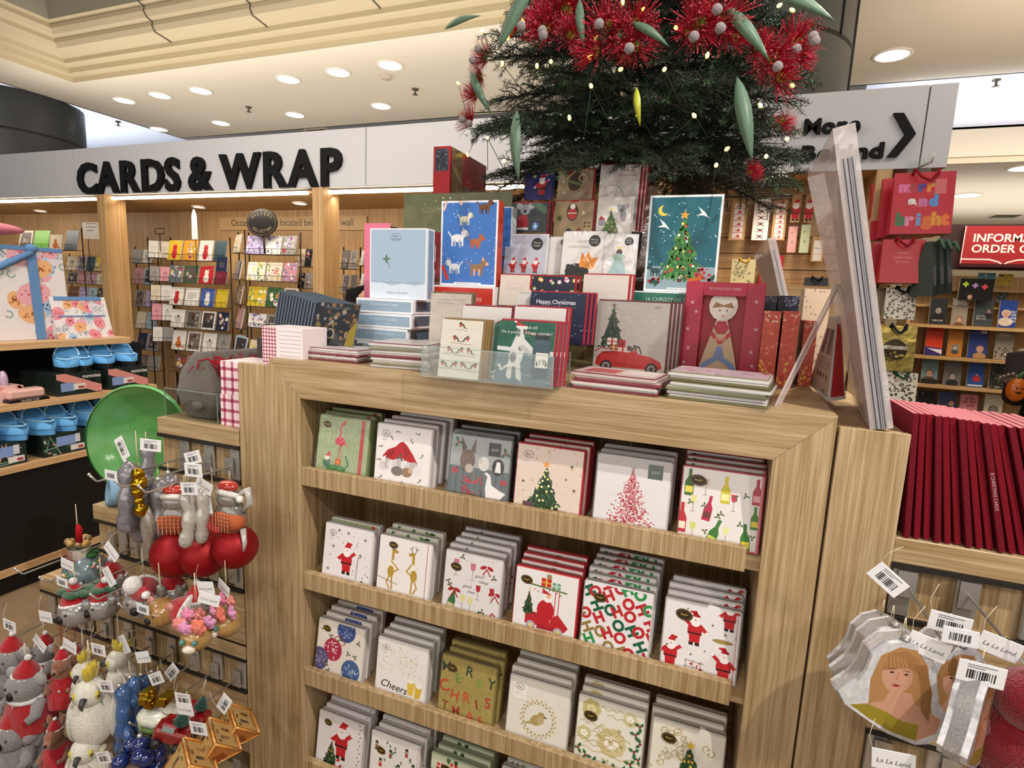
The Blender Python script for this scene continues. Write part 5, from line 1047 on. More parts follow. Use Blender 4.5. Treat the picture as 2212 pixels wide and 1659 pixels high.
# ---------------------------------------------------------------- hooks and hanging goods on the side units
ORDN = ['first', 'second', 'third', 'fourth', 'fifth', 'sixth', 'seventh', 'eighth', 'ninth', 'tenth']
def hook(x, z, L, lab, grp, tagged=True):
    t = empty('display_hook', (x, 0, z)); tag(t, lab, 'hook', grp)
    MB().tube([(0, -.004, .0), (0, -L, 0), (0, -L-.006, .003), (0, -L-.02, .022)], .0026, m='chrome', n=6).ball((0, -L-.021, .024), .0042, m='chrome', n=8).build('rod', parent=t)
    MB().cbox((0, -.0045, 0), (.03, .003, .05), m='chrome').build('bracket', parent=t)
    if tagged:
        mb = MB(); mb.box(-.022, -L-.03, .026, .022, -L-.0285, .052, '#dfe0e2', 'card', ch=.0007); A = Art(mb, .044, .026, O=(-.022, -L-.03, .026)); A.barcode(.2, .15, .8, .42); mb.build('label_holder', parent=t)
for r_, (z, xs_) in enumerate(((1.035, (-.15, -.235, -.33)), (.70, (-.15, -.25, -.36, -.46, -.57, -.68)), (.36, (-.15, -.24, -.33, -.43, -.53, -.64, -.75, -.86, -.97)), (.05, (-.16, -.28, -.40, -.52, -.64)))):
    for i, x in enumerate(xs_): hook(x, z, .25, 'chrome hook on the left unit, %s from the napkins in the %s rail row' % (ORDN[i], ['top', 'second', 'third', 'lowest'][r_]), 'hooks on the left unit', (i+r_) % 3 == 1)
for z, xs_, rn in ((1.06, (1.505, 1.60), 'upper'), (.71, (1.51, 1.62), 'lower')):
    for i, x in enumerate(xs_): hook(x, z, .22, 'chrome hook on the right unit, %s of the %s row' % (['left', 'right'][i], rn), 'hooks on the right unit', i == 0 and rn == 'upper')
def tagcard(parent, p, rz=0, ry=0, kind=0, s=1.0):
    mb = MB(); mb.box(-.026*s, 0, -.015*s, .026*s, .0012, .015*s, '#e4e3e4', 'card', ch=.0005); A = Art(mb, .052*s, .03*s, O=(-.026*s, 0, -.015*s))
    if kind == 0: A.text('La La Land.', .5, .2, .13, '#3a3a44', shear=.25, wmax=.8)
    else: A.barcode(.2, .12, .82, .36); A.lines(.2, .8, .4, .52, 2, '#6a6a70', .02)
    o = mb.build('price_tag', p, (0, ry, rz), parent); return o
def loop(parent, top, up, col='#cfc3a4'): MB().tube([(top[0]-.002, top[1], top[2]), (top[0], top[1], top[2]+up)], .0007, col, 'fabric', n=4).tube([(top[0]+.004, top[1], top[2]), (top[0]+.001, top[1], top[2]+up)], .0007, col, 'fabric', n=4).build('hanging_loop', parent=parent)
def hat(parent, p, s, rot=(0, 0, 0), bob=1):
    mb = MB(); mb.lathe([(s*.95, 0), (s*.9, s*.3), (s*.62, s*.8), (s*.3, s*1.25), (s*.08, s*1.5)], 14, '#a8171f', 'felt'); o = mb.build('santa_hat', p, rot, parent)
    MB().ball((0, 0, 0), s*1.0, '#e4e1df', 'felt', 16, (1.06, 1.06, .26), wob=.05).build('white_trim', parent=o)
    if bob: MB().ball((s*.1, 0, s*1.55), s*.27, '#e4e1df', 'felt', 10, wob=.06).build('pompom', parent=o)
    return o
def koala(t, s, red=True, hatted=True, yaw=0):   # s = overall height in metres; origin at its middle
    mb = MB(); G = '#83807f'
    mb.ball((0, 0, -.2*s), .27*s, G, 'felt', 18, (1, .85, 1.1), wob=.04); mb.ball((0, -.04*s, .2*s), .23*s, G, 'felt', 18, (1.1, .9, .95), wob=.03)
    for q in (-1, 1): mb.ball((q*.24*s, 0, .33*s), .1*s, '#9a9796', 'felt', 12, (1, .5, 1)); mb.tube([(q*.2*s, -.02*s, 0), (q*.3*s, -.16*s, -.12*s), (q*.26*s, -.26*s, -.16*s)], [.09*s, .075*s, .05*s], G, 'felt', 10); mb.tube([(q*.14*s, -.04*s, -.36*s), (q*.2*s, -.18*s, -.46*s), (q*.2*s, -.26*s, -.46*s)], [.11*s, .09*s, .06*s], G, 'felt', 10)
    mb.build('body', parent=t)
    m2 = MB(); m2.ball((0, -.245*s, .17*s), .06*s, '#141214', 'plastic', 12, (.8, .6, 1.1)); [m2.ball((q*.09*s, -.225*s, .26*s), .018*s, '#0c0a0c', 'glassy', 8) for q in (-1, 1)]
    m2.build('nose', parent=t)
    if red:
        m3 = MB(); m3.lathe([(.34*s, -.42*s), (.33*s, -.25*s), (.28*s, -.06*s), (.2*s, .04*s)], 18, '#9e1820', 'felt', sy=.9); c = m3.build('red_coat', parent=t)
        m4 = MB(); m4.lathe([(.19*s, .0), (.25*s, .02*s), (.25*s, .06*s), (.19*s, .08*s)], 18, '#e2dfdd', 'felt', sy=.9); m4.build('white_collar', parent=c)
    if hatted: hat(t, (0, 0, .37*s), .17*s, (0, R(8), 0))
def kangaroo(t, s):
    mb = MB(); B = '#8a5a44'
    mb.tube([(0, .05*s, -.48*s), (0, 0, -.25*s), (0, -.02*s, .0), (0, 0, .2*s)], [.1*s, .2*s, .15*s, .09*s], B, 'felt', 14); mb.ball((0, -.06*s, .3*s), .12*s, B, 'felt', 14, (.9, 1.3, .9))
    mb.ball((0, -.2*s, .27*s), .06*s, '#9a6a50', 'felt', 10)
    for q in (-1, 1): mb.tube([(q*.06*s, .02*s, .38*s), (q*.1*s, .03*s, .5*s), (q*.1*s, .03*s, .56*s)], [.03*s, .035*s, .01*s], B, 'felt', 8); mb.tube([(q*.12*s, -.02*s, .05*s), (q*.17*s, -.14*s, -.04*s), (q*.12*s, -.22*s, -.02*s)], [.05*s, .04*s, .03*s], B, 'felt', 8); mb.tube([(q*.14*s, 0, -.3*s), (q*.17*s, -.1*s, -.46*s), (q*.16*s, -.28*s, -.48*s)], [.1*s, .06*s, .035*s], B, 'felt', 8)
    mb.build('body', parent=t); MB().ball((0, -.255*s, .28*s), .022*s, '#171010', 'plastic', 8).build('nose', parent=t)
    MB().lathe([(.25*s, -.3*s), (.22*s, -.1*s), (.17*s, .06*s), (.1*s, .14*s)], 16, '#a81a22', 'felt').build('red_coat', parent=t); hat(t, (.0, -.02*s, .38*s), .1*s)
def cockatoo(t, s):
    mb = MB(); W = '#d9d5c6'
    mb.ball((0, 0, -.15*s), .26*s, W, 'felt', 18, (.92, .85, 1.35), wob=.03); mb.ball((0, -.03*s, .24*s), .17*s, W, 'felt', 16, (1, 1, 1.05)); mb.build('body', parent=t)
    for q in (-1, 1): MB().ball((q*.22*s, .03*s, -.16*s), .2*s, '#c9c5bb', 'felt', 12, (.32, .7, 1.35)).build('wing', parent=t); MB().ball((q*.09*s, -.06*s, -.52*s), .05*s, '#cfc9a8', 'felt', 8, (1, 1.6, .6)).build('foot', parent=t)
    c = MB()
    for i in range(6): a = R(-30+22*i); c.tube([(0, -.03*s, .36*s), (.03*s*(i % 2-.5), (-.02+.16*math.sin(a)*.6)*s, (.42+.1*math.cos(a))*s), (.05*s*(i % 2-.5), (.0+.26*math.sin(a)*.7)*s, (.48+.13*math.cos(a))*s)], [.03*s, .045*s, .012*s], '#c2a92e', 'felt', 8)
    c.build('yellow_crest', parent=t)
    for q in (-1, 1): MB().ball((q*.12*s, -.13*s, .26*s), .06*s, '#c9b53c', 'felt', 10, (.5, .5, 1)).ball((q*.145*s, -.16*s, .27*s), .017*s, '#151210', 'glassy', 8).build('eye_patch', parent=t)
    MB().tube([(0, -.19*s, .26*s), (0, -.26*s, .22*s), (0, -.24*s, .15*s)], [.04*s, .03*s, .008*s], '#3a3a3a', 'plastic', 8).build('beak', parent=t)
def rose(mb, p, r, col, seed=0):
    rr = random.Random(seed); P = Vector(p)
    for ring, n in ((1, 6), (.62, 5), (.3, 3)):
        for i in range(n):
            a = 6.283*i/n+rr.random(); mb.ball(P+Vector((math.cos(a)*r*.62*ring, -(1-ring)*r*.45, math.sin(a)*r*.62*ring)), r*.42*(.6+.4*ring), col, 'fabric', 8, (1, .55, 1))
def roses(t, pts): 
    for i, (p, r, c) in enumerate(pts): mb = MB(); rose(mb, p, r, c, i); mb.build('rose', parent=t)
def wavy(t, s, col, m='glassy', n=5, seed=0, name='body', thin=.16):
    rr = random.Random(seed); P = []; r = []
    for i in range(n*4+1):
        u = i/(n*4); P.append(((rr.uniform(-.01, .01)+.05*math.sin(u*4))*s, .03*s*math.cos(u*5), (.5-u)*s)); r.append(s*thin*(.72+.28*abs(math.sin(u*n*math.pi)))*(1 if 0 < i < n*4 else .35))
    MB().tube(P, r, col, m, 12).build(name, parent=t)
def fig(name, px, py, y, label, cat='ornament', rz=0, ry=0, rx=0, grp=None):
    t = empty(name, Py(px, py, y), (rx, ry, rz)); tag(t, label, cat, grp); return t
def capring(t, z, s=.006): MB().lathe([(s, 0), (s, s), (s*.5, s*1.3), (0, s*1.3)], 10, m='chrome').build('cap', (0, 0, z), parent=t)
# red matte baubles
for px, py, rp, y, lab in ((380, 1196, .0615, -.18, 'large matte red bauble hanging lowest on the left of the bunch'), (441, 1197, .058, -.165, 'matte red bauble in the middle of the front three'), (509, 1181, .055, -.15, 'matte red bauble nearest the oak side strip'), (462, 1152, .052, -.04, 'matte red bauble half hidden at the back, right'), (412, 1168, .054, -.05, 'matte red bauble mostly hidden at the back, left')):
    t = fig('red_bauble', px, py, y, lab, 'bauble', grp='matte red baubles'); MB().ball((0, 0, 0), rp, '#8c0a10', 'satin', 32).build('ball', parent=t); capring(t, rp); loop(t, (0, 0, rp+.008), 1.035-.0-t.location.z-rp-.008+.0 if False else max(.03, 1.03-t.location.z-rp))
# sculpted grey and gold glass animals, top rail
for i, (px, py, s, y, c, lab) in enumerate(((276, 1076, .20, -.20, '#77747b', 'tall grey glossy glass ornament, leftmost below the top rail'), (305, 1098, .20, -.16, '#6f6b72', 'grey glass ornament beside the small gold figure'), (318, 1010, .15, -.10, '#7c7a82', 'grey glass ornament highest against the green dish'), (346, 1122, .22, -.17, '#6c696c', 'large brown grey glass ornament with a long snout'), (366, 1086, .17, -.12, '#7a777c', 'grey glass ornament behind the large brown grey one'))):
    t = fig('glass_animal_ornament', px, py, y, lab, grp='grey glass animals'); wavy(t, s, c, seed=i, n=3, thin=.13)
    if i == 3: MB().ball((0, -.035, -.01), .028, '#8a8074', 'glassy', 12, (.8, .5, 2.2)).build('belly', parent=t)
    capring(t, s*.5); loop(t, (0, 0, s*.5), max(.03, 1.03-t.location.z-s*.5))
t = fig('gold_glass_ornament', 300, 1060, -.215, 'small gold glass figure hanging between two grey ones'); mb = MB()
for i in range(5): mb.ball((.004*math.sin(i*2), 0, .045-.024*i), .016+.004*math.sin(i*1.7), '#b58f1f', 'foil', 12, wob=.1, seed=i)
mb.build('body', parent=t); loop(t, (0, 0, .06), .1)
# long eared glass ornaments in plaid jackets
for i, (px, py, y, rz, lab) in enumerate(((383, 1118, -.17, .5, 'long eared glass animal in orange plaid jacket, leftmost of the plaid ones'), (402, 1122, -.23, .9, 'silvery glass animal seen from its side, left'), (436, 1115, -.2, -.2, 'silvery glass animal seen from its side, beside the red bauble'), (498, 1112, -.16, 0, 'glass animal in orange plaid jacket with barcode tag, at the right'))):
    t = fig('plaid_animal_ornament', px, py, y, lab, rz=rz, grp='plaid glass animals'); side = i in (1, 2)
    if side: wavy(t, .15, '#a9a49c', seed=9+i, n=3, thin=.115)
    else:
        mb = MB(); mb.ball((0, 0, .0), .045, '#6e6a64', 'glassy', 16, (1, .6, 1.15), wob=.03); mb.ball((0, -.004, .045), .033, '#77716a', 'glassy', 14, (1.1, .7, .8)); mb.build('body', parent=t)
        m2 = MB(); m2.ball((0, -.004, -.008), .047, '#b5603c', 'fabric', 16, (1.02, .62, .72)); A = Art(m2, .07, .05, O=(-.035, -.034, -.033)); [A.rect(.02+.14*k, 0, .05+.14*k, .7, '#cf9c80') for k in range(7)]; [A.rect(0, .06+.14*k, 1, .09+.14*k, '#8f3f28') for k in range(5)]; m2.build('plaid_jacket', parent=t)
        MB().tube([(-.03, -.01, .06), (.0, -.02, .066), (.04, -.01, .058)], [.008, .009, .007], '#d8d3cc', 'glassy', 8).ball((.044, -.01, .052), .01, '#e0dcd6', 'glassy', 8).build('white_trim', parent=t); MB().ball((0, -.005, .078), .024, '#a8281f', 'glassy', 12, (1.3, .8, .6)).build('red_hat', parent=t)
        MB().tube([(.03, 0, .06), (.06, 0, .075), (.066, 0, .045), (.045, 0, .02)], [.008, .01, .009, .006], '#b0aca6', 'glassy', 8).build('ear', parent=t); MB().tube([(.04, .0, -.03), (.055, -.01, -.06), (.05, -.01, -.085)], [.008, .006, .003], '#b5b0aa', 'glassy', 8).build('tail', parent=t)
    loop(t, (0, 0, .085), max(.03, 1.03-t.location.z-.085)); 
    if i == 3: tagcard(t, (-.035, -.035, .03), ry=R(80), kind=1, s=.8)
for px, py, y, rz, ry, k, lab in ((263, 968, -.28, 0, R(60), 1, 'price tag tilted at the tip of the highest hook'), (325, 962, -.2, R(20), R(4), 1, 'flat white price tag on the highest hook'), (416, 989, -.2, 0, R(-18), 1, 'white barcode tag on the middle hook of the top rail'), (417, 1016, -.28, 0, R(-4), 1, 'barcode tag at the tip of the hook nearest the unit'), (408, 1056, -.24, 0, R(-9), 1, 'wide barcode tag above the plaid animals'), (440, 1050, -.2, 0, R(20), 0, 'small La La Land tag above the plaid animals')):
    o = tagcard(None, Py(px, py, y), rz, ry, k, 1.05); o.name = 'price_tag'; tag(o, lab, 'price tag')
# green dish behind, blue ring, acrylic bin with knitted gnomes
t = empty('green_dish', (-.74, .17, .812+.19), (R(84), R(-12), R(8))); tag(t, 'large translucent green oval dish standing on edge behind the side unit', 'dish')
MB().lathe([(0, -.05), (.12, -.048), (.17, -.02), (.2, .025), (.206, .03), (.2, .03), (.168, -.012), (.12, -.04), (0, -.042)], 40, m='dish_glass', sx=1.1, sy=.92).build('bowl', parent=t)
MB().lathe([(.199, .026), (.209, .03), (.2, .036)], 40, '#5fa05c', 'gloss', sx=1.1, sy=.92).build('rim', parent=t)
t = empty('patterned_ring_box', Py(249, 1072, .03)); t.location.z = .812+.042; tag(t, 'small round pale blue ring shaped box on the second step', 'box')
MB().lathe([(.03, -.02), (.042, -.02), (.044, 0), (.042, .02), (.03, .02), (.028, 0), (.03, -.02)], 24, '#7e9cb5', 'fabric').build('ring', (0, 0, 0), (R(80), 0, R(-25)), t)
bx0, bx1 = -.43, -.215; 
o = thinbox(MB(), bx0, bx1, .02, .36, 1.1465, 1.235, back=False).build('acrylic_bin'); tag(o, 'open clear acrylic bin holding grey knitted gnomes on the top step', 'bin')
for i in range(7):
    y = .06+.042*i; t = empty('knitted_gnome', (-.325+.006*(i % 2)+.004*i, y, 1.149)); tag(t, 'grey knitted gnome with red fringe in the acrylic bin, %s from the front' % ORDN[i], 'toy', 'knitted gnomes in the bin')
    mb = MB(); mb.tube([(0, 0, .0), (0, .0, .06), (.005, .003, .12), (.02, .0, .165), (.045, -.005, .185)], [.05, .09, .075, .045, .012], '#5f564e', 'felt', 16); mb.s[-1] = True; mb.build('knit_body', parent=t, scale=(1.12, .24, 1.05))
    f = MB(); rr = random.Random(i)
    for k in range(16): a = rr.uniform(-.04, .07); f.tube([(.03+rr.uniform(-.03, .03), rr.uniform(-.012, .012), .17+rr.uniform(-.01, .02)), (.03+a, rr.uniform(-.02, .02), .175), (.04+a*1.4, rr.uniform(-.03, .02), .14+rr.uniform(-.02, .02))], [.0018, .0018, .0012], '#a3182a', 'fabric', n=4)
    f.build('red_fringe', parent=t)
    MB().ball((.01, -.021, .04), .016, '#7d736a', 'felt', 8, (1.5, .5, .8)).build('nose', parent=t)
# second rail: mosaic ball, candy box, hatted heads
t = fig('mosaic_bauble', 185, 1232, -.16, 'round mosaic bauble with coloured chips and green leaves'); MB().ball((0, 0, 0), .056, '#6a7c80', 'glassy', 26).build('ball', parent=t)
c = MB(); rr = random.Random(3)
for i in range(90): d = Vector((rr.gauss(0, 1), rr.gauss(0, 1), rr.gauss(0, 1))).normalized()*.055; c.ball(d, .0055, rr.choice(('#b5564a', '#c9a03a', '#4a7a6a', '#8a3a4a', '#cfd0c8', '#d98a78')), 'glassy', 6, (1, 1, 1))
c.build('mosaic_chips', parent=t); lf = MB(); [lf.ball((.03*math.cos(k), .02*math.sin(k), .055), .02, '#2f5a34', 'fabric', 8, (1, .6, .35)) for k in range(5)]; lf.build('leaves', parent=t); tagcard(t, (.02, -.06, .05), ry=R(8))
loop(t, (0, 0, .06), .05)
t = fig('candy_box_ornament', 170, 1180, -.17, 'small striped candy box ornament with gold beads and a red bow'); mb = MB(); mb.lathe([(.026, -.04), (.03, .0)], 12, '#c9bcae', 'glassy'); A = Art(mb, .05, .04, O=(-.025, -.031, -.04)); [A.rect(.05+.16*k, 0, .11+.16*k, .8, '#8a4038') for k in range(6)]; mb.build('box', parent=t)
g = MB(); [g.ball((.024*math.cos(k*2.4), .024*math.sin(k*2.4), .012+.003*(k % 4)), .01, ('#b08a48', '#8a6a40')[k % 2], 'glassy', 8) for k in range(9)]; g.build('beads', parent=t); MB().tube([(.02, -.01, .02), (.024, -.01, .06), (.02, -.01, .075)], [.009, .01, .005], '#a0161f', 'fabric', 6).build('bow', parent=t); loop(t, (0, 0, .03), .1)
def headorn(px, py, y, s, lab, hatc='#a8171f', hr=(0, 0, 0), col='#86827f', rz=0, leaf=False, flowers=False, face=True, ears='#86827f'):
    t = fig('animal_head_ornament', px, py, y, lab, rz=rz, grp='animal head ornaments'); mb = MB(); mb.ball((0, 0, 0), s, col, 'glassy', 20, (1.05, 1, .95), wob=.02)
    for q in (-1, 1): mb.ball((q*s*.85, 0, s*.55), s*.38, ears, 'glassy', 12, (1, .6, 1))
    mb.build('head', parent=t)
    if face: MB().ball((0, -s*.98, -s*.15), s*.24, '#151215', 'plastic', 12, (1, .7, 1.1)).ball((-s*.4, -s*.86, s*.2), s*.09, '#0e0c0e', 'glassy', 8).ball((s*.4, -s*.86, s*.2), s*.09, '#0e0c0e', 'glassy', 8).build('nose', parent=t)
    if hatc: hat(t, (0, 0, s*.55), s*.85, hr)
    if leaf: m = MB(); [m.ball((s*.6*math.cos(k*1.3), s*.5*math.sin(k*1.3), s*1.25), s*.5, '#24502f', 'felt', 8, (1.2, .7, .35)) for k in range(5)]; m.build('green_leaves', parent=t)
    loop(t, (0, 0, s*1.2), .09); return t
headorn(166, 1318, -.24, .046, 'grey koala head ornament in a red and green cap, leftmost', hr=(0, R(-10), 0), leaf=True)
headorn(222, 1306, -.2, .044, 'grey koala head ornament in a red and green cap, second from the left', hr=(0, R(14), 0), leaf=True)
t = headorn(243, 1262, -.12, .045, 'grey animal head ornament with a pink rose beside its ear', hatc='#a8171f'); roses(t, [((-.04, -.035, .02), .024, '#c8786e')]); 
t = headorn(312, 1296, -.2, .048, 'grey head ornament with its Santa hat fallen over the face', hr=(R(75), 0, R(30)), rz=R(25)); MB().ball((-.01, -.03, .06), .024, '#dedad8', 'felt', 12, wob=.07).build('pompom', parent=t)
headorn(372, 1282, -.14, .04, 'grey head ornament in red hat with a white brim above the golden dog', rz=R(-10))
headorn(348, 1322, -.24, .038, 'golden brown glass dog face with a black nose', hatc=None, col='#9a7442', ears='#b5776c')
t = headorn(425, 1308, -.18, .036, 'silver head ornament under a big tilted Santa hat', col='#7c7670'); hat(t, (.0, -.03, .0), .042, (R(20), R(-75), 0), 0)
for px, py, y, lab, sd in ((425, 1365, -.26, 'golden glass cat with pink rose crown, lower left of the pair', 1), (490, 1335, -.2, 'golden glass cat with pink rose crown, nearer the oak strip', 2)):
    t = fig('flower_crown_ornament', px, py, y, lab, rz=R(-15 if sd == 2 else 20), grp='flower crown cats'); MB().ball((0, 0, -.012), .036, '#a5814c', 'glassy', 20, (1, 1, .95), wob=.03, seed=sd).ball((0, -.036, -.024), .013, '#d9cfbe', 'glassy', 10, (1.3, .7, .8)).build('head', parent=t)
    e = MB(); [e.ball((q*.015, -.036, -.006), .007, '#3f7a74', 'glassy', 8) for q in (-1, 1)]; e.build('eyes', parent=t)
    roses(t, [((-.035, -.008, .022), .02, '#d98a80'), ((-.01, -.026, .026), .019, '#d592b8'), ((.018, -.024, .028), .022, '#d97a6a'), ((.034, -.004, .03), .018, '#cf94bb'), ((0, .01, .04), .02, '#dd8c84'), ((-.02, .0, .045), .018, '#d888a4')]); loop(t, (0, 0, .055), .1); tagcard(t, (.03 if sd == 2 else .045, -.02, .1), ry=R(14))
def tagcard_(px, py, y, rz, ry, k, lab):
    o = tagcard(None, Py(px, py, y), rz, ry, k, 1.05); tag(o, lab, 'price tag'); MB().tube([(-.022, .001, 0), (-.03, .004, .03), (-.022, .01, .055)], .0004, '#d8d4cc', 'fabric', n=4).build('string', parent=o)
for a_ in ((240, 1192, -.24, 0, R(40), 0, 'pale tag turned away on the second rail above the hats'), (235, 1246, -.22, 0, R(55), 0, 'pale tag beside the rose eared head'), (444, 1270, -.26, 0, R(-12), 0, 'white La La Land tag above the golden dog face'), (98, 1333, -.3, 0, R(-6), 0, 'white La La Land tag over the tip of the third rail hook'), (20, 1352, -.34, 0, R(2), 1, 'white tag at the left edge of the picture'), (85, 1390, -.28, 0, R(35), 0, 'tilted white tag above the big plush koala'), (150, 1396, -.3, 0, R(10), 0, 'white tag with a red stamp above the kangaroos'), (212, 1404, -.3, 0, R(-5), 1, 'white tag over the front cockatoo'), (268, 1392, -.2, 0, R(60), 0, 'narrow tag on white string above the rear cockatoo'), (308, 1420, -.24, 0, R(-20), 0, 'white La La Land tag right of the rear cockatoo'), (228, 1483, -.32, 0, R(-14), 1, 'barcode tag on the front cockatoo'), (337, 1466, -.26, 0, R(-30), 1, 'barcode tag above the blue glass rods'), (371, 1452, -.22, 0, R(-50), 1, 'barcode tag turned steeply beside the blue rods'), (395, 1511, -.28, 0, R(-10), 1, 'barcode tag above the red lorry ornament'), (399, 1532, -.31, 0, R(-12), 0, 'La La Land tag under the barcode tag by the red lorry'), (484, 1521, -.26, 0, R(-60), 1, 'steep barcode tag above the amber tents'), (428, 1574, -.33, 0, R(-12), 1, 'barcode tag before the lorry with a tree'), (223, 1637, -.36, 0, R(-25), 1, 'barcode tag near the bottom edge left of the dark blue beads')): tagcard_(*a_)
# third rail: plush koalas, kangaroos, cockatoos
for px, py, y, s, red, rz, lab in ((28, 1445, -.24, .19, False, 15, 'grey plush koala in a red hat, top left of the plush group'), (62, 1505, -.30, .20, True, 10, 'large plush koala in red coat and hat, front of the group'), (100, 1425, -.18, .15, True, -5, 'plush koala in a red hat behind the front one'), (32, 1610, -.34, .19, False, 20, 'grey plush koala at the bottom left corner'), (88, 1600, -.29, .18, False, 0, 'grey plush koala with a big black nose, below the front one')):
    t = fig('plush_koala', px, py, y, lab, 'plush toy', rz=R(rz), grp='plush koalas'); koala(t, s, red); loop(t, (0, 0, s*.55), .05)
for px, py, y, s, rz, lab in ((140, 1470, -.24, .2, 35, 'brown plush kangaroo in red coat beside the front koala'), (168, 1450, -.17, .18, 20, 'brown plush kangaroo behind the first one'), (125, 1620, -.30, .19, 30, 'brown plush kangaroo in red coat at the bottom')):
    t = fig('plush_kangaroo', px, py, y, lab, 'plush toy', rz=R(rz), grp='plush kangaroos'); kangaroo(t, s); loop(t, (0, 0, s*.55), .07, '#a3182a')
for px, py, y, s, rz, lab in ((200, 1530, -.31, .215, 35, 'white plush cockatoo with yellow crest, in front'), (185, 1475, -.22, .17, 25, 'white plush cockatoo partly behind the front one'), (262, 1455, -.2, .18, -50, 'white plush cockatoo turned right, under the narrow tag'), (190, 1650, -.33, .2, 30, 'white plush cockatoo at the bottom edge')):
    t = fig('plush_cockatoo', px, py, y, lab, 'plush toy', rz=R(rz), grp='plush cockatoos'); cockatoo(t, s); loop(t, (0, 0, s*.5), .09, '#d8d4cc')
# blue glass, lorry, amber tents
for i, (px, py, y, s) in enumerate(((262, 1555, -.27, .2), (285, 1532, -.24, .19), (308, 1518, -.2, .17), (330, 1500, -.16, .14))):
    t = fig('blue_glass_ornament', px, py, y, 'blue glossy glass ornament, %s from the left of the blue row' % ORDN[i], rz=R(10), grp='blue glass ornaments'); wavy(t, s, '#35588a', seed=20+i, n=4, thin=.10); MB().tube([(.012, -.0, -.01), (.035, -.01, -.04), (.03, -.01, -.07)], [.014, .015, .01], '#35588a', 'glassy', 8).build('arm', parent=t); capring(t, s/2); loop(t, (0, 0, s/2), .05)
t = fig('blue_bead_ornament', 305, 1640, -.31, 'dark blue glass bead cluster at the bottom edge'); g = MB(); rr = random.Random(8)
for k in range(22): d = Vector((rr.gauss(0, 1), rr.gauss(0, 1), rr.gauss(0, 1))).normalized()*.045; g.ball(d, .021, '#16255e', 'glassy', 12)
g.build('beads', parent=t); capring(t, .065); loop(t, (0, 0, .07), .05)
def lorry(px, py, y, s, lab, rz):
    t = fig('lorry_ornament', px, py, y, lab, rz=R(rz), ry=R(18), grp='glass lorries'); mb = MB(); mb.cbox((0, 0, 0), (s, s*.55, s*.42), '#7e141b', 'glassy', ch=s*.07); mb.cbox((-s*.1, 0, s*.28), (s*.5, s*.5, s*.26), '#7e141b', 'glassy', ch=s*.06); mb.build('body', parent=t)
    A = MB(); A.cbox((-s*.1, -s*.255, s*.28), (s*.34, .002, s*.16), '#8a9a9a', 'glassy').build('window', parent=t)
    for q in (-.3, .3): w = MB(); w.T = Matrix.Translation((q*s, -s*.28, -s*.2)) @ rotm(R(90)); w.lathe([(0, .012), (s*.13, .01), (s*.15, 0), (0, 0)], 14, '#1c1a1c', 'plastic'); w.build('wheel', parent=t)
    g = MB(); [g.lathe([(s*.24*(1-k*.2), s*.42+k*s*.12), (s*.02, s*.62+k*s*.12)], 12, '#1f4038', 'felt') for k in range(3)]; g.build('tree', (s*.12, 0, 0), parent=t); loop(t, (0, 0, s*.7), .06)
lorry(375, 1582, -.29, .085, 'dark red glass lorry with a green tree on its back, front', 25); lorry(420, 1545, -.22, .075, 'dark red glass lorry partly behind the front lorry', 20)
t = fig('gift_pile_ornament', 345, 1530, -.25, 'glass ornament of red and gold presents on a snowy green base', rz=R(20)); MB().ball((0, 0, -.02), .05, '#c9cabb', 'glassy', 16, (1.2, .8, .5)).ball((0, 0, -.045), .045, '#5f7f3c', 'glassy', 14, (1.3, .8, .4)).build('base', parent=t)
g = MB(); rr = random.Random(4); [g.cbox((rr.uniform(-.03, .03), rr.uniform(-.02, .02), .02+rr.uniform(0, .035)), (.024, .024, .022), rr.choice(('#8e1a1e', '#a8842c', '#b0922f', '#7a1418')), 'foil', ch=.003) for k in range(9)]; g.build('presents', parent=t); loop(t, (0, 0, .06), .06)
for px, py, y, lab in ((505, 1565, -.16, 'amber glass tent ornament, farthest right'), (462, 1600, -.24, 'amber glass tent ornament, middle of three'), (408, 1645, -.31, 'amber glass tent ornament at the bottom edge')):
    t = fig('tent_ornament', px, py, y, lab, rz=R(58), ry=R(-8), rx=R(14), grp='amber tents'); mb = MB(); s = .052; P = [(-s, -s*.8, -s*.6), (s, -s*.8, -s*.6), (s, s*.8, -s*.6), (-s, s*.8, -s*.6), (0, -s*.8, s*.75), (0, s*.8, s*.75)]
    mb.add(P, [(0, 3, 2, 1), (0, 1, 4), (2, 3, 5), (1, 2, 5, 4), (3, 0, 4, 5)], '#b0682a', 'glassy'); mb.build('tent', parent=t)
    A = MB(); TP = [(.08, .1, .92, .9, '#b5935c'), (.3, .35, .42, .7, '#4a3a5a'), (.6, .3, .72, .6, '#7a3a28'), (.2, .12, .8, .18, '#d9b56a'), (.15, .7, .25, .8, '#8a5a2c'), (.45, .75, .6, .82, '#6a4a2c')]; onface(A, P[3], P[0], P[4], P[5], TP); onface(A, P[1], P[2], P[5], P[4], TP); onface(A, P[0], P[1], (P[4][0]*.5+P[1][0]*.5, P[4][1], P[4][2]*.5+P[1][2]*.5), (P[4][0]*.5+P[0][0]*.5, P[4][1], P[4][2]*.5+P[0][2]*.5), [(.3, .1, .7, .8, '#8a4a1c')]); A.build('printed_side', parent=t)
    e = MB(); [e.tube([P[a], P[b]], .003, '#c98a3a', 'glassy', n=5) for a, b in ((0, 4), (1, 4), (4, 5), (2, 5), (0, 1), (1, 2))]; e.build('ridge', parent=t); loop(t, (0, 0, s*.75), .05)
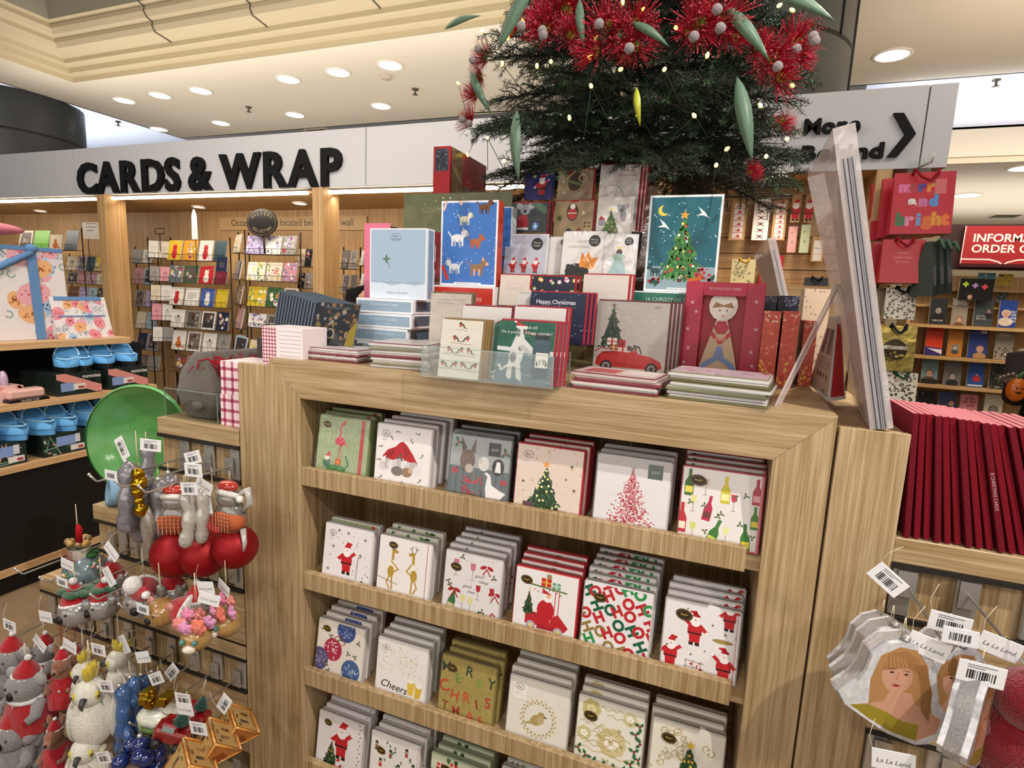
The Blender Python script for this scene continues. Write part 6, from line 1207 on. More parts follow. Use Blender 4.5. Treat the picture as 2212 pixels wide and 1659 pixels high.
# ---- right unit: red card boxes and portrait ornaments
def a_redspine(A, first=False):
    A.bg('#6e0f1c')
    if first: A.text('8 CHRISTMAS CARDS', .5, A.hh*.5, .55, '#c9a9a4', rot=-math.pi/2)
for i in range(17):
    lean = R(4+1.1*i if i < 12 else 16.5); x = 1.492+.0158*i; h = .232; th = .0095
    mb = MB(); mb.box(0, 0, 0, th, .17, h, '#6e0f1c', 'fabric', ch=.0008); mb.box(.0012, .002, h, th-.0012, .168, h+.0006, '#b86a74', 'paper')
    A = Art(mb, th, h, O=(0, 0, 0), m='fabric'); A.bg('#730f1d' if i % 3 else '#681320'); A.rect(.05, 0, .12, A.hh, '#4d0a14')
    if i == 9:
        V, F, W = glyphs('8 CHRISTMAS CARDS', 0); k = .0072
        mb.add([(th*.5-.0024+y_*k, -.0007, h*.62-x_*k) for x_, y_ in V], F, '#c4a09c', 'card')
    o = mb.build('boxed_cards', (x+.0*i, .004+.003*(i % 3), 1.1465), (0, -lean, 0)); tag(o, 'dark red boxed card set on the right step, %s' % (ORDN[i]+' from the left' if i < 10 else ['eleventh', 'twelfth', 'thirteenth', 'fourteenth', 'fifteenth', 'sixteenth', 'seventeenth'][i-10]+' from the left'), 'boxed cards', 'dark red boxed card sets')
def portrait(px, py, y, s, lab, rz):
    t = fig('portrait_ornament', px, py, y, lab, rz=R(rz), grp='portrait ornaments'); K = s
    out = [(-.44, -.18), (-.5, -.08), (-.36, .06), (-.3, .18), (-.27, .34), (-.15, .46), (.02, .5), (.17, .44), (.26, .3), (.3, .1), (.34, -.06), (.44, -.2), (.42, -.38), (.3, -.48), (.2, -.5), (-.05, -.42), (-.25, -.3)]
    q = [(x*K, z*K) for x, z in out]
    MB().prism(q, -.004, .03, '#c9c9cc', 'glassy').prism([(x*1.03, z*1.03) for x, z in q], .004, .022, '#d0d0d2', 'glitter').build('white_edge', parent=t)
    m = MB(); A = Art(m, K, K, O=(-K/2, -.004, -K/2), m='gloss'); S_ = '#c09078'; c = lambda l: [(x+.5, z+.5) for x, z in l]
    A.poly(c([(-.24, -.24), (-.26, .1), (-.2, .34), (-.05, .44), (.1, .42), (.2, .28), (.25, .02), (.3, -.2), (.2, -.34), (.06, -.2)]), '#a87c50'); A.poly(c([(-.4, -.18), (-.12, -.1), (-.08, .02), (.1, .0), (.14, -.1), (.38, -.22), (.36, -.36), (.2, -.46), (-.04, -.38)]), S_)
    A.poly(c([(-.4, -.17), (-.24, -.15), (-.1, -.2), (.06, -.28), (.2, -.3), (.2, -.46), (-.04, -.39), (-.24, -.28)]), '#8f7f2a'); A.circ(.46, .66, .13, S_, ry=.17, rot=.12); A.poly(c([(-.17, .2), (-.14, .36), (.0, .41), (.12, .34), (.14, .2), (.04, .24), (-.06, .23)]), '#9a6e44')
    A.poly(c([(.09, .28), (.16, .1), (.2, -.16), (.28, -.26), (.27, .02), (.18, .3)]), '#8f663f'); A.circ(.41, .69, .018, '#3a2c28', ry=.01, n=8); A.circ(.53, .68, .018, '#3a2c28', ry=.01, n=8); A.line([(.38, .72), (.44, .725)], .008, '#6a4a34'); A.line([(.5, .72), (.56, .71)], .008, '#6a4a34'); A.line([(.47, .69), (.455, .62)], .008, '#a87462'); A.circ(.46, .565, .032, '#8e2430', ry=.012, n=10); A.line([(.28, .4), (.26, .32)], .008, '#8f7f2a')
    for k in range(6): A.line([(.34+.03*k, .88-.01*k), (.36+.035*k, .74)], .006, '#b98e5e')
    m.build('printed_portrait', parent=t); capring(t, s*.5); loop(t, (0, .01, s*.5), max(.03, 1.055-t.location.z-s*.5)); return t
pp = portrait(1940, 1492, -.24, .168, 'glass portrait ornament of a fair haired woman in a yellow top, front left', 14)
portrait(1918, 1450, -.17, .16, 'portrait ornament right behind the front left one', 22); portrait(1900, 1425, -.10, .155, 'portrait ornament rearmost on the left hook', 26)
portrait(2062, 1500, -.17, .165, 'portrait ornament seen darker behind the tilted one', 24); portrait(2042, 1462, -.1, .16, 'portrait ornament rearmost on the right hook', 26)
portrait(2118, 1560, -.27, .16, 'portrait ornament turned edge on, nearest the red plush', 60)
for a_ in ((1918, 1253, -.16, 0, R(38), 1, 'barcode tag at the tip of the left upper hook on the right unit'), (2052, 1348, -.2, 0, R(4), 1, 'wide barcode tag between the two right hooks'), (2005, 1398, -.24, 0, R(14), 0, 'La La Land tag above the front portrait ornament'), (2120, 1457, -.29, 0, R(2), 1, 'barcode tag on the edge on portrait ornament'), (2160, 1398, -.2, 0, R(14), 0, 'La La Land tag at the right above the red plush'), (1930, 1645, -.3, 0, R(-6), 0, 'La La Land tag at the bottom below the front portrait')): tagcard_(*a_)
t = fig('plush_toy', 2205, 1570, -.22, 'dark red plush toy cut by the right edge of the picture', 'plush toy'); MB().ball((0, 0, -.03), .06, '#7a0f1a', 'felt', 16, (1, .8, 1.2), wob=.06).ball((0, -.01, .05), .045, '#7a0f1a', 'felt', 14).tube([(-.04, 0, -.02), (-.075, -.02, .02)], [.022, .016], '#7a0f1a', 'felt', 8).tube([(-.03, -.02, -.08), (-.05, -.04, -.12)], [.028, .022], '#7a0f1a', 'felt', 8).build('body', parent=t); loop(t, (0, 0, .09), .12)
# ---------------------------------------------------------------- Christmas tree on top of the unit
TX, TY = .835, .80
rng = np.random.default_rng(11)
def add_raw(mb, V, F, C, m):
    b = len(mb.v); k = mb.mi(m); mb.v += [tuple(p) for p in V.tolist()]; mb.f += [tuple(f) for f in (F+b).tolist()]; mb.c += [tuple(c) for c in C.tolist()]; mb.m += [k]*len(F); mb.s += [False]*len(F)
def needles(mb, P0, P1, n, L, col, spread=1.0):
    P0 = np.array(P0); P1 = np.array(P1); d = P1-P0; ln = np.linalg.norm(d); d = d/ln
    t = rng.random(n); base = P0+np.outer(t*ln, d)
    r = rng.normal(size=(n, 3)); r[:, 2] *= .75; r -= np.outer(r@d, d); r /= np.linalg.norm(r, axis=1)[:, None]+1e-9
    dr = r*spread+d*(.55+.4*rng.random(n))[:, None]; dr /= np.linalg.norm(dr, axis=1)[:, None]
    Ln = L*(.7+.5*rng.random(n))*(1-.35*t); s = np.cross(dr, rng.normal(size=(n, 3))); s /= np.linalg.norm(s, axis=1)[:, None]+1e-9; s *= .0009
    V = np.stack([base-s*.6, base+dr*Ln[:, None]*.55-s, base+dr*Ln[:, None], base+dr*Ln[:, None]*.55+s], 1).reshape(-1, 3)
    F = np.arange(n*4).reshape(n, 4); c = np.array(lin(col)); C = c[None, :]*(.45+.5*rng.random(n))[:, None]; C[:, 3] = 1
    add_raw(mb, V, F, C, 'needle')
tree = empty('christmas_tree', (TX, TY, UT)); tag(tree, 'dark green fir tree standing on the display unit, decorated with red blossoms', 'christmas tree')
wood_ = MB(); fol = MB(); fol.T = Matrix.Identity(4)
wood_.tube([(0, 0, 0), (.004, 0, .3), (-.004, .003, .8), (0, 0, 1.5)], [.03, .028, .024, .012], '#2a2019', 'bark', 12); wood_.build('trunk', parent=tree)
greens = ['#1f3320', '#27402a', '#2c4a2e', '#223a2c', '#35523a', '#1b2d20']
def curve(p, a, L, up, droop, n=7):
    out = []
    for i in range(n):
        u = i/(n-1); out.append(np.array([p[0]+math.cos(a)*L*u, p[1]+math.sin(a)*L*u, p[2]+up*u-droop*u*u]))
    return out
bi = 0
layers = [(.64, .58, 10, .05, .15), (.69, .61, 11, .10, .13), (.75, .60, 11, .10, .12), (.83, .58, 11, .12, .12), (.93, .56, 11, .12, .10), (1.03, .53, 10, .12, .10), (1.13, .50, 10, .12, .08), (1.24, .45, 9, .12, .08), (1.36, .38, 8, .12, .06)]
for li, (z, Rr, nb_, up, dr) in enumerate(layers):
    for b_ in range(nb_):
        a = 2*math.pi*(b_+.5*(li % 2))/nb_+rng.uniform(-.12, .12); L = Rr*rng.uniform(.80, .98)*(1-.13*max(0, math.cos(a))); pts = curve((0, 0, z), a, L, up+rng.uniform(-.03, .03), dr+rng.uniform(-.03, .05))
        mb = MB(); mb.tube([tuple(p) for p in pts], [.008-.0009*i for i in range(7)], '#241c16', 'bark', 5); col = greens[int(rng.integers(6))]
        f = MB()
        for i in range(2, 6): needles(f, pts[i], pts[i+1], 60, .024, col)
        needles(f, pts[6], pts[6]+(pts[6]-pts[5])*.5, 34, .022, '#3a5a3c', .8)
        ns = 18
        for k in range(ns):
            u = .22+.76*k/(ns-1); q = pts[int(u*5.99)]; fr = u*6-int(u*6) if u < .99 else 0; q = pts[min(int(u*6), 5)]*(1-(u*6-min(int(u*6), 5)))+pts[min(int(u*6), 5)+1]*(u*6-min(int(u*6), 5))
            for sd in (-1, 1):
                tl = (.20*(1-u)+.07)*rng.uniform(.75, 1.15); aa = a+sd*rng.uniform(.6, 1.0); dz = rng.uniform(-.45, .12)
                e = q+np.array([math.cos(aa)*tl, math.sin(aa)*tl, dz*tl]); mid = (q+e)/2+np.array([0, 0, .008]); c2 = greens[int(rng.integers(6))]
                mb.tube([tuple(q), tuple(mid), tuple(e)], [.0022, .0018, .001], '#2b2219', 'bark', 3, cap=False)
                needles(f, q, mid, int(26*tl/.1), .020, c2); needles(f, mid, e, int(34*tl/.1), .020, c2)
        br = mb.build('branch', parent=tree); f.build('needles', parent=br)
def tside(px, py, r=.50):   # point on the side of the tree facing the camera, as a real place on a cone round the trunk
    for k in range(60):
        y = TY-r*1.0+k*.02; p = Py(px, py, y)
        rr_ = r-.12*max(0, p.z-2.05)
        if math.hypot(p.x-TX, p.y-TY) <= rr_: return p
    k = min(range(80), key=lambda i: abs(Py(px, py, TY-.6+i*.02).x-TX)+abs(i-26)*.004); return Py(px, py, TY-.1)
rr = random.Random(2)
def blossom(n=260, r=.052, col='#a51a2c'):
    mb = MB(); b = len(mb.v)
    for i in range(n):
        a = rr.uniform(0, 6.283); t = rr.uniform(.15, 1.25); d = Vector((math.sin(t)*math.cos(a), -math.cos(t), math.sin(t)*math.sin(a))); s = d.cross(Vector((rr.random(), rr.random(), rr.random()))).normalized()*.0008
        b0_ = Vector((d.x, 0, d.z))*r*.28; e = b0_+d*r*rr.uniform(.75, 1.1)
        mb.add([tuple(b0_-s), tuple(b0_+s), tuple(e+s*.6), tuple(e-s*.6)], [(0, 1, 2, 3)], rr.choice((col, '#b8263a', '#8c1426', '#c4404a')), 'fabric'); mb.ball(e, .0014, '#c9566a', 'fabric', 4) if i % 4 == 0 else None
    mb.lathe([(0, 0), (r*.26, 0), (r*.3, r*.1), (r*.1, r*.3)], 10, '#7c8a34', 'fabric') if 0 else mb.ball((0, -r*.12, 0), r*.27, '#8f8434', 'fabric', 12, (1, .5, 1)).ball((0, -r*.26, 0), r*.14, '#5f6a28', 'fabric', 8, (1, .3, 1))
    return mb
BL = [blossom() for _ in range(3)]; BME = []
for m_ in BL: o = m_.build('blossom'); BME.append(o.data); bpy.data.objects.remove(o)
clusters = [((1050, 125), [(0, 0, 1), (-12, 40, .8)], 2, 'red blossom cluster at the left edge of the tree, upper'), ((1018, 240), [(10, -35, .9), (0, 25, 1.0)], 2, 'red blossom cluster at the left edge of the tree, lower'),
 ((1180, 62), [(0, 0, 1.1), (45, -40, 1.15), (55, 15, .9), (-15, -15, .9)], 3, 'large red blossom cluster left of centre near the top'), ((1335, 80), [(-25, -20, 1.15), (35, -25, 1.1), (-45, 30, 1.1), (40, 22, 1.0), (0, 5, 1.0)], 2, 'largest red blossom cluster in the middle of the tree'),
 ((1530, 45), [(-20, 10, 1.3), (35, -5, 1.25), (55, 40, .85), (-45, 30, .7)], 3, 'bright red blossom cluster right of centre near the top'), ((1668, 125), [(0, 0, 1.15), (15, 45, 1.0), (-35, -20, .8)], 1, 'red blossom cluster on the right side of the tree'), ((1718, 95), [(0, 0, 1.1), (5, 30, .8)], 3, 'red blossom cluster at the right edge with round gumnuts'),
 ((1690, 263), [(0, 0, .6)], 0, 'single small red blossom at the lower right edge'), ((1108, 72), [(0, 0, .7)], 0, 'single red blossom bud left of the large upper cluster'), ((1622, 374), [(0, 0, .55)], 0, 'single dark red blossom hanging low on the right'), ((1347, 122), [(0, 0, .5)], 0, 'small pink bud below the middle cluster')]
for (cx_, cy_), fl, nut, lab in clusters:
    p0_ = tside(cx_, cy_, .56); t = empty('gum_blossom_cluster', p0_); tag(t, lab, 'artificial flowers', 'red blossom decorations')
    for i, (dx, dy, s) in enumerate(fl):
        p = tside(cx_+dx, cy_+dy, .56)
        if (p-p0_).length > .2: p = p0_+Vector((dx*.001, 0, -dy*.001))
        o = bpy.data.objects.new('blossom', BME[i % 3]); COLL.objects.link(o); o.parent = t; o.location = p-p0_
        o.rotation_euler = (R(rr.uniform(-10, 35)), rr.uniform(0, 6), math.atan2(p.x-TX, -(p.y-TY))*.6+rr.uniform(-.2, .2)+.1); o.scale = (s, s, s)
    for k in range(nut): MB().ball((0, 0, 0), .012, '#8a7f80', 'felt', 10).build('gumnut', (rr.uniform(-.05, .05), -.055, rr.uniform(-.06, .01)), parent=t)
    if len(fl) > 1 or cy_ > 0:
        MB().tube([(0, .02, 0), tuple((Vector((TX, TY, p0_.z))-p0_)*.35)], .002, '#3c3320', 'bark', 4).build('stem', parent=t)
leaves_ = [((1132, 30), .11, 55, 'large grey green gum leaf at the top left of the tree'), ((1262, 62), .06, -80, 'gum leaf between the upper left and middle clusters'), ((1408, 84), .055, -35, 'small gum leaf right of the middle cluster'), ((1612, 80), .085, -50, 'broad gum leaf right of the bright cluster'), ((1608, 265), .10, -75, 'long hanging gum leaf low on the right'), ((1005, 55), .07, 10, 'gum leaf sticking out at the left edge'), ((1045, 205), .07, -60, 'gum leaf beside the lower left cluster'), ((1725, 20), .09, -30, 'pale curved gum leaf at the top right'), ((1382, 238), .045, -80, 'small yellow lit leaf near the trunk'), ((1125, 320), .09, -85, 'thin dark leaf hanging at the lower left')]
for (px, py), L, ang, lab in leaves_:
    p = tside(px, py, .58); mb = MB(); n = 8; vs = []
    for i in range(n+1):
        u = i/n; wd = L*.17*math.sin(math.pi*u**.8)+.0005; vs += [(u*L*2-L, -.02*math.sin(u*3)-.0004, wd), (u*L*2-L, -.026*math.sin(u*3), 0), (u*L*2-L, -.02*math.sin(u*3)-.0004, -wd)]
    fs = [(3*i, 3*i+1, 3*i+4, 3*i+3) for i in range(n)]+[(3*i+1, 3*i+2, 3*i+5, 3*i+4) for i in range(n)]
    mb.add(vs, fs, '#56705c' if 'yellow' not in lab else '#a5a832', 'leaf', True); o = mb.build('gum_leaf', p+Vector((0, -.02, 0)), (0, R(-ang), 0)); sm = o.modifiers.new('thickness', 'SOLIDIFY'); sm.thickness = .0006; tag(o, lab, 'leaf', 'gum leaf decorations')
t = empty('fairy_light_string', (TX, TY, UT)); tag(t, 'string of small warm glowing fairy lights wound round the tree', 'string lights')
bl = [(1085, 138), (1097, 82), (1115, 285), (1053, 298), (1190, 133), (1160, 143), (1340, 150), (1435, 150), (1277, 186), (1528, 120), (1570, 322), (1655, 338), (1643, 228), (1088, 348), (1130, 48), (990, 180), (1042, 68), (1288, 82), (1274, 123), (1712, 22), (1683, 12), (1547, 357), (1700, 300), (1712, 185), (1010, 335), (1378, 248), (1460, 60), (1390, 20), (1230, 255), (1500, 250), (1345, 5), (1605, 200)]
prev = None; wire = MB(); me = None
for i, (px, py) in enumerate(sorted(bl, key=lambda q: (q[1]//90, q[0] if (q[1]//90) % 2 else -q[0]))):
    p = tside(px, py, .57)-Vector((TX, TY, UT)); o = MB().lathe([(0, -.007), (.004, -.003), (.0045, .002), (.0025, .007), (0, .008)], 8, m='bulb').build('bulb', p, (rr.uniform(-1, 1), rr.uniform(-1, 1), 0), t)
    if prev is not None and (p-prev).length < .5: wire.tube([prev, (prev+p)/2*.93+Vector((0, 0, -.02)), p], .001, '#16241a', 'rubber', 4)
    prev = p
wire.build('wire', parent=t)
b = MB(); b.tube([(.03, .0, .3), (.1, -.03, .3), (.15, -.05, .22), (.16, -.05, .02)], .012, '#17181a', 'rubber', 8).tube([(-.03, .0, .3), (-.1, -.03, .3), (-.15, -.05, .22), (-.16, -.05, .02)], .012, '#17181a', 'rubber', 8).tube([(0, .03, .3), (0, .12, .3), (0, .18, .2), (0, .19, .02)], .012, '#17181a', 'rubber', 8).lathe([(.032, .26), (.04, .26), (.04, .34), (.032, .34)], 14, '#17181a', 'rubber')
o = b.build('tree_stand', (TX, TY, UT)); tag(o, 'black metal tree stand with curved legs behind the cards', 'tree stand')
# ---------------------------------------------------------------- wire racks of greeting cards in the bays
PAL = {'yellow': '#c5a92f', 'mustard': '#c98f2a', 'white': '#d9d6d0', 'red': '#b3242e', 'teal': '#2f4a52', 'slate': '#5f6a72', 'green': '#3a5a3a', 'navy': '#1f2740', 'black': '#1b1a1c', 'lilac': '#a9a0c4', 'pink': '#cf8f98', 'blue': '#3d58a0', 'grey': '#8d8a86', 'lime': '#6fb54a', 'cream': '#cfc3ac', 'brown': '#6a4c3a', 'wine': '#6e1f30', 'sky': '#9db4c4', 'orange': '#c9672c', 'rose': '#b5808a'}
def motif(A, kind, rr):
    hh = A.hh; c = lambda *k: rr.choice(k)
    if kind == 'cat': k = c('#d9d4cc', '#b3242e', '#c98030', '#221f22'); A.circ(.5, hh*.3, .2, k, ry=hh*.26); A.circ(.5, hh*.62, .16, k); A.poly([(.36, hh*.66), (.38, hh*.82), (.48, hh*.72)], k); A.poly([(.64, hh*.66), (.62, hh*.82), (.52, hh*.72)], k); A.dots(14, .018, ['#b3404a', '#d9d4cc'], (.05, hh*.7, .95, hh))
    elif kind == 'flowers':
        for i in range(7): A.flower(rr.uniform(.15, .85), rr.uniform(.15, .9)*hh, rr.uniform(.1, .16), c('#b5404a', '#d8c7d2', '#c9a03a', '#7a5a9a', '#d9d2c4'), c('#e4dcd0', '#8a2a3a'), 5)
        [A.leafs(rr.random(), rr.random()*hh, .16, '#4f6b3c', rr.uniform(0, 6)) for i in range(8)]
    elif kind == 'sketch': A.scribble(.25, .75, hh*.5, .14, '#5a544e', .02, 14); A.scribble(.3, .7, hh*.35, .1, '#7a746c', .015, 10); A.circ(.5, hh*.62, .08, '#4a4440')
    elif kind == 'pattern': [A.circ(rr.random(), rr.random()*hh, rr.uniform(.04, .1), c('#8a7f9c', '#b9b2c9', '#6d6488', '#d9d4de', '#9a7a8a'), n=7) for i in range(26)]
    elif kind == 'leafy': [A.leafs(rr.random(), rr.random()*hh, .28, c('#c9b84a', '#8a9a5a', '#d9d09a', '#5f7a4a', '#e0dcc8'), rr.uniform(0, 6)) for i in range(22)]
    elif kind == 'photo': A.rect(.1, .1, .9, hh-.1, c('#3a3434', '#4f4a48', '#6a625c')); [A.circ(rr.uniform(.2, .8), rr.uniform(.2, .8)*hh, rr.uniform(.06, .14), c('#8a8078', '#2a2628', '#a59a90', '#5a3a34'), n=8) for i in range(7)]
    elif kind == 'words': A.lines(.2, .8, hh*.35, hh*.7, 4, '#6f6a66', .03)
    elif kind == 'fox': A.circ(.48, hh*.3, .22, '#b5622e', ry=hh*.2); A.circ(.46, hh*.58, .12, '#b5622e'); A.line([(.6, hh*.2), (.85, hh*.15)], .08, '#b5622e')
    elif kind == 'plain': A.lines(.25, .75, hh*.45, hh*.55, 1, '#8a8680', .02)
ROWN = ['top', 'second', 'third', 'fourth', 'fifth', 'sixth', 'seventh']
def rack(name, lab, cols, rows, y, art, seed, yaw=0, post=True, tilt=R(12), where='', skip=()):
    """cols: [(px left, px right)], rows: [(px top, px bottom)] read at the first column; art(r, c) -> (colour, motif)"""
    rr = random.Random(seed); t = empty('wire_card_rack', (Py((cols[0][0]+cols[-1][1])/2, 700, y).x, y+.05, 0)); tag(t, lab, 'card rack'); T0 = t.location.copy()
    xa, xb = Py(cols[0][0], 600, y).x, Py(cols[-1][1], 600, y).x; cm = (xa+xb)/2; cs, sn = math.cos(yaw), math.sin(yaw)
    def W(x, dy, z): return Vector((cm+(x-cm)*cs-dy*sn, y+(x-cm)*sn+dy*cs, z))
    for r_, (yt, yb) in enumerate(rows):
        z1, z0 = Py(cols[0][0], yt, y).z, Py(cols[0][0], yb, y).z; mb = MB()
        for zz in (z0-.004, z0+(z1-z0)*.28): mb.tube([W(xa-.01, -.012, zz)-T0, W(xb+.01, -.012, zz)-T0], .0022, m='wire', n=4)
        n = max(2, int((xb-xa)/.06))
        for k in range(n+1): xx = xa-.01+(xb-xa+.02)*k/n; mb.tube([W(xx, -.012, z0-.004)-T0, W(xx, -.012, z0+(z1-z0)*.28)-T0], .0015, m='wire', n=3, cap=False); mb.tube([W(xx, -.012, z0-.004)-T0, W(xx, .05, z0-.004)-T0], .0015, m='wire', n=3, cap=False)
        mb.tube([W(xa-.01, .05, z0-.004)-T0, W(xb+.01, .05, z0-.004)-T0], .0025, m='wire', n=4); mb.build('wire_tier', parent=t)
        for c_, (xl, xr) in enumerate(cols):
            if (r_, c_) in skip: continue
            a_, b_ = Py(xl, 600, y).x, Py(xr, 600, y).x; colr, kind = art(r_, c_); w = b_-a_-.006; h = (z1-z0)/math.cos(tilt)
            mb = MB(); mb.box(-w/2, 0, 0, w/2, .010, h, '#bdb7ae', 'paper'); A = Art(mb, w, h); A.bg(PAL[colr]); A.r = rr; motif(A, kind, rr)
            o = mb.build('greeting_card', W((a_+b_)/2, 0, z0), (-tilt, 0, yaw))
            km = {'cat': 'a cat', 'flowers': 'flowers', 'sketch': 'an animal sketch', 'pattern': 'a mottled pattern', 'leafy': 'leaves', 'photo': 'a dark picture', 'words': 'lines of words', 'fox': 'a fox', 'plain': 'a small line'}[kind]
            tag(o, '%s card with %s, %s row, %s along, %s' % (colr, km, ROWN[r_], ORDN[c_], where), 'card', 'cards in the '+where)
    if post:
        ztop = Py(cols[0][0], rows[0][0], y).z+.03
        for xx in (xa-.01, xb+.01): MB().tube([W(xx, .055, .02)-T0, W(xx, .055, ztop)-T0], .006, m='wire', n=6).build('post', parent=t)
        MB().cbox((0, .04, .02), (xb-xa+.1, .3, .035), '#1e1b1a', 'plastic').build('base', parent=t)
    return t
rows = [(518, 561), (572, 609), (619, 657), (667, 705), (712, 753), (763, 800)]
MAIN = {(0, 0): ('yellow', 'cat'), (0, 1): ('mustard', 'flowers'), (0, 2): ('white', 'cat'), (0, 3): ('teal', 'plain'), (1, 0): ('slate', 'flowers'), (1, 1): ('green', 'photo'), (1, 2): ('red', 'cat'), (1, 3): ('wine', 'plain'), (2, 0): ('white', 'cat'), (2, 1): ('white', 'words'), (2, 2): ('blue', 'cat'), (2, 3): ('yellow', 'plain'), (3, 0): ('white', 'sketch'), (3, 1): ('grey', 'photo'), (3, 2): ('white', 'photo'), (3, 3): ('navy', 'flowers'), (4, 0): ('white', 'fox'), (4, 1): ('white', 'photo'), (4, 2): ('white', 'sketch'), (4, 3): ('grey', 'sketch'), (5, 0): ('brown', 'flowers'), (5, 1): ('rose', 'photo'), (5, 2): ('sky', 'pattern'), (5, 3): ('grey', 'photo')}
rack('r', 'tall wire rack with yellow, red and white cat cards, under the letter R', [(362, 391), (394, 425), (428, 458), (461, 487)], rows, 2.75, lambda r, c: MAIN[(r, c)], 1, where='rack of cat cards')
rack('r', 'wire rack of narrow grey and pink cards beside the first pillar', [(286, 306), (308, 331)], [(538, 567), (578, 612), (626, 660), (672, 707), (718, 752), (764, 795)], 2.9, lambda r, c: ((('grey', 'white'), ('rose', 'sky'), ('grey', 'lilac'), ('cream', 'sky'), ('navy', 'lilac'), ('brown', 'grey'))[r][c], ('plain', 'sketch', 'photo')[(r+c) % 3]), 2, where='narrow rack by the pillar')
rack('r', 'wire rack side with thin turned cards left of the cat cards', [(331, 345), (345, 360)], [(520, 556), (575, 606), (615, 648), (655, 690), (705, 735)], 2.85, lambda r, c: (('white', 'grey', 'cream', 'pink', 'white')[(r+2*c) % 5], ('words', 'sketch')[r % 2]), 3, yaw=R(38), where='turned rack beside cat cards')
rack('r', 'wire rack under the oval sign holding patterned floral cards', [(531, 570), (572, 606), (608, 638)], [(508, 548), (565, 605), (618, 660), (676, 705), (733, 768)], 2.65, lambda r, c: ((('lilac', 'white', 'grey'), ('white', 'cream', 'rose'), ('yellow', 'green', 'cream'), ('white', 'grey', 'navy'), ('cream', 'green', 'white'))[r][c], (('pattern', 'pattern', 'flowers'), ('leafy', 'flowers', 'pattern'), ('leafy', 'flowers', 'photo'), ('pattern', 'photo', 'pattern'), ('leafy', 'leafy', 'photo'))[r][c]), 4, where='floral rack under the oval sign')
rack('r', 'turned side of the floral rack with grey cards, left of it', [(492, 510), (511, 528)], [(506, 545), (562, 602), (616, 655), (664, 707), (722, 760)], 2.68, lambda r, c: (('cream', 'grey', 'brown', 'rose', 'sky')[r], ('leafy', 'sketch', 'photo')[(r+c) % 3]), 5, yaw=R(-30), where='grey side of the floral rack')
rack('r', 'wire rack of dark floral cards against the second pillar', [(641, 656), (657, 672)], [(537, 575), (589, 622), (640, 672), (690, 722)], 2.8, lambda r, c: (('cream', 'black', 'grey', 'wine')[(r+c) % 4], 'flowers'), 6, where='rack against the second pillar')
rack('r', 'wire rack of dark picture cards right of the second pillar', [(736, 752), (754, 768)], [(540, 580), (593, 632), (645, 680)], 2.9, lambda r, c: (('black', 'grey', 'brown')[(r+c) % 3], 'photo'), 7, where='rack right of the second pillar')
rack('r', 'small wire pocket of pale cards turned beside the dark picture cards', [(771, 786)], [(540, 573), (590, 620)], 2.9, lambda r, c: ('white', 'words'), 8, yaw=R(-35), where='pale pocket behind the blue boxes')
rack('r', 'black pocket rack in the far left bay with a green card', [(44, 72), (75, 108), (142, 170)], [(497, 538)], 2.75, lambda r, c: (('cream', 'lime', 'slate')[c], ('photo', 'plain', 'plain')[c]), 9, where='black pockets at the far left')
rack('r', 'lower wire rack in the far left bay beside the tote bag', [(143, 166), (168, 184), (186, 204), (206, 228)], [(553, 583), (587, 611), (618, 640)], 2.8, lambda r, c: ((('cream', 'lilac', 'teal', 'yellow'), ('grey', 'rose', 'rose', 'cream'), ('brown', 'lilac', 'sky', 'green'))[r][c], ('sketch', 'photo', 'plain', 'pattern')[(r+c) % 4]), 10, where='low rack at the far left')
for (px, py, px2, py2), col, kind, lab in (((106, 506, 130, 540), 'cream', 'fox', 'cream card with an orange animal in a black pocket at the left'), ((466, 554, 488, 586), 'navy', 'sketch', 'navy card set forward on the rack of cat cards'), ((503, 727, 527, 768), 'sky', 'photo', 'grey blue card hanging tilted low between the two racks')):
    a, c = Py(px, py2, 2.62), Py(px2, py, 2.62); w, h = c.x-a.x, c.z-a.z; mb = MB().box(-w/2, 0, 0, w/2, .008, h, '#bdb7ae', 'paper'); A = Art(mb, w, h); A.bg(PAL[col]); motif(A, kind, random.Random(3)); o = mb.build('greeting_card', ((a.x+c.x)/2, 2.62, a.z), (-.15, .12 if py > 700 else 0, 0)); tag(o, lab, 'card')
# signs in the bays
def flat_sign(name, px0, py0, px1, py1, y, bgc, fn, lab, cat='sign', th=.006):
    a, c = Py(px0, py1, y), Py(px1, py0, y); w, h = c.x-a.x, c.z-a.z; mb = MB().box(0, 0, 0, w, th, h, bgc, 'card'); A = Art(mb, w, h, O=(0, 0, 0)); fn(A); o = mb.build(name, (a.x, y, a.z)); tag(o, lab, cat); return o
flat_sign('wall_sign', 476, 466, 792, 497, 3.185, '#c9a878', lambda A: A.text('Occasions cards located behind this wall', .5, A.hh*.32, A.hh*.5, '#2a2019', wmax=.985), 'pale strip on the wall lettered Occasions cards located behind this wall')
t = empty('oval_sign', Py(565, 481, 2.62)); tag(t, 'black oval sign reading GALLERY COLLECTION on top of the floral rack', 'sign'); mb = MB(); n = 32
mb.prism([(.165*math.cos(k*2*math.pi/n), .115*math.sin(k*2*math.pi/n)) for k in range(n)], 0, .01, '#151312', 'card'); A = Art(mb, .33, .23, O=(-.165, 0, -.115)); A.ring(.5, .35, .46, .012, '#6a5c44', ry=.31, n=28)
for word, sg in (('GALLERY', 1), ('COLLECTION', -1)):
    for i, ch in enumerate(word): q = (i-(len(word)-1)/2)/(len(word)/2); an = math.pi/2*sg-q*1.05*sg; A.text(ch, .5+.36*math.cos(an), .35+.22*math.sin(an)-.03, .075, '#8a7b60', rot=(an-math.pi/2 if sg > 0 else an+math.pi/2)*.8)
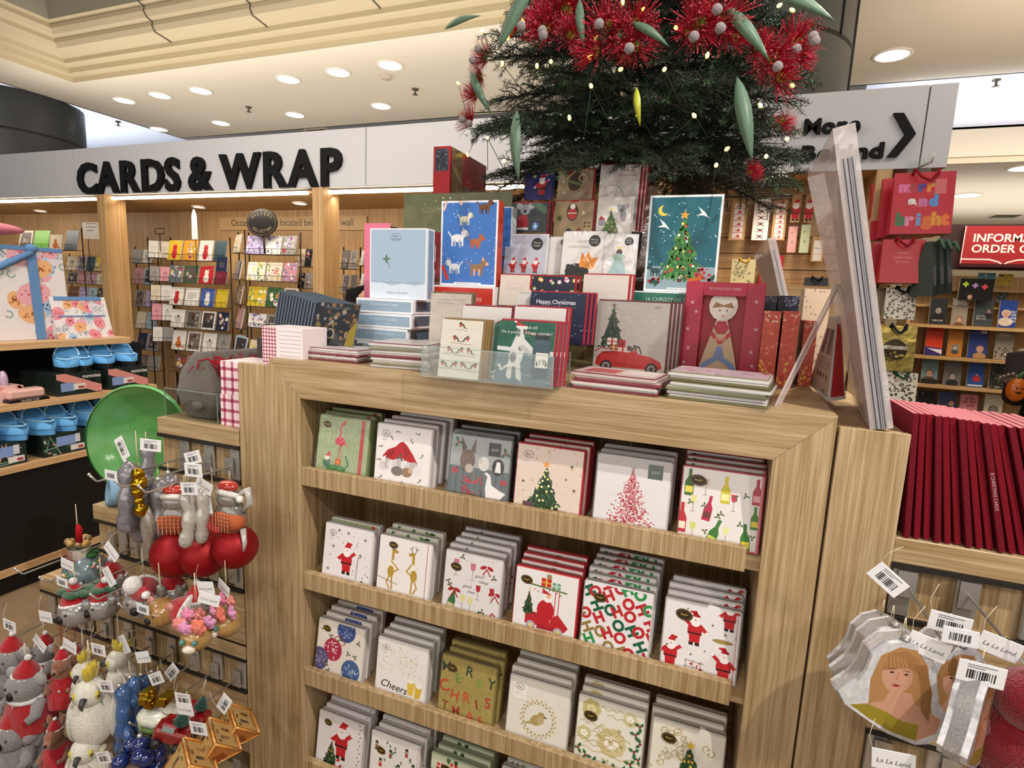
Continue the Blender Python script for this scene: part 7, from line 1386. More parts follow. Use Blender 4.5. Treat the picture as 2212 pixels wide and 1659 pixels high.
mb.build('sign_face', parent=t); MB().tube([(0, .012, -.1), (0, .03, -.25)], .007, m='wire').build('stem', parent=t)
t = empty('shelf_marker', Py(421, 517, 2.6)); tag(t, 'white tapered paper marker standing above the rack of cat cards', 'sign'); mb = MB().prism([(-.035, 0), (.035, 0), (.03, .2), (.012, .25), (0, .262), (-.012, .25), (-.03, .2)], 0, .003, '#d9d6ce', 'card'); A = Art(mb, .06, .2, O=(-.03, 0, 0)); A.lines(.2, .8, 1, 1.8, 4, '#8a8680', .04); mb.build('paper', parent=t); MB().tube([(0, .006, .05), (0, .006, -.3)], .004, m='wire', n=4).build('stem', parent=t)
t = empty('label_frame', Py(345, 505, 2.87)); tag(t, 'small empty wire frame on top of the narrow rack', 'frame'); MB().tube([(-.06, 0, 0), (.06, 0, 0), (.06, 0, .05), (-.06, 0, .05), (-.06, 0, 0)], .004, m='wire', n=4).tube([(0, 0, 0), (0, 0, -.3)], .004, m='wire', n=4).build('wire_frame', parent=t)
flat_sign('paper_sign', 180, 480, 216, 516, 2.6, '#cfcac2', lambda A: A.lines(.2, .8, .25, .75, 4, '#8f8a84', .04), 'white paper notice with faint writing left of the first pillar')
MB().tube([(.06, .008, .02), (.06, .008, -.42)], .004, m='wire', n=4).build('pole', parent=bpy.data.objects['paper_sign'])
# ---------------------------------------------------------------- shoe gondola on the left
GX, GY0, GY1 = -2.0, -.35, 1.17
t = empty('shoe_display', (0, 0, 0)); tag(t, 'black and oak shelf unit of blue clogs and patterned bags at the left', 'shelf unit')
MB().box(GX-.62, GY0, 0, GX-.5, GY1-.02, 1.2, m='black').build('back_panel', parent=t)
for z, fx, gy in ((1.222, -2.1, 1.10), (.943, GX, GY1), (.640, GX, GY1)): MB().box(fx-.5, GY0, z-.034, fx, gy, z, m='ply_y', ch=.001).build('shelf', parent=t)
MB().box(GX-.5, GY0, .10, GX, GY1, .135, m='ply_y', ch=.001).build('shelf', parent=t); MB().box(GX-.5, GY0, 0, GX-.04, GY1, .10, m='black').build('plinth', parent=t); MB().box(GX-.5, GY0, .135, GX-.015, GY1, .60, m='black').build('storage_box', parent=t)
MB().box(GX-.5, GY1-.02, .6, GX-.12, GY1, 1.19, m='black').build('end_panel', parent=t)
def a_bag(A, seed=1):
    A.bg('#d9d4d6'); rr = random.Random(seed); hh = A.hh
    for i in range(26):
        u, v, r = rr.random(), rr.random()*hh, rr.uniform(.08, .15); c, d = rr.choice((('#d98f9c', '#b3404f'), ('#a3bcd4', '#4a6c94'), ('#dba97c', '#b5764a'), ('#d9a0aa', '#c0606e'), ('#cfc9d2', '#7f9499'))); k = A.k; A.circ(u, v, r, c, ry=r*.75, rot=rr.uniform(0, 3), n=12)
        for j in range(22): a = rr.uniform(0, 6.3); q = rr.uniform(0, r*.75); A.k = k+1; A.circ(u+q*math.cos(a), v+q*math.sin(a)*.8, .010, d, n=5)
    for i in range(14): A.ring(rr.random(), rr.random()*hh, .03, .012, '#8fa5a5', n=7, a0=i, a1=i+4.5)
def bag(y0, y1, z1, x, seed, lab, straps, tilt):
    w = y1-y0; h = z1-1.2225; t = empty('patterned_bag', (x, (y0+y1)/2, 1.2235), (0, -tilt, math.pi/2) if 0 else (-tilt, 0, math.pi/2)); t.rotation_mode = 'XYZ'; tag(t, lab, 'bag')
    t.rotation_euler = Matrix.Rotation(math.pi/2, 3, 'Z').to_4x4().to_3x3().__matmul__(Matrix.Rotation(-tilt, 3, 'X')).to_euler()
    n = 10; mb = MB(); out = [(-w/2+.02, 0), (w/2-.02, 0), (w/2, .03), (w/2*(.86 if not straps else 1), h*.92), (w/2*(.8 if not straps else .99), h), (-w/2*(.8 if not straps else .99), h), (-w/2*(.86 if not straps else 1), h*.92), (-w/2, .03)]
    mb.prism(out, 0, .06, '#cfcacb', 'fabric'); A = Art(mb, w, h, m='fabric'); kx = 1 if straps else .84; a_bag(A, seed)
    mb.build('bag_body', parent=t)
    if not straps: pass
    MB().box(-w/2*kx, -.004, h-.02, w/2*kx, .0, h, '#5f86b5', 'fabric').build('blue_binding', parent=t)
    if straps: MB().box(w*.19, -.006, 0, w*.27, -.003, h, '#5f86b5', 'fabric').build('strap', parent=t); MB().tube([(w*.23, -.008, h-.03), (w*.0, -.012, h-.1), (-w*.4, -.01, h-.22)], .016, '#5f86b5', 'fabric', 8).ball((w*.23, -.01, h-.01), .03, '#5f86b5', 'fabric', 10, (1, .5, .8)).build('knotted_ribbon', parent=t)
    else: MB().box(-w*.42, -.004, h*.52, w*.42, -.001, h*.545, '#5f7fae', 'fabric').build('zip', parent=t)
bag(.30, .855, 1.70, -2.22, 1, 'large patterned tote with blue straps on the top shelf', True, R(4)); bag(.76, 1.05, 1.455, -2.17, 5, 'small patterned wash bag with blue zip beside the tote', False, R(16))
o = MB().ball((0, 0, 0), .06, '#cf7f92', 'fabric', 14, (1, 3.2, .55)).build('patterned_bag', (-2.26, .5, 1.775)); tag(o, 'pink spotted rolled bag lying over the top of the large tote', 'bag')
def a_clogbox(A, top):
    A.bg('#1e2a28' if top else '#20302a'); rr = A.r
    if top: A.poly([(0, A.hh), (.2, A.hh), (1, .18), (1, .02), (.86, .02), (0, A.hh-.13)], '#cf8a84'); A.text('gummies', .78, A.hh-.14, .085, '#d5d3d0', bold=.02); A.rect(.08, .1, .38, .3, '#7f96c4'); A.rect(.36, .12, .62, .26, '#d9d6d4'); A.rect(.46, .14, .6, .2, '#a8444a'); A.circ(.8, .3, .04, '#0d1211')
    else:
        for i in range(14): A.line([(rr.random(), rr.random()*A.hh), (rr.random(), rr.random()*A.hh)], .025, rr.choice(('#3f5f4c', '#7a9a84', '#cf9a8c', '#2c4438')))
        [A.circ(rr.random(), rr.random()*A.hh, .05, rr.choice(('#cf9284', '#9fb5a2')), ry=.02, rot=i) for i in range(7)]; A.rect(.3, .22, .74, .46, '#7f9bd0'); A.rect(.74, .25, .86, .47, '#cdd3da'); A.rect(.62, .06, .95, .2, '#d9d6d4'); A.rect(.8, .08, .92, .15, '#a8444a')
def clogbox(y0, y1, z, h, top, lab):
    mb = MB().box(0, 0, 0, y1-y0, .30, h, '#1c2624', 'card', ch=.0015); A = Art(mb, y1-y0, h, O=(0, 0, 0)); A.r = random.Random(int(y0*100)); a_clogbox(A, top); o = mb.build('shoe_box', (GX-.02, y0, z), (0, 0, math.pi/2)); tag(o, lab, 'shoe box', 'shoe boxes on the left unit')
for y0, y1, z, h, top, lab in ((.645, .865, .9435, .115, True, 'dark shoe box lettered gummies with pink band, left of two'), (.905, 1.13, .9435, .115, True, 'dark shoe box lettered gummies with pink band, right of two'), (.28, .488, .6405, .115, False, 'leaf printed shoe box at the left edge, lower shelf'), (.56, .765, .6405, .115, False, 'leaf printed shoe box in the middle of the lower shelf'), (.82, 1.03, .6405, .115, False, 'leaf printed shoe box partly behind the green dish')): clogbox(y0, y1, z, h, top, lab)
def clog(sole):
    # heel at x=0 (front), toe towards -x; returns a thing at the origin
    t = empty('clog', (0, 0, 0)); L = .26; n = 22; m = 13; mb = MB(); vs = []; col = '#62a6dd' 
    def prof(u): return .042*(1-abs(2*u-1)**3.2*.55)*(1+.10*math.sin((u-.2)*3.0))*(1 if u < .93 else .8)
    for i in range(n+1):
        u = i/n; w = prof(u)+.001; x = -L*u; f = min(1, max(0, (u-.40)/.14)); f = f*f*(3-2*f); H = .034*(1-f)+(.088-.052*max(0, (u-.5)/.5)**1.3)*f; endk = math.sqrt(max(0, 1-(abs(2*u-1))**9)); H = .012+(H-.012)*max(.25, endk); w *= max(.35, endk)
        for j in range(m):
            a = math.pi*j/(m-1); cx_ = math.cos(a); arch = H*math.sin(a)**.6 if 0 < j < m-1 else 0; yy = w*(1 if cx_ > 0 else -1)*abs(cx_)**.6
            tray = H if j in (1, 2, m-2, m-3) else (.018 if 3 < j < m-4 else (H*.8 if j in (3, m-4) else 0)); ty = [w, w*1.02, w*.9, w*.84, w*.7, w*.35, 0][j] if j <= 6 else -[w, w*1.02, w*.9, w*.84, w*.7, w*.35, 0][m-1-j]
            vs.append((x, (ty*(1-f)+yy*f), tray*(1-f)+arch*f))
    fs = [(i*m+j, i*m+j+1, (i+1)*m+j+1, (i+1)*m+j) for i in range(n) for j in range(m-1)]; mb.add(vs, fs, col, 'rubber', True); mb.add(vs, [tuple(reversed(range(m))), tuple(range(n*m, n*m+m))], col, 'rubber'); mb.build('upper', parent=t)
    s = MB(); out = []
    for i in range(24): a = 2*math.pi*i/24; u = .5+.5*math.cos(a); out.append((-L*u, prof(u)*1.03*math.copysign(abs(math.sin(a))**.6, math.sin(a))))
    s.add([(x, y, 0) for x, y in out]+[(x, y, -.026) for x, y in out], [tuple(reversed(range(24)))]*0+[tuple(range(24, 48))]+[(i, (i+1) % 24, (i+1) % 24+24, i+24) for i in range(24)]+[tuple(range(24))], sole, 'rubber'); s.build('sole', parent=t)
    r = MB(); P = [(-.10, .04, .045)]+[(-.115-.012*math.sin(math.pi*k/10), .040*math.cos(math.pi*k/10), .045+.044*math.sin(math.pi*k/10)) for k in range(11)]; P = [(-.01-.0, .0, .036)]*0+P; r.tube(P, .0035, '#a9d6f4', 'rubber', 6); r.tube([(-.004-.1*k/6, .037*(k/6)**.4, .036) for k in range(7)], .0032, '#a9d6f4', 'rubber', 6).tube([(-.004-.1*k/6, -.037*(k/6)**.4, .036) for k in range(7)], .0032, '#a9d6f4', 'rubber', 6); r.build('rim', parent=t); return t
c1 = clog('#17181a'); c2 = clog('#5a9ad2'); P1 = [(.70, .03, -.55), (.80, .0, -.25), (.92, -.0, -.25), (1.055, .0, -.2)]
for i, (yy, dx, rz) in enumerate(P1):
    o = c1 if i == 0 else dup(c1); o.scale = (1.2, 1.3, 1.18); o.location = (GX-.03+dx*.3, yy, .9435+.115+.031); o.rotation_euler = (0, 0, rz); tag(o, 'blue clog with black sole on the upper boxes, %s from the left' % ORDN[i], 'clog', 'black soled clogs')
for i, (px, py) in enumerate(((2, 955), (68, 945), (128, 930), (174, 915), (232, 897), (285, 880))):
    q = Px(px-12, py, GX); o = c2 if i == 0 else dup(c2); o.scale = (1.15, 1.28, 1.15); o.location = (GX-.0, q.y, .6405+.115+.031); o.rotation_euler = (0, 0, .1); tag(o, 'all blue clog on the lower boxes, %s from the left' % ORDN[i], 'clog', 'all blue clogs')
# glasses cases
t = empty('glasses_case_display', (GX-.06, .40, .9435), (0, 0, math.pi/2)); tag(t, 'pink counter display of small glasses cases at the left edge', 'display box')
mb = MB().box(-.12, .1, 0, .07, .115, .21, '#d3a9a8', 'card'); A = Art(mb, .19, .21, O=(-.12, .1, 0)); A.r = random.Random(3); [A.circ(A.r.random(), A.r.random(), .1, A.r.choice(('#cf8f92', '#d9bcae', '#c9798a')), n=9) for i in range(12)]; mb.build('header_card', parent=t)
mb = MB().box(-.1, .0, 0, .12, .1, .075, '#d6b0a8', 'card'); Art(mb, .22, .075, O=(-.1, 0, 0)).dots(14, .05, ['#cf8a84', '#dcc4b4']); mb.build('tray', parent=t)
for k in range(4): MB().ball((-.07+.045*k, .05, .1), .024, ('#b89aa6', '#a98a98', '#c4a6b4', '#b9a0b8')[k], 'gloss', 12, (.8, .8, 2)).build('case', parent=t)
t = empty('glasses_case', (GX-.01, .52, .9435), (0, 0, math.pi/2)); tag(t, 'pale pink glasses case in a clear pack with black strip', 'glasses case'); MB().box(-.09, 0, .012, .07, .07, .062, '#d2a79f', 'gloss', ch=.012).build('case', parent=t); mb = MB().box(-.09, -.004, 0, .08, .074, .012, '#141314', 'card'); Art(mb, .17, .03, O=(-.09, -.004, 0)).text('GLASSES CASE', .5, .02, .05, '#c9c6c4'); mb.build('black_strip', parent=t)
# ---------------------------------------------------------------- right bay: tags, gift bags
BAYY = 2.60
def a_tag(c, k):
    def f(A):
        hh = A.hh; A.bg('#b08a5c' if k != 3 else c)
        if k in (0, 2): A.rect(.2, .08, .85, hh-.25, '#dcd0c8'); [A.rect(.2, .1+i*.4, .85, .14+i*.4, '#b5343c') for i in range(int(hh/.4))]; [A.poly([(.4, .2+i*.4), (.7, .2+i*.4), (.6, .4+i*.4)], '#b5343c') for i in range(int(hh/.4))]
        elif k == 1: A.bg('#d9d0c8'); [(A.circ(.5, .25+i*.42, .09, '#b5343c'), A.line([(.3, .35+i*.42), (.5, .28+i*.42), (.3, .12+i*.42)], .05, '#2a2a38'), A.line([(.7, .35+i*.42), (.5, .28+i*.42), (.7, .12+i*.42)], .05, '#2a2a38')) for i in range(int(hh/.42))]
        elif k == 3: A.holly(.5, hh*.4, .25, '#5f7a4a', '#b5343c'); A.holly(.4, hh*.75, .2, '#5f7a4a', '#b5343c')
        elif k == 4: A.santa(.5, .2, hh*.65)
        elif k == 5: A.rect(.15, .1, .85, hh-.35, '#dcd6cf'); A.text('Merry', .5, hh*.5, .2, '#2c2422', wmax=.6); A.text('Christmas', .5, hh*.3, .14, '#b5343c', wmax=.62)
    return f
TG = [(1573, 1616, 432, 520, 0, 'kraft pack of tags with red ribbons, leftmost in the bay'), (1622, 1666, 428, 520, 1, 'tall white pack of tags with a chain of small figures'), (1664, 1703, 432, 520, 2, 'kraft pack of tags with red shapes, third from the left'), (1705, 1732, 420, 482, 4, 'kraft gift tag of a small Santa under the bay light'), (1734, 1760, 420, 482, 4, 'kraft gift tag of a small elf right of the Santa tag'), (1698, 1723, 490, 546, 3, 'pale gift tag with a red stripe, lower row'), (1724, 1751, 486, 547, 3, 'gift tag of green foliage, lower row'), (1749, 1782, 512, 566, 5, 'white tag lettered Merry Christmas, lower row'), (1852, 1878, 424, 478, 3, 'olive green card pack right of the tall sheets'), (1880, 1912, 424, 480, 5, 'small white card pack beside the red bags'), (1846, 1876, 486, 560, 3, 'red card pack with white circles right of the tall sheets'), (1873, 1904, 486, 576, 3, 'white card pack with red and green pictures')]
for i, (xl, xr, yt, yb, k, lab) in enumerate(TG):
    a, c = Py(xl, yb, BAYY), Py(xr, yt, BAYY); w, h = c.x-a.x, c.z-a.z; t = empty('gift_tag_pack', (a.x+w/2, BAYY-.03, a.z), (-.06, 0, (-.04, .02, .03)[i % 3])); tag(t, lab, 'gift tags')
    cc = {8: '#6f7a44', 10: '#a5343a', 11: '#d2ccc2', 5: '#cf9a94', 6: '#b5bf9a'}.get(i, '#b08a5c')
    mb = MB().box(-w/2, 0, 0, w/2, .012, h, cc, 'paper'); A = Art(mb, w, h, m='paper'); a_tag(cc, k)(A); mb.build('pack', parent=t); MB().tube([(0, .09, h+.012), (0, -.03, h+.012), (0, -.035, h+.02)], .002, m='wire', n=4).build('hook', parent=t)
MB().box(Py(1560, 430, BAYY).x, BAYY+.01, Py(1600, 426, BAYY).z, Py(1860, 430, BAYY).x, BAYY+.02, Py(1600, 423, BAYY).z, m='wire').build('wire_rail')['label'] = 'thin black rail along the back of the right bay above the tags'; bpy.data.objects['wire_rail']['category'] = 'rail'
def giftbag(name, xl, xr, yt, yb, y, d, col, fn, lab, n=1, handle='#8e1a24', ry=0, rz=0, m='card', dx=-.02):
    a, c = Py(xl, yb, y), Py(xr, yt, y); w, h = c.x-a.x, c.z-a.z
    for i in range(n):
        t = empty(name, (a.x+w/2+dx*i, y+(d+.004)*i, a.z), (0, ry-.03*i, rz)); tag(t, lab if i == 0 else ' '.join(('%s bag hanging behind the %s' % (['', 'second', 'third', 'fourth'][i], lab)).split()[:16]), 'gift bag')
        mb = MB(); vs = [(-w/2, 0, 0), (w/2, 0, 0), (w/2, d, 0), (-w/2, d, 0), (-w/2*.97, d*.35, h), (w/2*.97, d*.35, h), (w/2*.97, d*.65, h), (-w/2*.97, d*.65, h)]
        mb.add(vs, [(0, 3, 2, 1), (0, 1, 5, 4), (1, 2, 6, 5), (2, 3, 7, 6), (3, 0, 4, 7)], col, m)
        if i == 0 and fn:
            V = Vector((0, d*.35, h)); L = V.length; A = Art(mb, w, L, O=(-w/2, 0, 0), V=V/L, m=m); A.N = Vector((0, -1, 0)); fn(A)
        mb.build('bag_body', parent=t)
        MB().tube([(-w*.2, d*.3, h*.96), (-w*.2, d*.1, h*1.04), (-w*.08, -.004, h*.9), (w*.05, -.008, h*.84), (w*.18, .0, h*.93), (w*.2, d*.1, h*1.03), (w*.2, d*.3, h*.96)], .006, handle, 'fabric', 6).build('handle', parent=t)
def a_merry(A):
    A.bg('#b21f33'); h = A.hh
    for i, (ch, c) in enumerate(zip('merry', ('#cf6a9a', '#a8323c', '#4a4a9a', '#d9822c', '#4a8a4a'))): A.text(ch, .2+.14*i, h-.36, .19, c, bold=.075)
    for i, (ch, c) in enumerate(zip('and', ('#d9d4d0', '#b56a9a', '#4a86c9'))): A.text(ch, .34+.17*i, h-.64, .19, c, bold=.075)
    for i, (ch, c) in enumerate(zip('bright', ('#2f6a44', '#c97a9a', '#6a8ab5', '#c9622c', '#cf8a2c', '#d96a2c'))): A.text(ch, .17+.145*i, h-1.0, .22, c, bold=.075)
    A.rect(.68, h-.42, .86, h-.14, '#c4656c')
giftbag('gift_bag', 1921, 2076, 366, 505, 2.13, .10, '#b21f33', a_merry, 'red gift bag with colourful words merry and bright', 3, ry=R(-1))
giftbag('gift_bag', 1898, 2005, 516, 610, 2.1, .08, '#a8202e', lambda A: (A.bg('#b0222f'), A.text('MERRY', .5, A.hh*.66, .06, '#cf8a8a'), A.text('CHRISTMAS', .5, A.hh*.56, .06, '#cf8a8a'), A.text('TO YOU', .5, A.hh*.46, .06, '#cf8a8a')), 'plain red gift bag with small words Merry Christmas to you', 2)
def a_bw(A): A.bg('#cfc8ba'); [A.leafs(A.r.random(), A.r.random()*A.hh, .12, A.r.choice(('#2a2824', '#4a4038', '#6a5a4a', '#3a4a34')), A.r.uniform(0, 6)) for i in range(110)]
giftbag('gift_bag', 1908, 1986, 622, 688, 2.14, .06, '#8a7c68', a_bw, 'gift bag with black and cream leaf print above the gold bag', 2, handle='#1c1c1c')
giftbag('gift_bag', 1888, 1986, 706, 797, 2.14, .06, '#a58f4c', lambda A: (A.bg('#b39c58'), A.circ(.47, A.hh*.45, .33, '#4a4030', n=24), A.rect(.15, A.hh*.47, .8, A.hh*.55, '#cfc4b4'), A.dots(16, .04, ['#b39c58', '#8a7a44'], (.25, .2, .7, A.hh*.42))), 'gold gift bag with a dark round emblem and pale band', 1, handle='#1c2430', m='foil')
giftbag('gift_bag', 1900, 1987, 808, 878, 2.14, .06, '#8a7c68', a_bw, 'leaf print gift bag lowest below the gold bag', 1, handle='#20462c')
for i in range(3): giftbag('gift_bag', 2012+i*16, 2046+i*16, 520+i*3, 640-i*4, 2.05+.02*i, .12, '#3a4440', lambda A: (A.bg('#3f4a45'), A.rect(0, 0, 1, A.hh*.3, '#2a302e'), A.rect(.2, A.hh*.2, .8, A.hh*.55, '#5f5a62')), 'green and grey gift bag seen from its side, %s of three' % ['left', 'middle', 'right'][i], 1, handle='#4f6a5a', rz=R(40))
giftbag('gift_bag', 1866, 1903, 598, 745, 2.55, .06, '#1a1716', lambda A: (A.bg('#1c1918'), A.dots(60, .05, ['#8a7448', '#5a4c34'])), 'tall black gift bag speckled with gold beside the bay end', 1, handle='#1a1716')
giftbag('gift_bag', 1577, 1634, 560, 612, 2.5, .09, '#b5aa80', lambda A: (A.bg('#bfb58c'), [A.star(A.r.random(), A.r.random()*A.hh, .08, '#6a6a4a', 5, .3) for i in range(26)]), 'cream gift bag with gold stars and a gold bow', 1, handle='#b08a2a')
flat_sign('gift_box', 1635, 552, 1694, 640, 2.52, '#a81f2c', lambda A: A.rect(0, 0, 1, .06, '#7a1520'), 'plain red gift box behind the smaller wrapped sheets', 'box', .09)
giftbag('gift_bag', 1735, 1792, 600, 640, 2.4, .08, '#1f2426', None, 'dark bag with black bow above the printed box', 1, handle='#14181a')
MB().box(.75, 2.38, 0, 1.79, 2.64, Py(1600, 613, 2.5).z-.004, m='ply_h').build('shelf_counter')['label'] = 'oak counter of the right bay carrying gift bags'; bpy.data.objects['shelf_counter']['category'] = 'counter'
for p, l in (((2003, 356), 'white hook with acrylic plate holding the red bags'), ):
    q = Py(*p, 2.2); t = empty('bag_hook', q); tag(t, l, 'hook'); MB().box(-.05, .13, -.05, .05, .135, .06, m='acrylic').build('plate', parent=t); MB().tube([(0, .14, .02), (0, -.06, .0), (0, -.09, .03)], .006, '#d9d9d6', 'plastic', 8).build('hook_arm', parent=t)
# ---------------------------------------------------------------- bookshelves far right with sign
SY = 5.2
t = empty('bookcase', (0, 0, 0)); tag(t, 'light oak bookcase of face out books under the red sign', 'bookcase'); xl = Py(1998, 700, SY).x-.12; xr = xl+2.2
for py in (700, 768, 830, 893): z = Py(2000, py, SY).z; MB().box(xl, SY-.0, z-.03, xr, SY+.3, z, m='ply_h').build('shelf', parent=t)
MB().box(xl-.03, SY, 0, xl, SY+.35, Py(2000, 600, SY).z, m='ply_v').build('side_panel', parent=t); MB().box(xl, SY+.3, 0, xr, SY+.33, Py(2000, 590, SY).z, m='ply_v').build('back_panel', parent=t)
def face(A, u, v, r, skin='#b5907a', hair='#4a3a30'): A.circ(u, v+r*.25, r*1.05, hair); A.circ(u, v, r*.8, skin, ry=r); A.circ(u-r*.3, v+r*.1, r*.1, '#3a2c28', n=6); A.circ(u+r*.3, v+r*.1, r*.1, '#3a2c28', n=6); A.line([(u-r*.25, v-r*.45), (u+r*.25, v-r*.45)], r*.12, '#8a4a44'); A.circ(u, v-r*2.1, r*1.7, hair, ry=r*1.2)
BK = [(0, 2012, 2058, 645, 698, '#262628', lambda A: (face(A, .5, .95, .22, '#8f8680', '#1a1a1c'), A.text('MEMOIR', .5, .2, .12, '#c9c6c2')), 'dark book with a grey portrait, leftmost of the upper book row'), (0, 2061, 2104, 645, 701, '#8a7e70', lambda A: (A.text('GINA', .45, A.hh-.3, .2, '#e6e2dc', bold=.04), A.text('CHICK', .5, A.hh-.52, .2, '#e6e2dc', bold=.04), face(A, .5, .42, .2, '#c49a80', '#6a4430')), 'tan book with large white words and a smiling woman'), (0, 2109, 2160, 645, 703, '#3a4244', lambda A: (face(A, .78, 1.0, .14, '#8a7668', '#22201f'), A.text('Jimmy', .4, .62, .14, '#a9a8a2'), A.text('Barnes', .4, .44, .14, '#a9a8a2')), 'dark slate book with a man standing at the right'), (0, 2164, 2212, 650, 705, '#27408a', lambda A: (face(A, .4, .95, .26, '#c79c84', '#c9b9a8'), [A.text(s, .84, 1.05-.22*i, .15, '#dfe0e6', bold=.02) for i, s in enumerate(('OUT', 'OF', 'THE', 'BOX'))]), 'blue book with a face and white words at the picture edge'),
 (1, 2003, 2049, 710, 763, '#cf3f22', lambda A: (A.poly([(0, 0), (1, 0), (1, .5), (0, .62)], '#3a2a6a'), A.poly([(.1, .5), (1, .1), (1, .42)], '#dcd8da'), A.text('LESSONS', .5, A.hh-.25, .12, '#5a1a1a')), 'orange red book with purple and white wedges'), (1, 2052, 2093, 714, 766, '#b5742a', lambda A: (A.rect(.25, .35, .78, 1.0, '#8a8480'), face(A, .52, .72, .16, '#b5b0aa', '#4a4644'), A.text('STANLEY', .5, A.hh-.17, .11, '#3a2a1a')), 'ochre book with a grey portrait panel'), (1, 2097, 2149, 714, 768, '#2f3d7a', lambda A: (face(A, .62, .55, .2, '#c99a84', '#a8805a'), A.text('Hardie', .35, A.hh-.3, .14, '#8a7ac0'), A.rect(.6, A.hh-.25, .9, A.hh-.1, '#cfc9c9')), 'blue book with a fair haired woman in a black top'), (1, 2156, 2206, 718, 772, '#8a8274', lambda A: (A.text('Tibet', .4, A.hh-.35, .2, '#d9d4c8'), A.dots(30, .06, ['#5a5248', '#3a342c', '#a59c8c'], (0, 0, 1, .8)), A.rect(.55, .3, .9, .45, '#c9b9b4')), 'sepia book with dark shapes and a white sticker'),
 (2, 1994, 2038, 776, 827, '#6f8a94', lambda A: (face(A, .5, .75, .24, '#c49a80', '#5a4434'), A.rect(0, 0, 1, .32, '#2a2624')), 'book with a smiling man in a dark shirt, leftmost in its row'), (2, 2044, 2090, 779, 830, '#6a6866', lambda A: (A.text('Jackie O', .5, A.hh-.18, .13, '#c9c6c2'), face(A, .5, .62, .22, '#a8a29c', '#2c2a2a')), 'grey book with a woman holding her head'), (2, 2095, 2141, 781, 836, '#2f4f94', lambda A: (A.text('FIRE UP!', .5, A.hh-.26, .2, '#d9dae0', bold=.03, wmax=.9), A.circ(.55, .62, .26, '#b8343a', ry=.22), A.circ(.55, .92, .07, '#c49a80'), A.rect(.05, .06, .95, .18, '#c9cdd6')), 'blue book lettered FIRE UP! with a red figure'), (2, 2143, 2191, 784, 840, '#2c2e2a', lambda A: ([A.text(s, .5, .95-.15*i, .1, '#9aa07a') for i, s in enumerate(('14 LIES', 'about', 'love'))], A.dots(30, .04, ['#6a6f54', '#8f8a7a']), A.text('CARA', .5, .08, .1, '#d0cdc6')), 'dark book with yellowish words, rightmost in its row'),
 (3, 1983, 2029, 850, 892, '#1f2020', lambda A: A.text('at', .3, A.hh-.2, .1, '#c9c6c2'), 'nearly black book, leftmost in the lowest row'), (3, 2030, 2076, 853, 895, '#3a4468', lambda A: (face(A, .75, .75, .2, '#b58a74', '#2a2220'), face(A, .25, .4, .2, '#c49a80', '#3a2c28')), 'book cover with two dark haired people'), (3, 2078, 2124, 858, 900, '#c9808a', lambda A: (A.text('a bit', .55, A.hh-.35, .2, '#7a1f2c', bold=.02), A.text('on the', .5, A.hh-.6, .2, '#7a1f2c', bold=.02), A.text('side', .6, A.hh-.85, .2, '#7a1f2c', bold=.02)), 'pink book lettered a bit on the side'), (3, 2131, 2180, 858, 905, '#c4c0ac', lambda A: face(A, .5, .55, .26, '#8a8680', '#5a5652'), 'cream book with a grey drawn face')]
for r_, x0, x1, yt, yb, col, fn, lab in BK:
    a, c = Py(x0, yb, SY-.02), Py(x1, yt, SY-.02); w = c.x-a.x; zs = Py(2000, (700, 768, 830, 893)[r_], SY).z; h = max(.2, c.z-zs); mb = MB().box(-w/2, 0, 0, w/2, .025, h, '#cfc9be', 'paper'); A = Art(mb, w, h); A.bg(col); A.r = random.Random(x0); fn(A); o = mb.build('book', (a.x+w/2, SY+.06, zs+.004), (-.12, 0, 0)); tag(o, lab, 'book', 'face out books')
for i, (x0, x1, yt, yb, col, lab) in enumerate(((2068, 2150, 603, 648, '#191818', 'black display board with coloured bauble shapes above the books'), (2005, 2030, 590, 618, '#8a9a3a', 'small green and yellow book on the top ledge'), (2032, 2058, 590, 618, '#c9b23a', 'small yellow book second on the top ledge'), (2110, 2152, 590, 617, '#5f9aa8', 'light blue book on the top ledge'), (2155, 2190, 592, 617, '#c9a83a', 'yellow book at the right of the top ledge'), (2152, 2178, 628, 655, '#3f4a4a', 'dark small book with a pale arch behind the blue book'))):
    y = SY+.02 if i == 0 else SY+.2; a, c = Py(x0, yb, y), Py(x1, yt, y); w, h = c.x-a.x, c.z-a.z; mb = MB().box(0, 0, 0, w, .02, h, '#cfc9be', 'paper'); A = Art(mb, w, h, O=(0, 0, 0)); A.bg(col)
    if i == 0: [A.star(.18+.28*k, A.hh-.2-.04*k, .11, ('#a9c23a', '#a583b5', '#cf4a54')[k], 4, .6) for k in range(3)]; face(A, .35, .12, .08)
    else: A.dots(10, .08, ['#d9d2b4', '#6a8a5a', '#b5643a'])
    o = mb.build('display_board' if i == 0 else 'book', (a.x, y, a.z)); tag(o, lab, 'board' if i == 0 else 'book')
MB().box(xl, SY+.15, Py(2000, 620, SY).z-.02, xr, SY+.3, Py(2000, 620, SY).z, m='ply_h').build('shelf', parent=t); MB().box(xl, SY+.15, Py(2000, 657, SY).z-.02, xr, SY+.3, Py(2000, 657, SY).z, m='ply_h').build('shelf', parent=t)
a, c = Py(2072, 576, 5.1), Py(2072, 488, 5.1); w, h = 1.5, c.z-a.z; mb = MB().box(0, 0, 0, w, .03, h, '#8f1a20', 'card'); A = Art(mb, w, h, O=(0, 0, 0)); A.line([(.0, .02), (.0, A.hh)], .01, '#cfc4c0'); A.line([(0, .045), (.14, .045), (.19, .03), (.21, .012), (.23, .03), (.28, .045), (1, .045)], .008, '#d9cfca'); A.rect(0, 0, 1, .02, '#3a0c10')
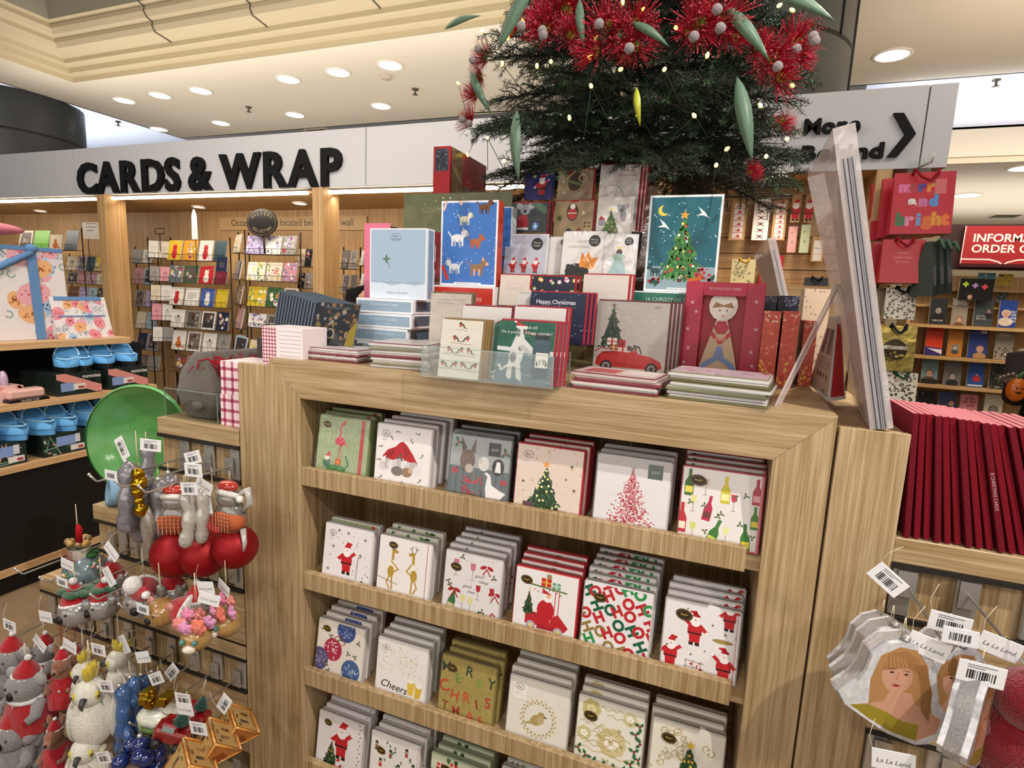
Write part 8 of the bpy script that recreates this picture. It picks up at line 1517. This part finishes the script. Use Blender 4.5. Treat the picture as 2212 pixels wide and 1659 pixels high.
A.text('INFORMATION', .045, A.hh*.62, .045, '#d9d0cc', al='L', bold=.02); A.text('ORDER CENTRE', .045, A.hh*.36, .045, '#d9d0cc', al='L', bold=.02); o = mb.build('information_sign', (a.x, 5.1, a.z)); tag(o, 'red sign lettered INFORMATION ORDER CENTRE above the bookcase', 'sign')
MB().box(a.x-.15, 5.14, a.z-.02, a.x+1.7, 5.2, c.z+.02, '#2a0d10', 'paper').build('sign_backing', parent=None)['label'] = 'dark red panel just behind the information sign'; bpy.data.objects['sign_backing']['category'] = 'panel'
# ---------------------------------------------------------------- people, mostly hidden
def person(name, loc, rz, lab, h=1.72, top='#131214', trousers='#1c1c20', skin='#b58a72', hair='#241a15', larm=None, rarm=None, sleeve=None, lean=0):
    k = h/1.72; t = empty(name, loc, (0, 0, rz)); tag(t, lab, 'person')
    def limb(mb, P, r, c, m='fabric'): mb.tube([tuple(Vector(p)*k) for p in P], [x*k for x in r], c, m, 14)
    # one skinned figure: edges from the pelvis outwards
    pts = {'pel': (0, 0, .95), 'wai': (0, 0, 1.1), 'che': (0, -.01, 1.3), 'nck': (0, 0, 1.47), 'hed': (0, -.01, 1.56), 'top': (0, -.01, 1.68)}; rad = {'pel': (.155, .115), 'wai': (.135, .10), 'che': (.165, .11), 'nck': (.055, .055), 'hed': (.078, .09), 'top': (.075, .085)}
    ed = [('pel', 'wai'), ('wai', 'che'), ('che', 'nck'), ('nck', 'hed'), ('hed', 'top')]
    la = larm or [(.2, 0, 1.40), (.26, .02, 1.12), (.25, -.1, .88), (.25, -.13, .80)]; ra = rarm or [(-.2, 0, 1.40), (-.26, .02, 1.12), (-.25, -.1, .88), (-.25, -.13, .80)]
    for nm, ar in (('l', la), ('r', ra)):
        for i, p in enumerate(ar): pts[nm+'a%d' % i] = p; rad[nm+'a%d' % i] = [(.07, .07), (.05, .05), (.034, .034), (.03, .042)][i]
        ed += [('che', nm+'a0'), (nm+'a0', nm+'a1'), (nm+'a1', nm+'a2'), (nm+'a2', nm+'a3')]; s = 1 if nm == 'l' else -1
        for i, p in enumerate(((s*.1, 0, .86), (s*.11, -.01, .48), (s*.11, .03, .09), (s*.12, -.1, .045))): pts[nm+'l%d' % i] = p; rad[nm+'l%d' % i] = [(.095, .095), (.06, .06), (.042, .042), (.045, .032)][i]
        ed += [('pel', nm+'l0'), (nm+'l0', nm+'l1'), (nm+'l1', nm+'l2'), (nm+'l2', nm+'l3')]
        hand = Vector(ar[3]); d = (Vector(ar[3])-Vector(ar[2])).normalized(); sd = d.cross(Vector((0, 1, .2))).normalized()
        for f in range(5):
            o0 = hand+sd*(.018*(f-1.7)); L = (.055, .075, .08, .072, .055)[f]; dd = (d+sd*(-.9 if f == 0 else .05*(f-2))).normalized(); o0 = hand+d*.01-sd*.03 if f == 0 else o0+d*.03
            q = o0+dd*L*.5; q2 = q+(dd*.7+Vector((0, -.5, -.3))).normalized()*L*.5; pts[nm+'f%d' % f] = tuple(o0); pts[nm+'g%d' % f] = tuple(q); pts[nm+'h%d' % f] = tuple(q2)
            for z_ in 'fgh': rad[nm+z_+'%d' % f] = (.0095, .0095) if z_ != 'h' else (.0075, .0075)
            ed += [(nm+'a3', nm+'f%d' % f), (nm+'f%d' % f, nm+'g%d' % f), (nm+'g%d' % f, nm+'h%d' % f)]
    names = list(pts); me = bpy.data.meshes.new('body'); me.from_pydata([tuple(Vector(pts[n_])*k) for n_ in names], [(names.index(a), names.index(b)) for a, b in ed], []); o = bpy.data.objects.new('body', me); COLL.objects.link(o); o.parent = t
    sk = o.modifiers.new('skin', 'SKIN'); sv = me.skin_vertices[0].data
    for i, n_ in enumerate(names): sv[i].radius = (rad[n_][0]*k, rad[n_][1]*k)
    sv[0].use_root = True; sb = o.modifiers.new('smooth', 'SUBSURF'); sb.levels = 2; sb.render_levels = 2; me.materials.append(mat('skin_'+name+str(len(MATS)), 0.55, col=skin))
    # clothing follows the body
    g = MB(); limb(g, [(0, 0, .86), (0, 0, .98), (0, 0, 1.12), (0, -.01, 1.3), (0, 0, 1.42), (0, 0, 1.475)], [.165, .175, .155, .185, .13, .065], top); g.build('top', parent=t)
    for ar in (la, ra): g = MB(); limb(g, [(Vector(ar[0])*.75+Vector((0, 0, .34))), ar[0], ar[1], ar[2]], [.075, .083, .062, .047], sleeve or top); g.build('sleeve', parent=t)
    for s in (-1, 1): g = MB(); limb(g, [(s*.08, 0, .95), (s*.1, 0, .8), (s*.11, -.01, .48), (s*.11, .03, .1)], [.12, .105, .075, .065], trousers); g.build('trouser_leg', parent=t); g = MB(); g.ball((s*.12*k, -.06*k, .045*k), .055*k, '#141212', 'rubber', 12, (.85, 2.1, .8)); g.build('shoe', parent=t)
    g = MB(); g.ball((0, .018*k, 1.635*k), .105*k, hair, 'fabric', 18, (.95, 1.02, 1.05), wob=.02); g.build('hair', parent=t)
    g = MB(); [g.ball((s*.032*k, -.098*k, 1.62*k), .011*k, '#e4ded8', 'plastic', 8).ball((s*.032*k, -.107*k, 1.62*k), .006*k, '#2a1c18', 'plastic', 8) for s in (-1, 1)]; g.build('eyes', parent=t)
    g = MB(); g.tube([(0, -.095*k, 1.62*k), (0, -.122*k, 1.588*k), (0, -.1*k, 1.58*k)], [.008*k, .013*k, .008*k], skin, 'plastic', 8); g.build('nose', parent=t); g = MB(); g.ball((0, -.097*k, 1.553*k), .02*k, '#9a5a50', 'plastic', 8, (1, .3, .3)); g.build('mouth', parent=t)
    return t
p = Py(848, 600, 1.5); person('person', (p.x, 1.5, 0), math.pi*.97, 'person in a black top standing behind the pale blue boxes', 1.87)
q = Py(2188, 778, 2.75); k = Vector((q.x+.30, 2.9, 0))
person('person', tuple(k), -.3, 'person in black with striped sleeve at the right edge, orange pumpkin bag', 1.66, skin='#8f8076', rarm=[(-.19, 0, 1.38), (-.2, -.06, 1.14), (-.22, -.24, 1.24), (-.24, -.3, 1.27)], sleeve='#3a3538')
h = Py(2196, 842, 2.62); t = empty('pumpkin_bag', h); tag(t, 'small orange pumpkin shaped pouch with green stem at the right edge', 'bag')
mb = MB(); n = 18
vs = []; 
for i in range(9):
    th = math.pi*i/8
    for j in range(n*2): a = 2*math.pi*j/(n*2); r = .05*(1-.08*abs(math.sin(a*4))); vs.append((r*math.sin(th)*math.cos(a), r*math.sin(th)*math.sin(a)*.6, .065*math.cos(th)))
mb.add(vs, [(i*36+j, (i+1)*36+j, (i+1)*36+(j+1) % 36, i*36+(j+1) % 36) for i in range(8) for j in range(36)], '#c9641a', 'gloss', True); mb.build('pumpkin_body', parent=t)
MB().tube([(0, 0, .06), (.006, 0, .085), (.02, 0, .1)], [.009, .007, .004], '#3f7a3a', 'plastic', 6).build('green_stem', parent=t); g = MB(); A = Art(g, .06, .06, O=(-.03, -.031, -.03)); A.poly([(.2, .6), (.4, .6), (.3, .8)], '#1a1210'); A.poly([(.6, .6), (.8, .6), (.7, .8)], '#1a1210'); A.poly([(.2, .35), (.8, .35), (.6, .2), (.4, .2)], '#1a1210'); g.build('face_mark', parent=t)
for _l, _n in LABELS.items():
    if len(_n) > 1: print('DUPLABEL', _l, _n[:4])
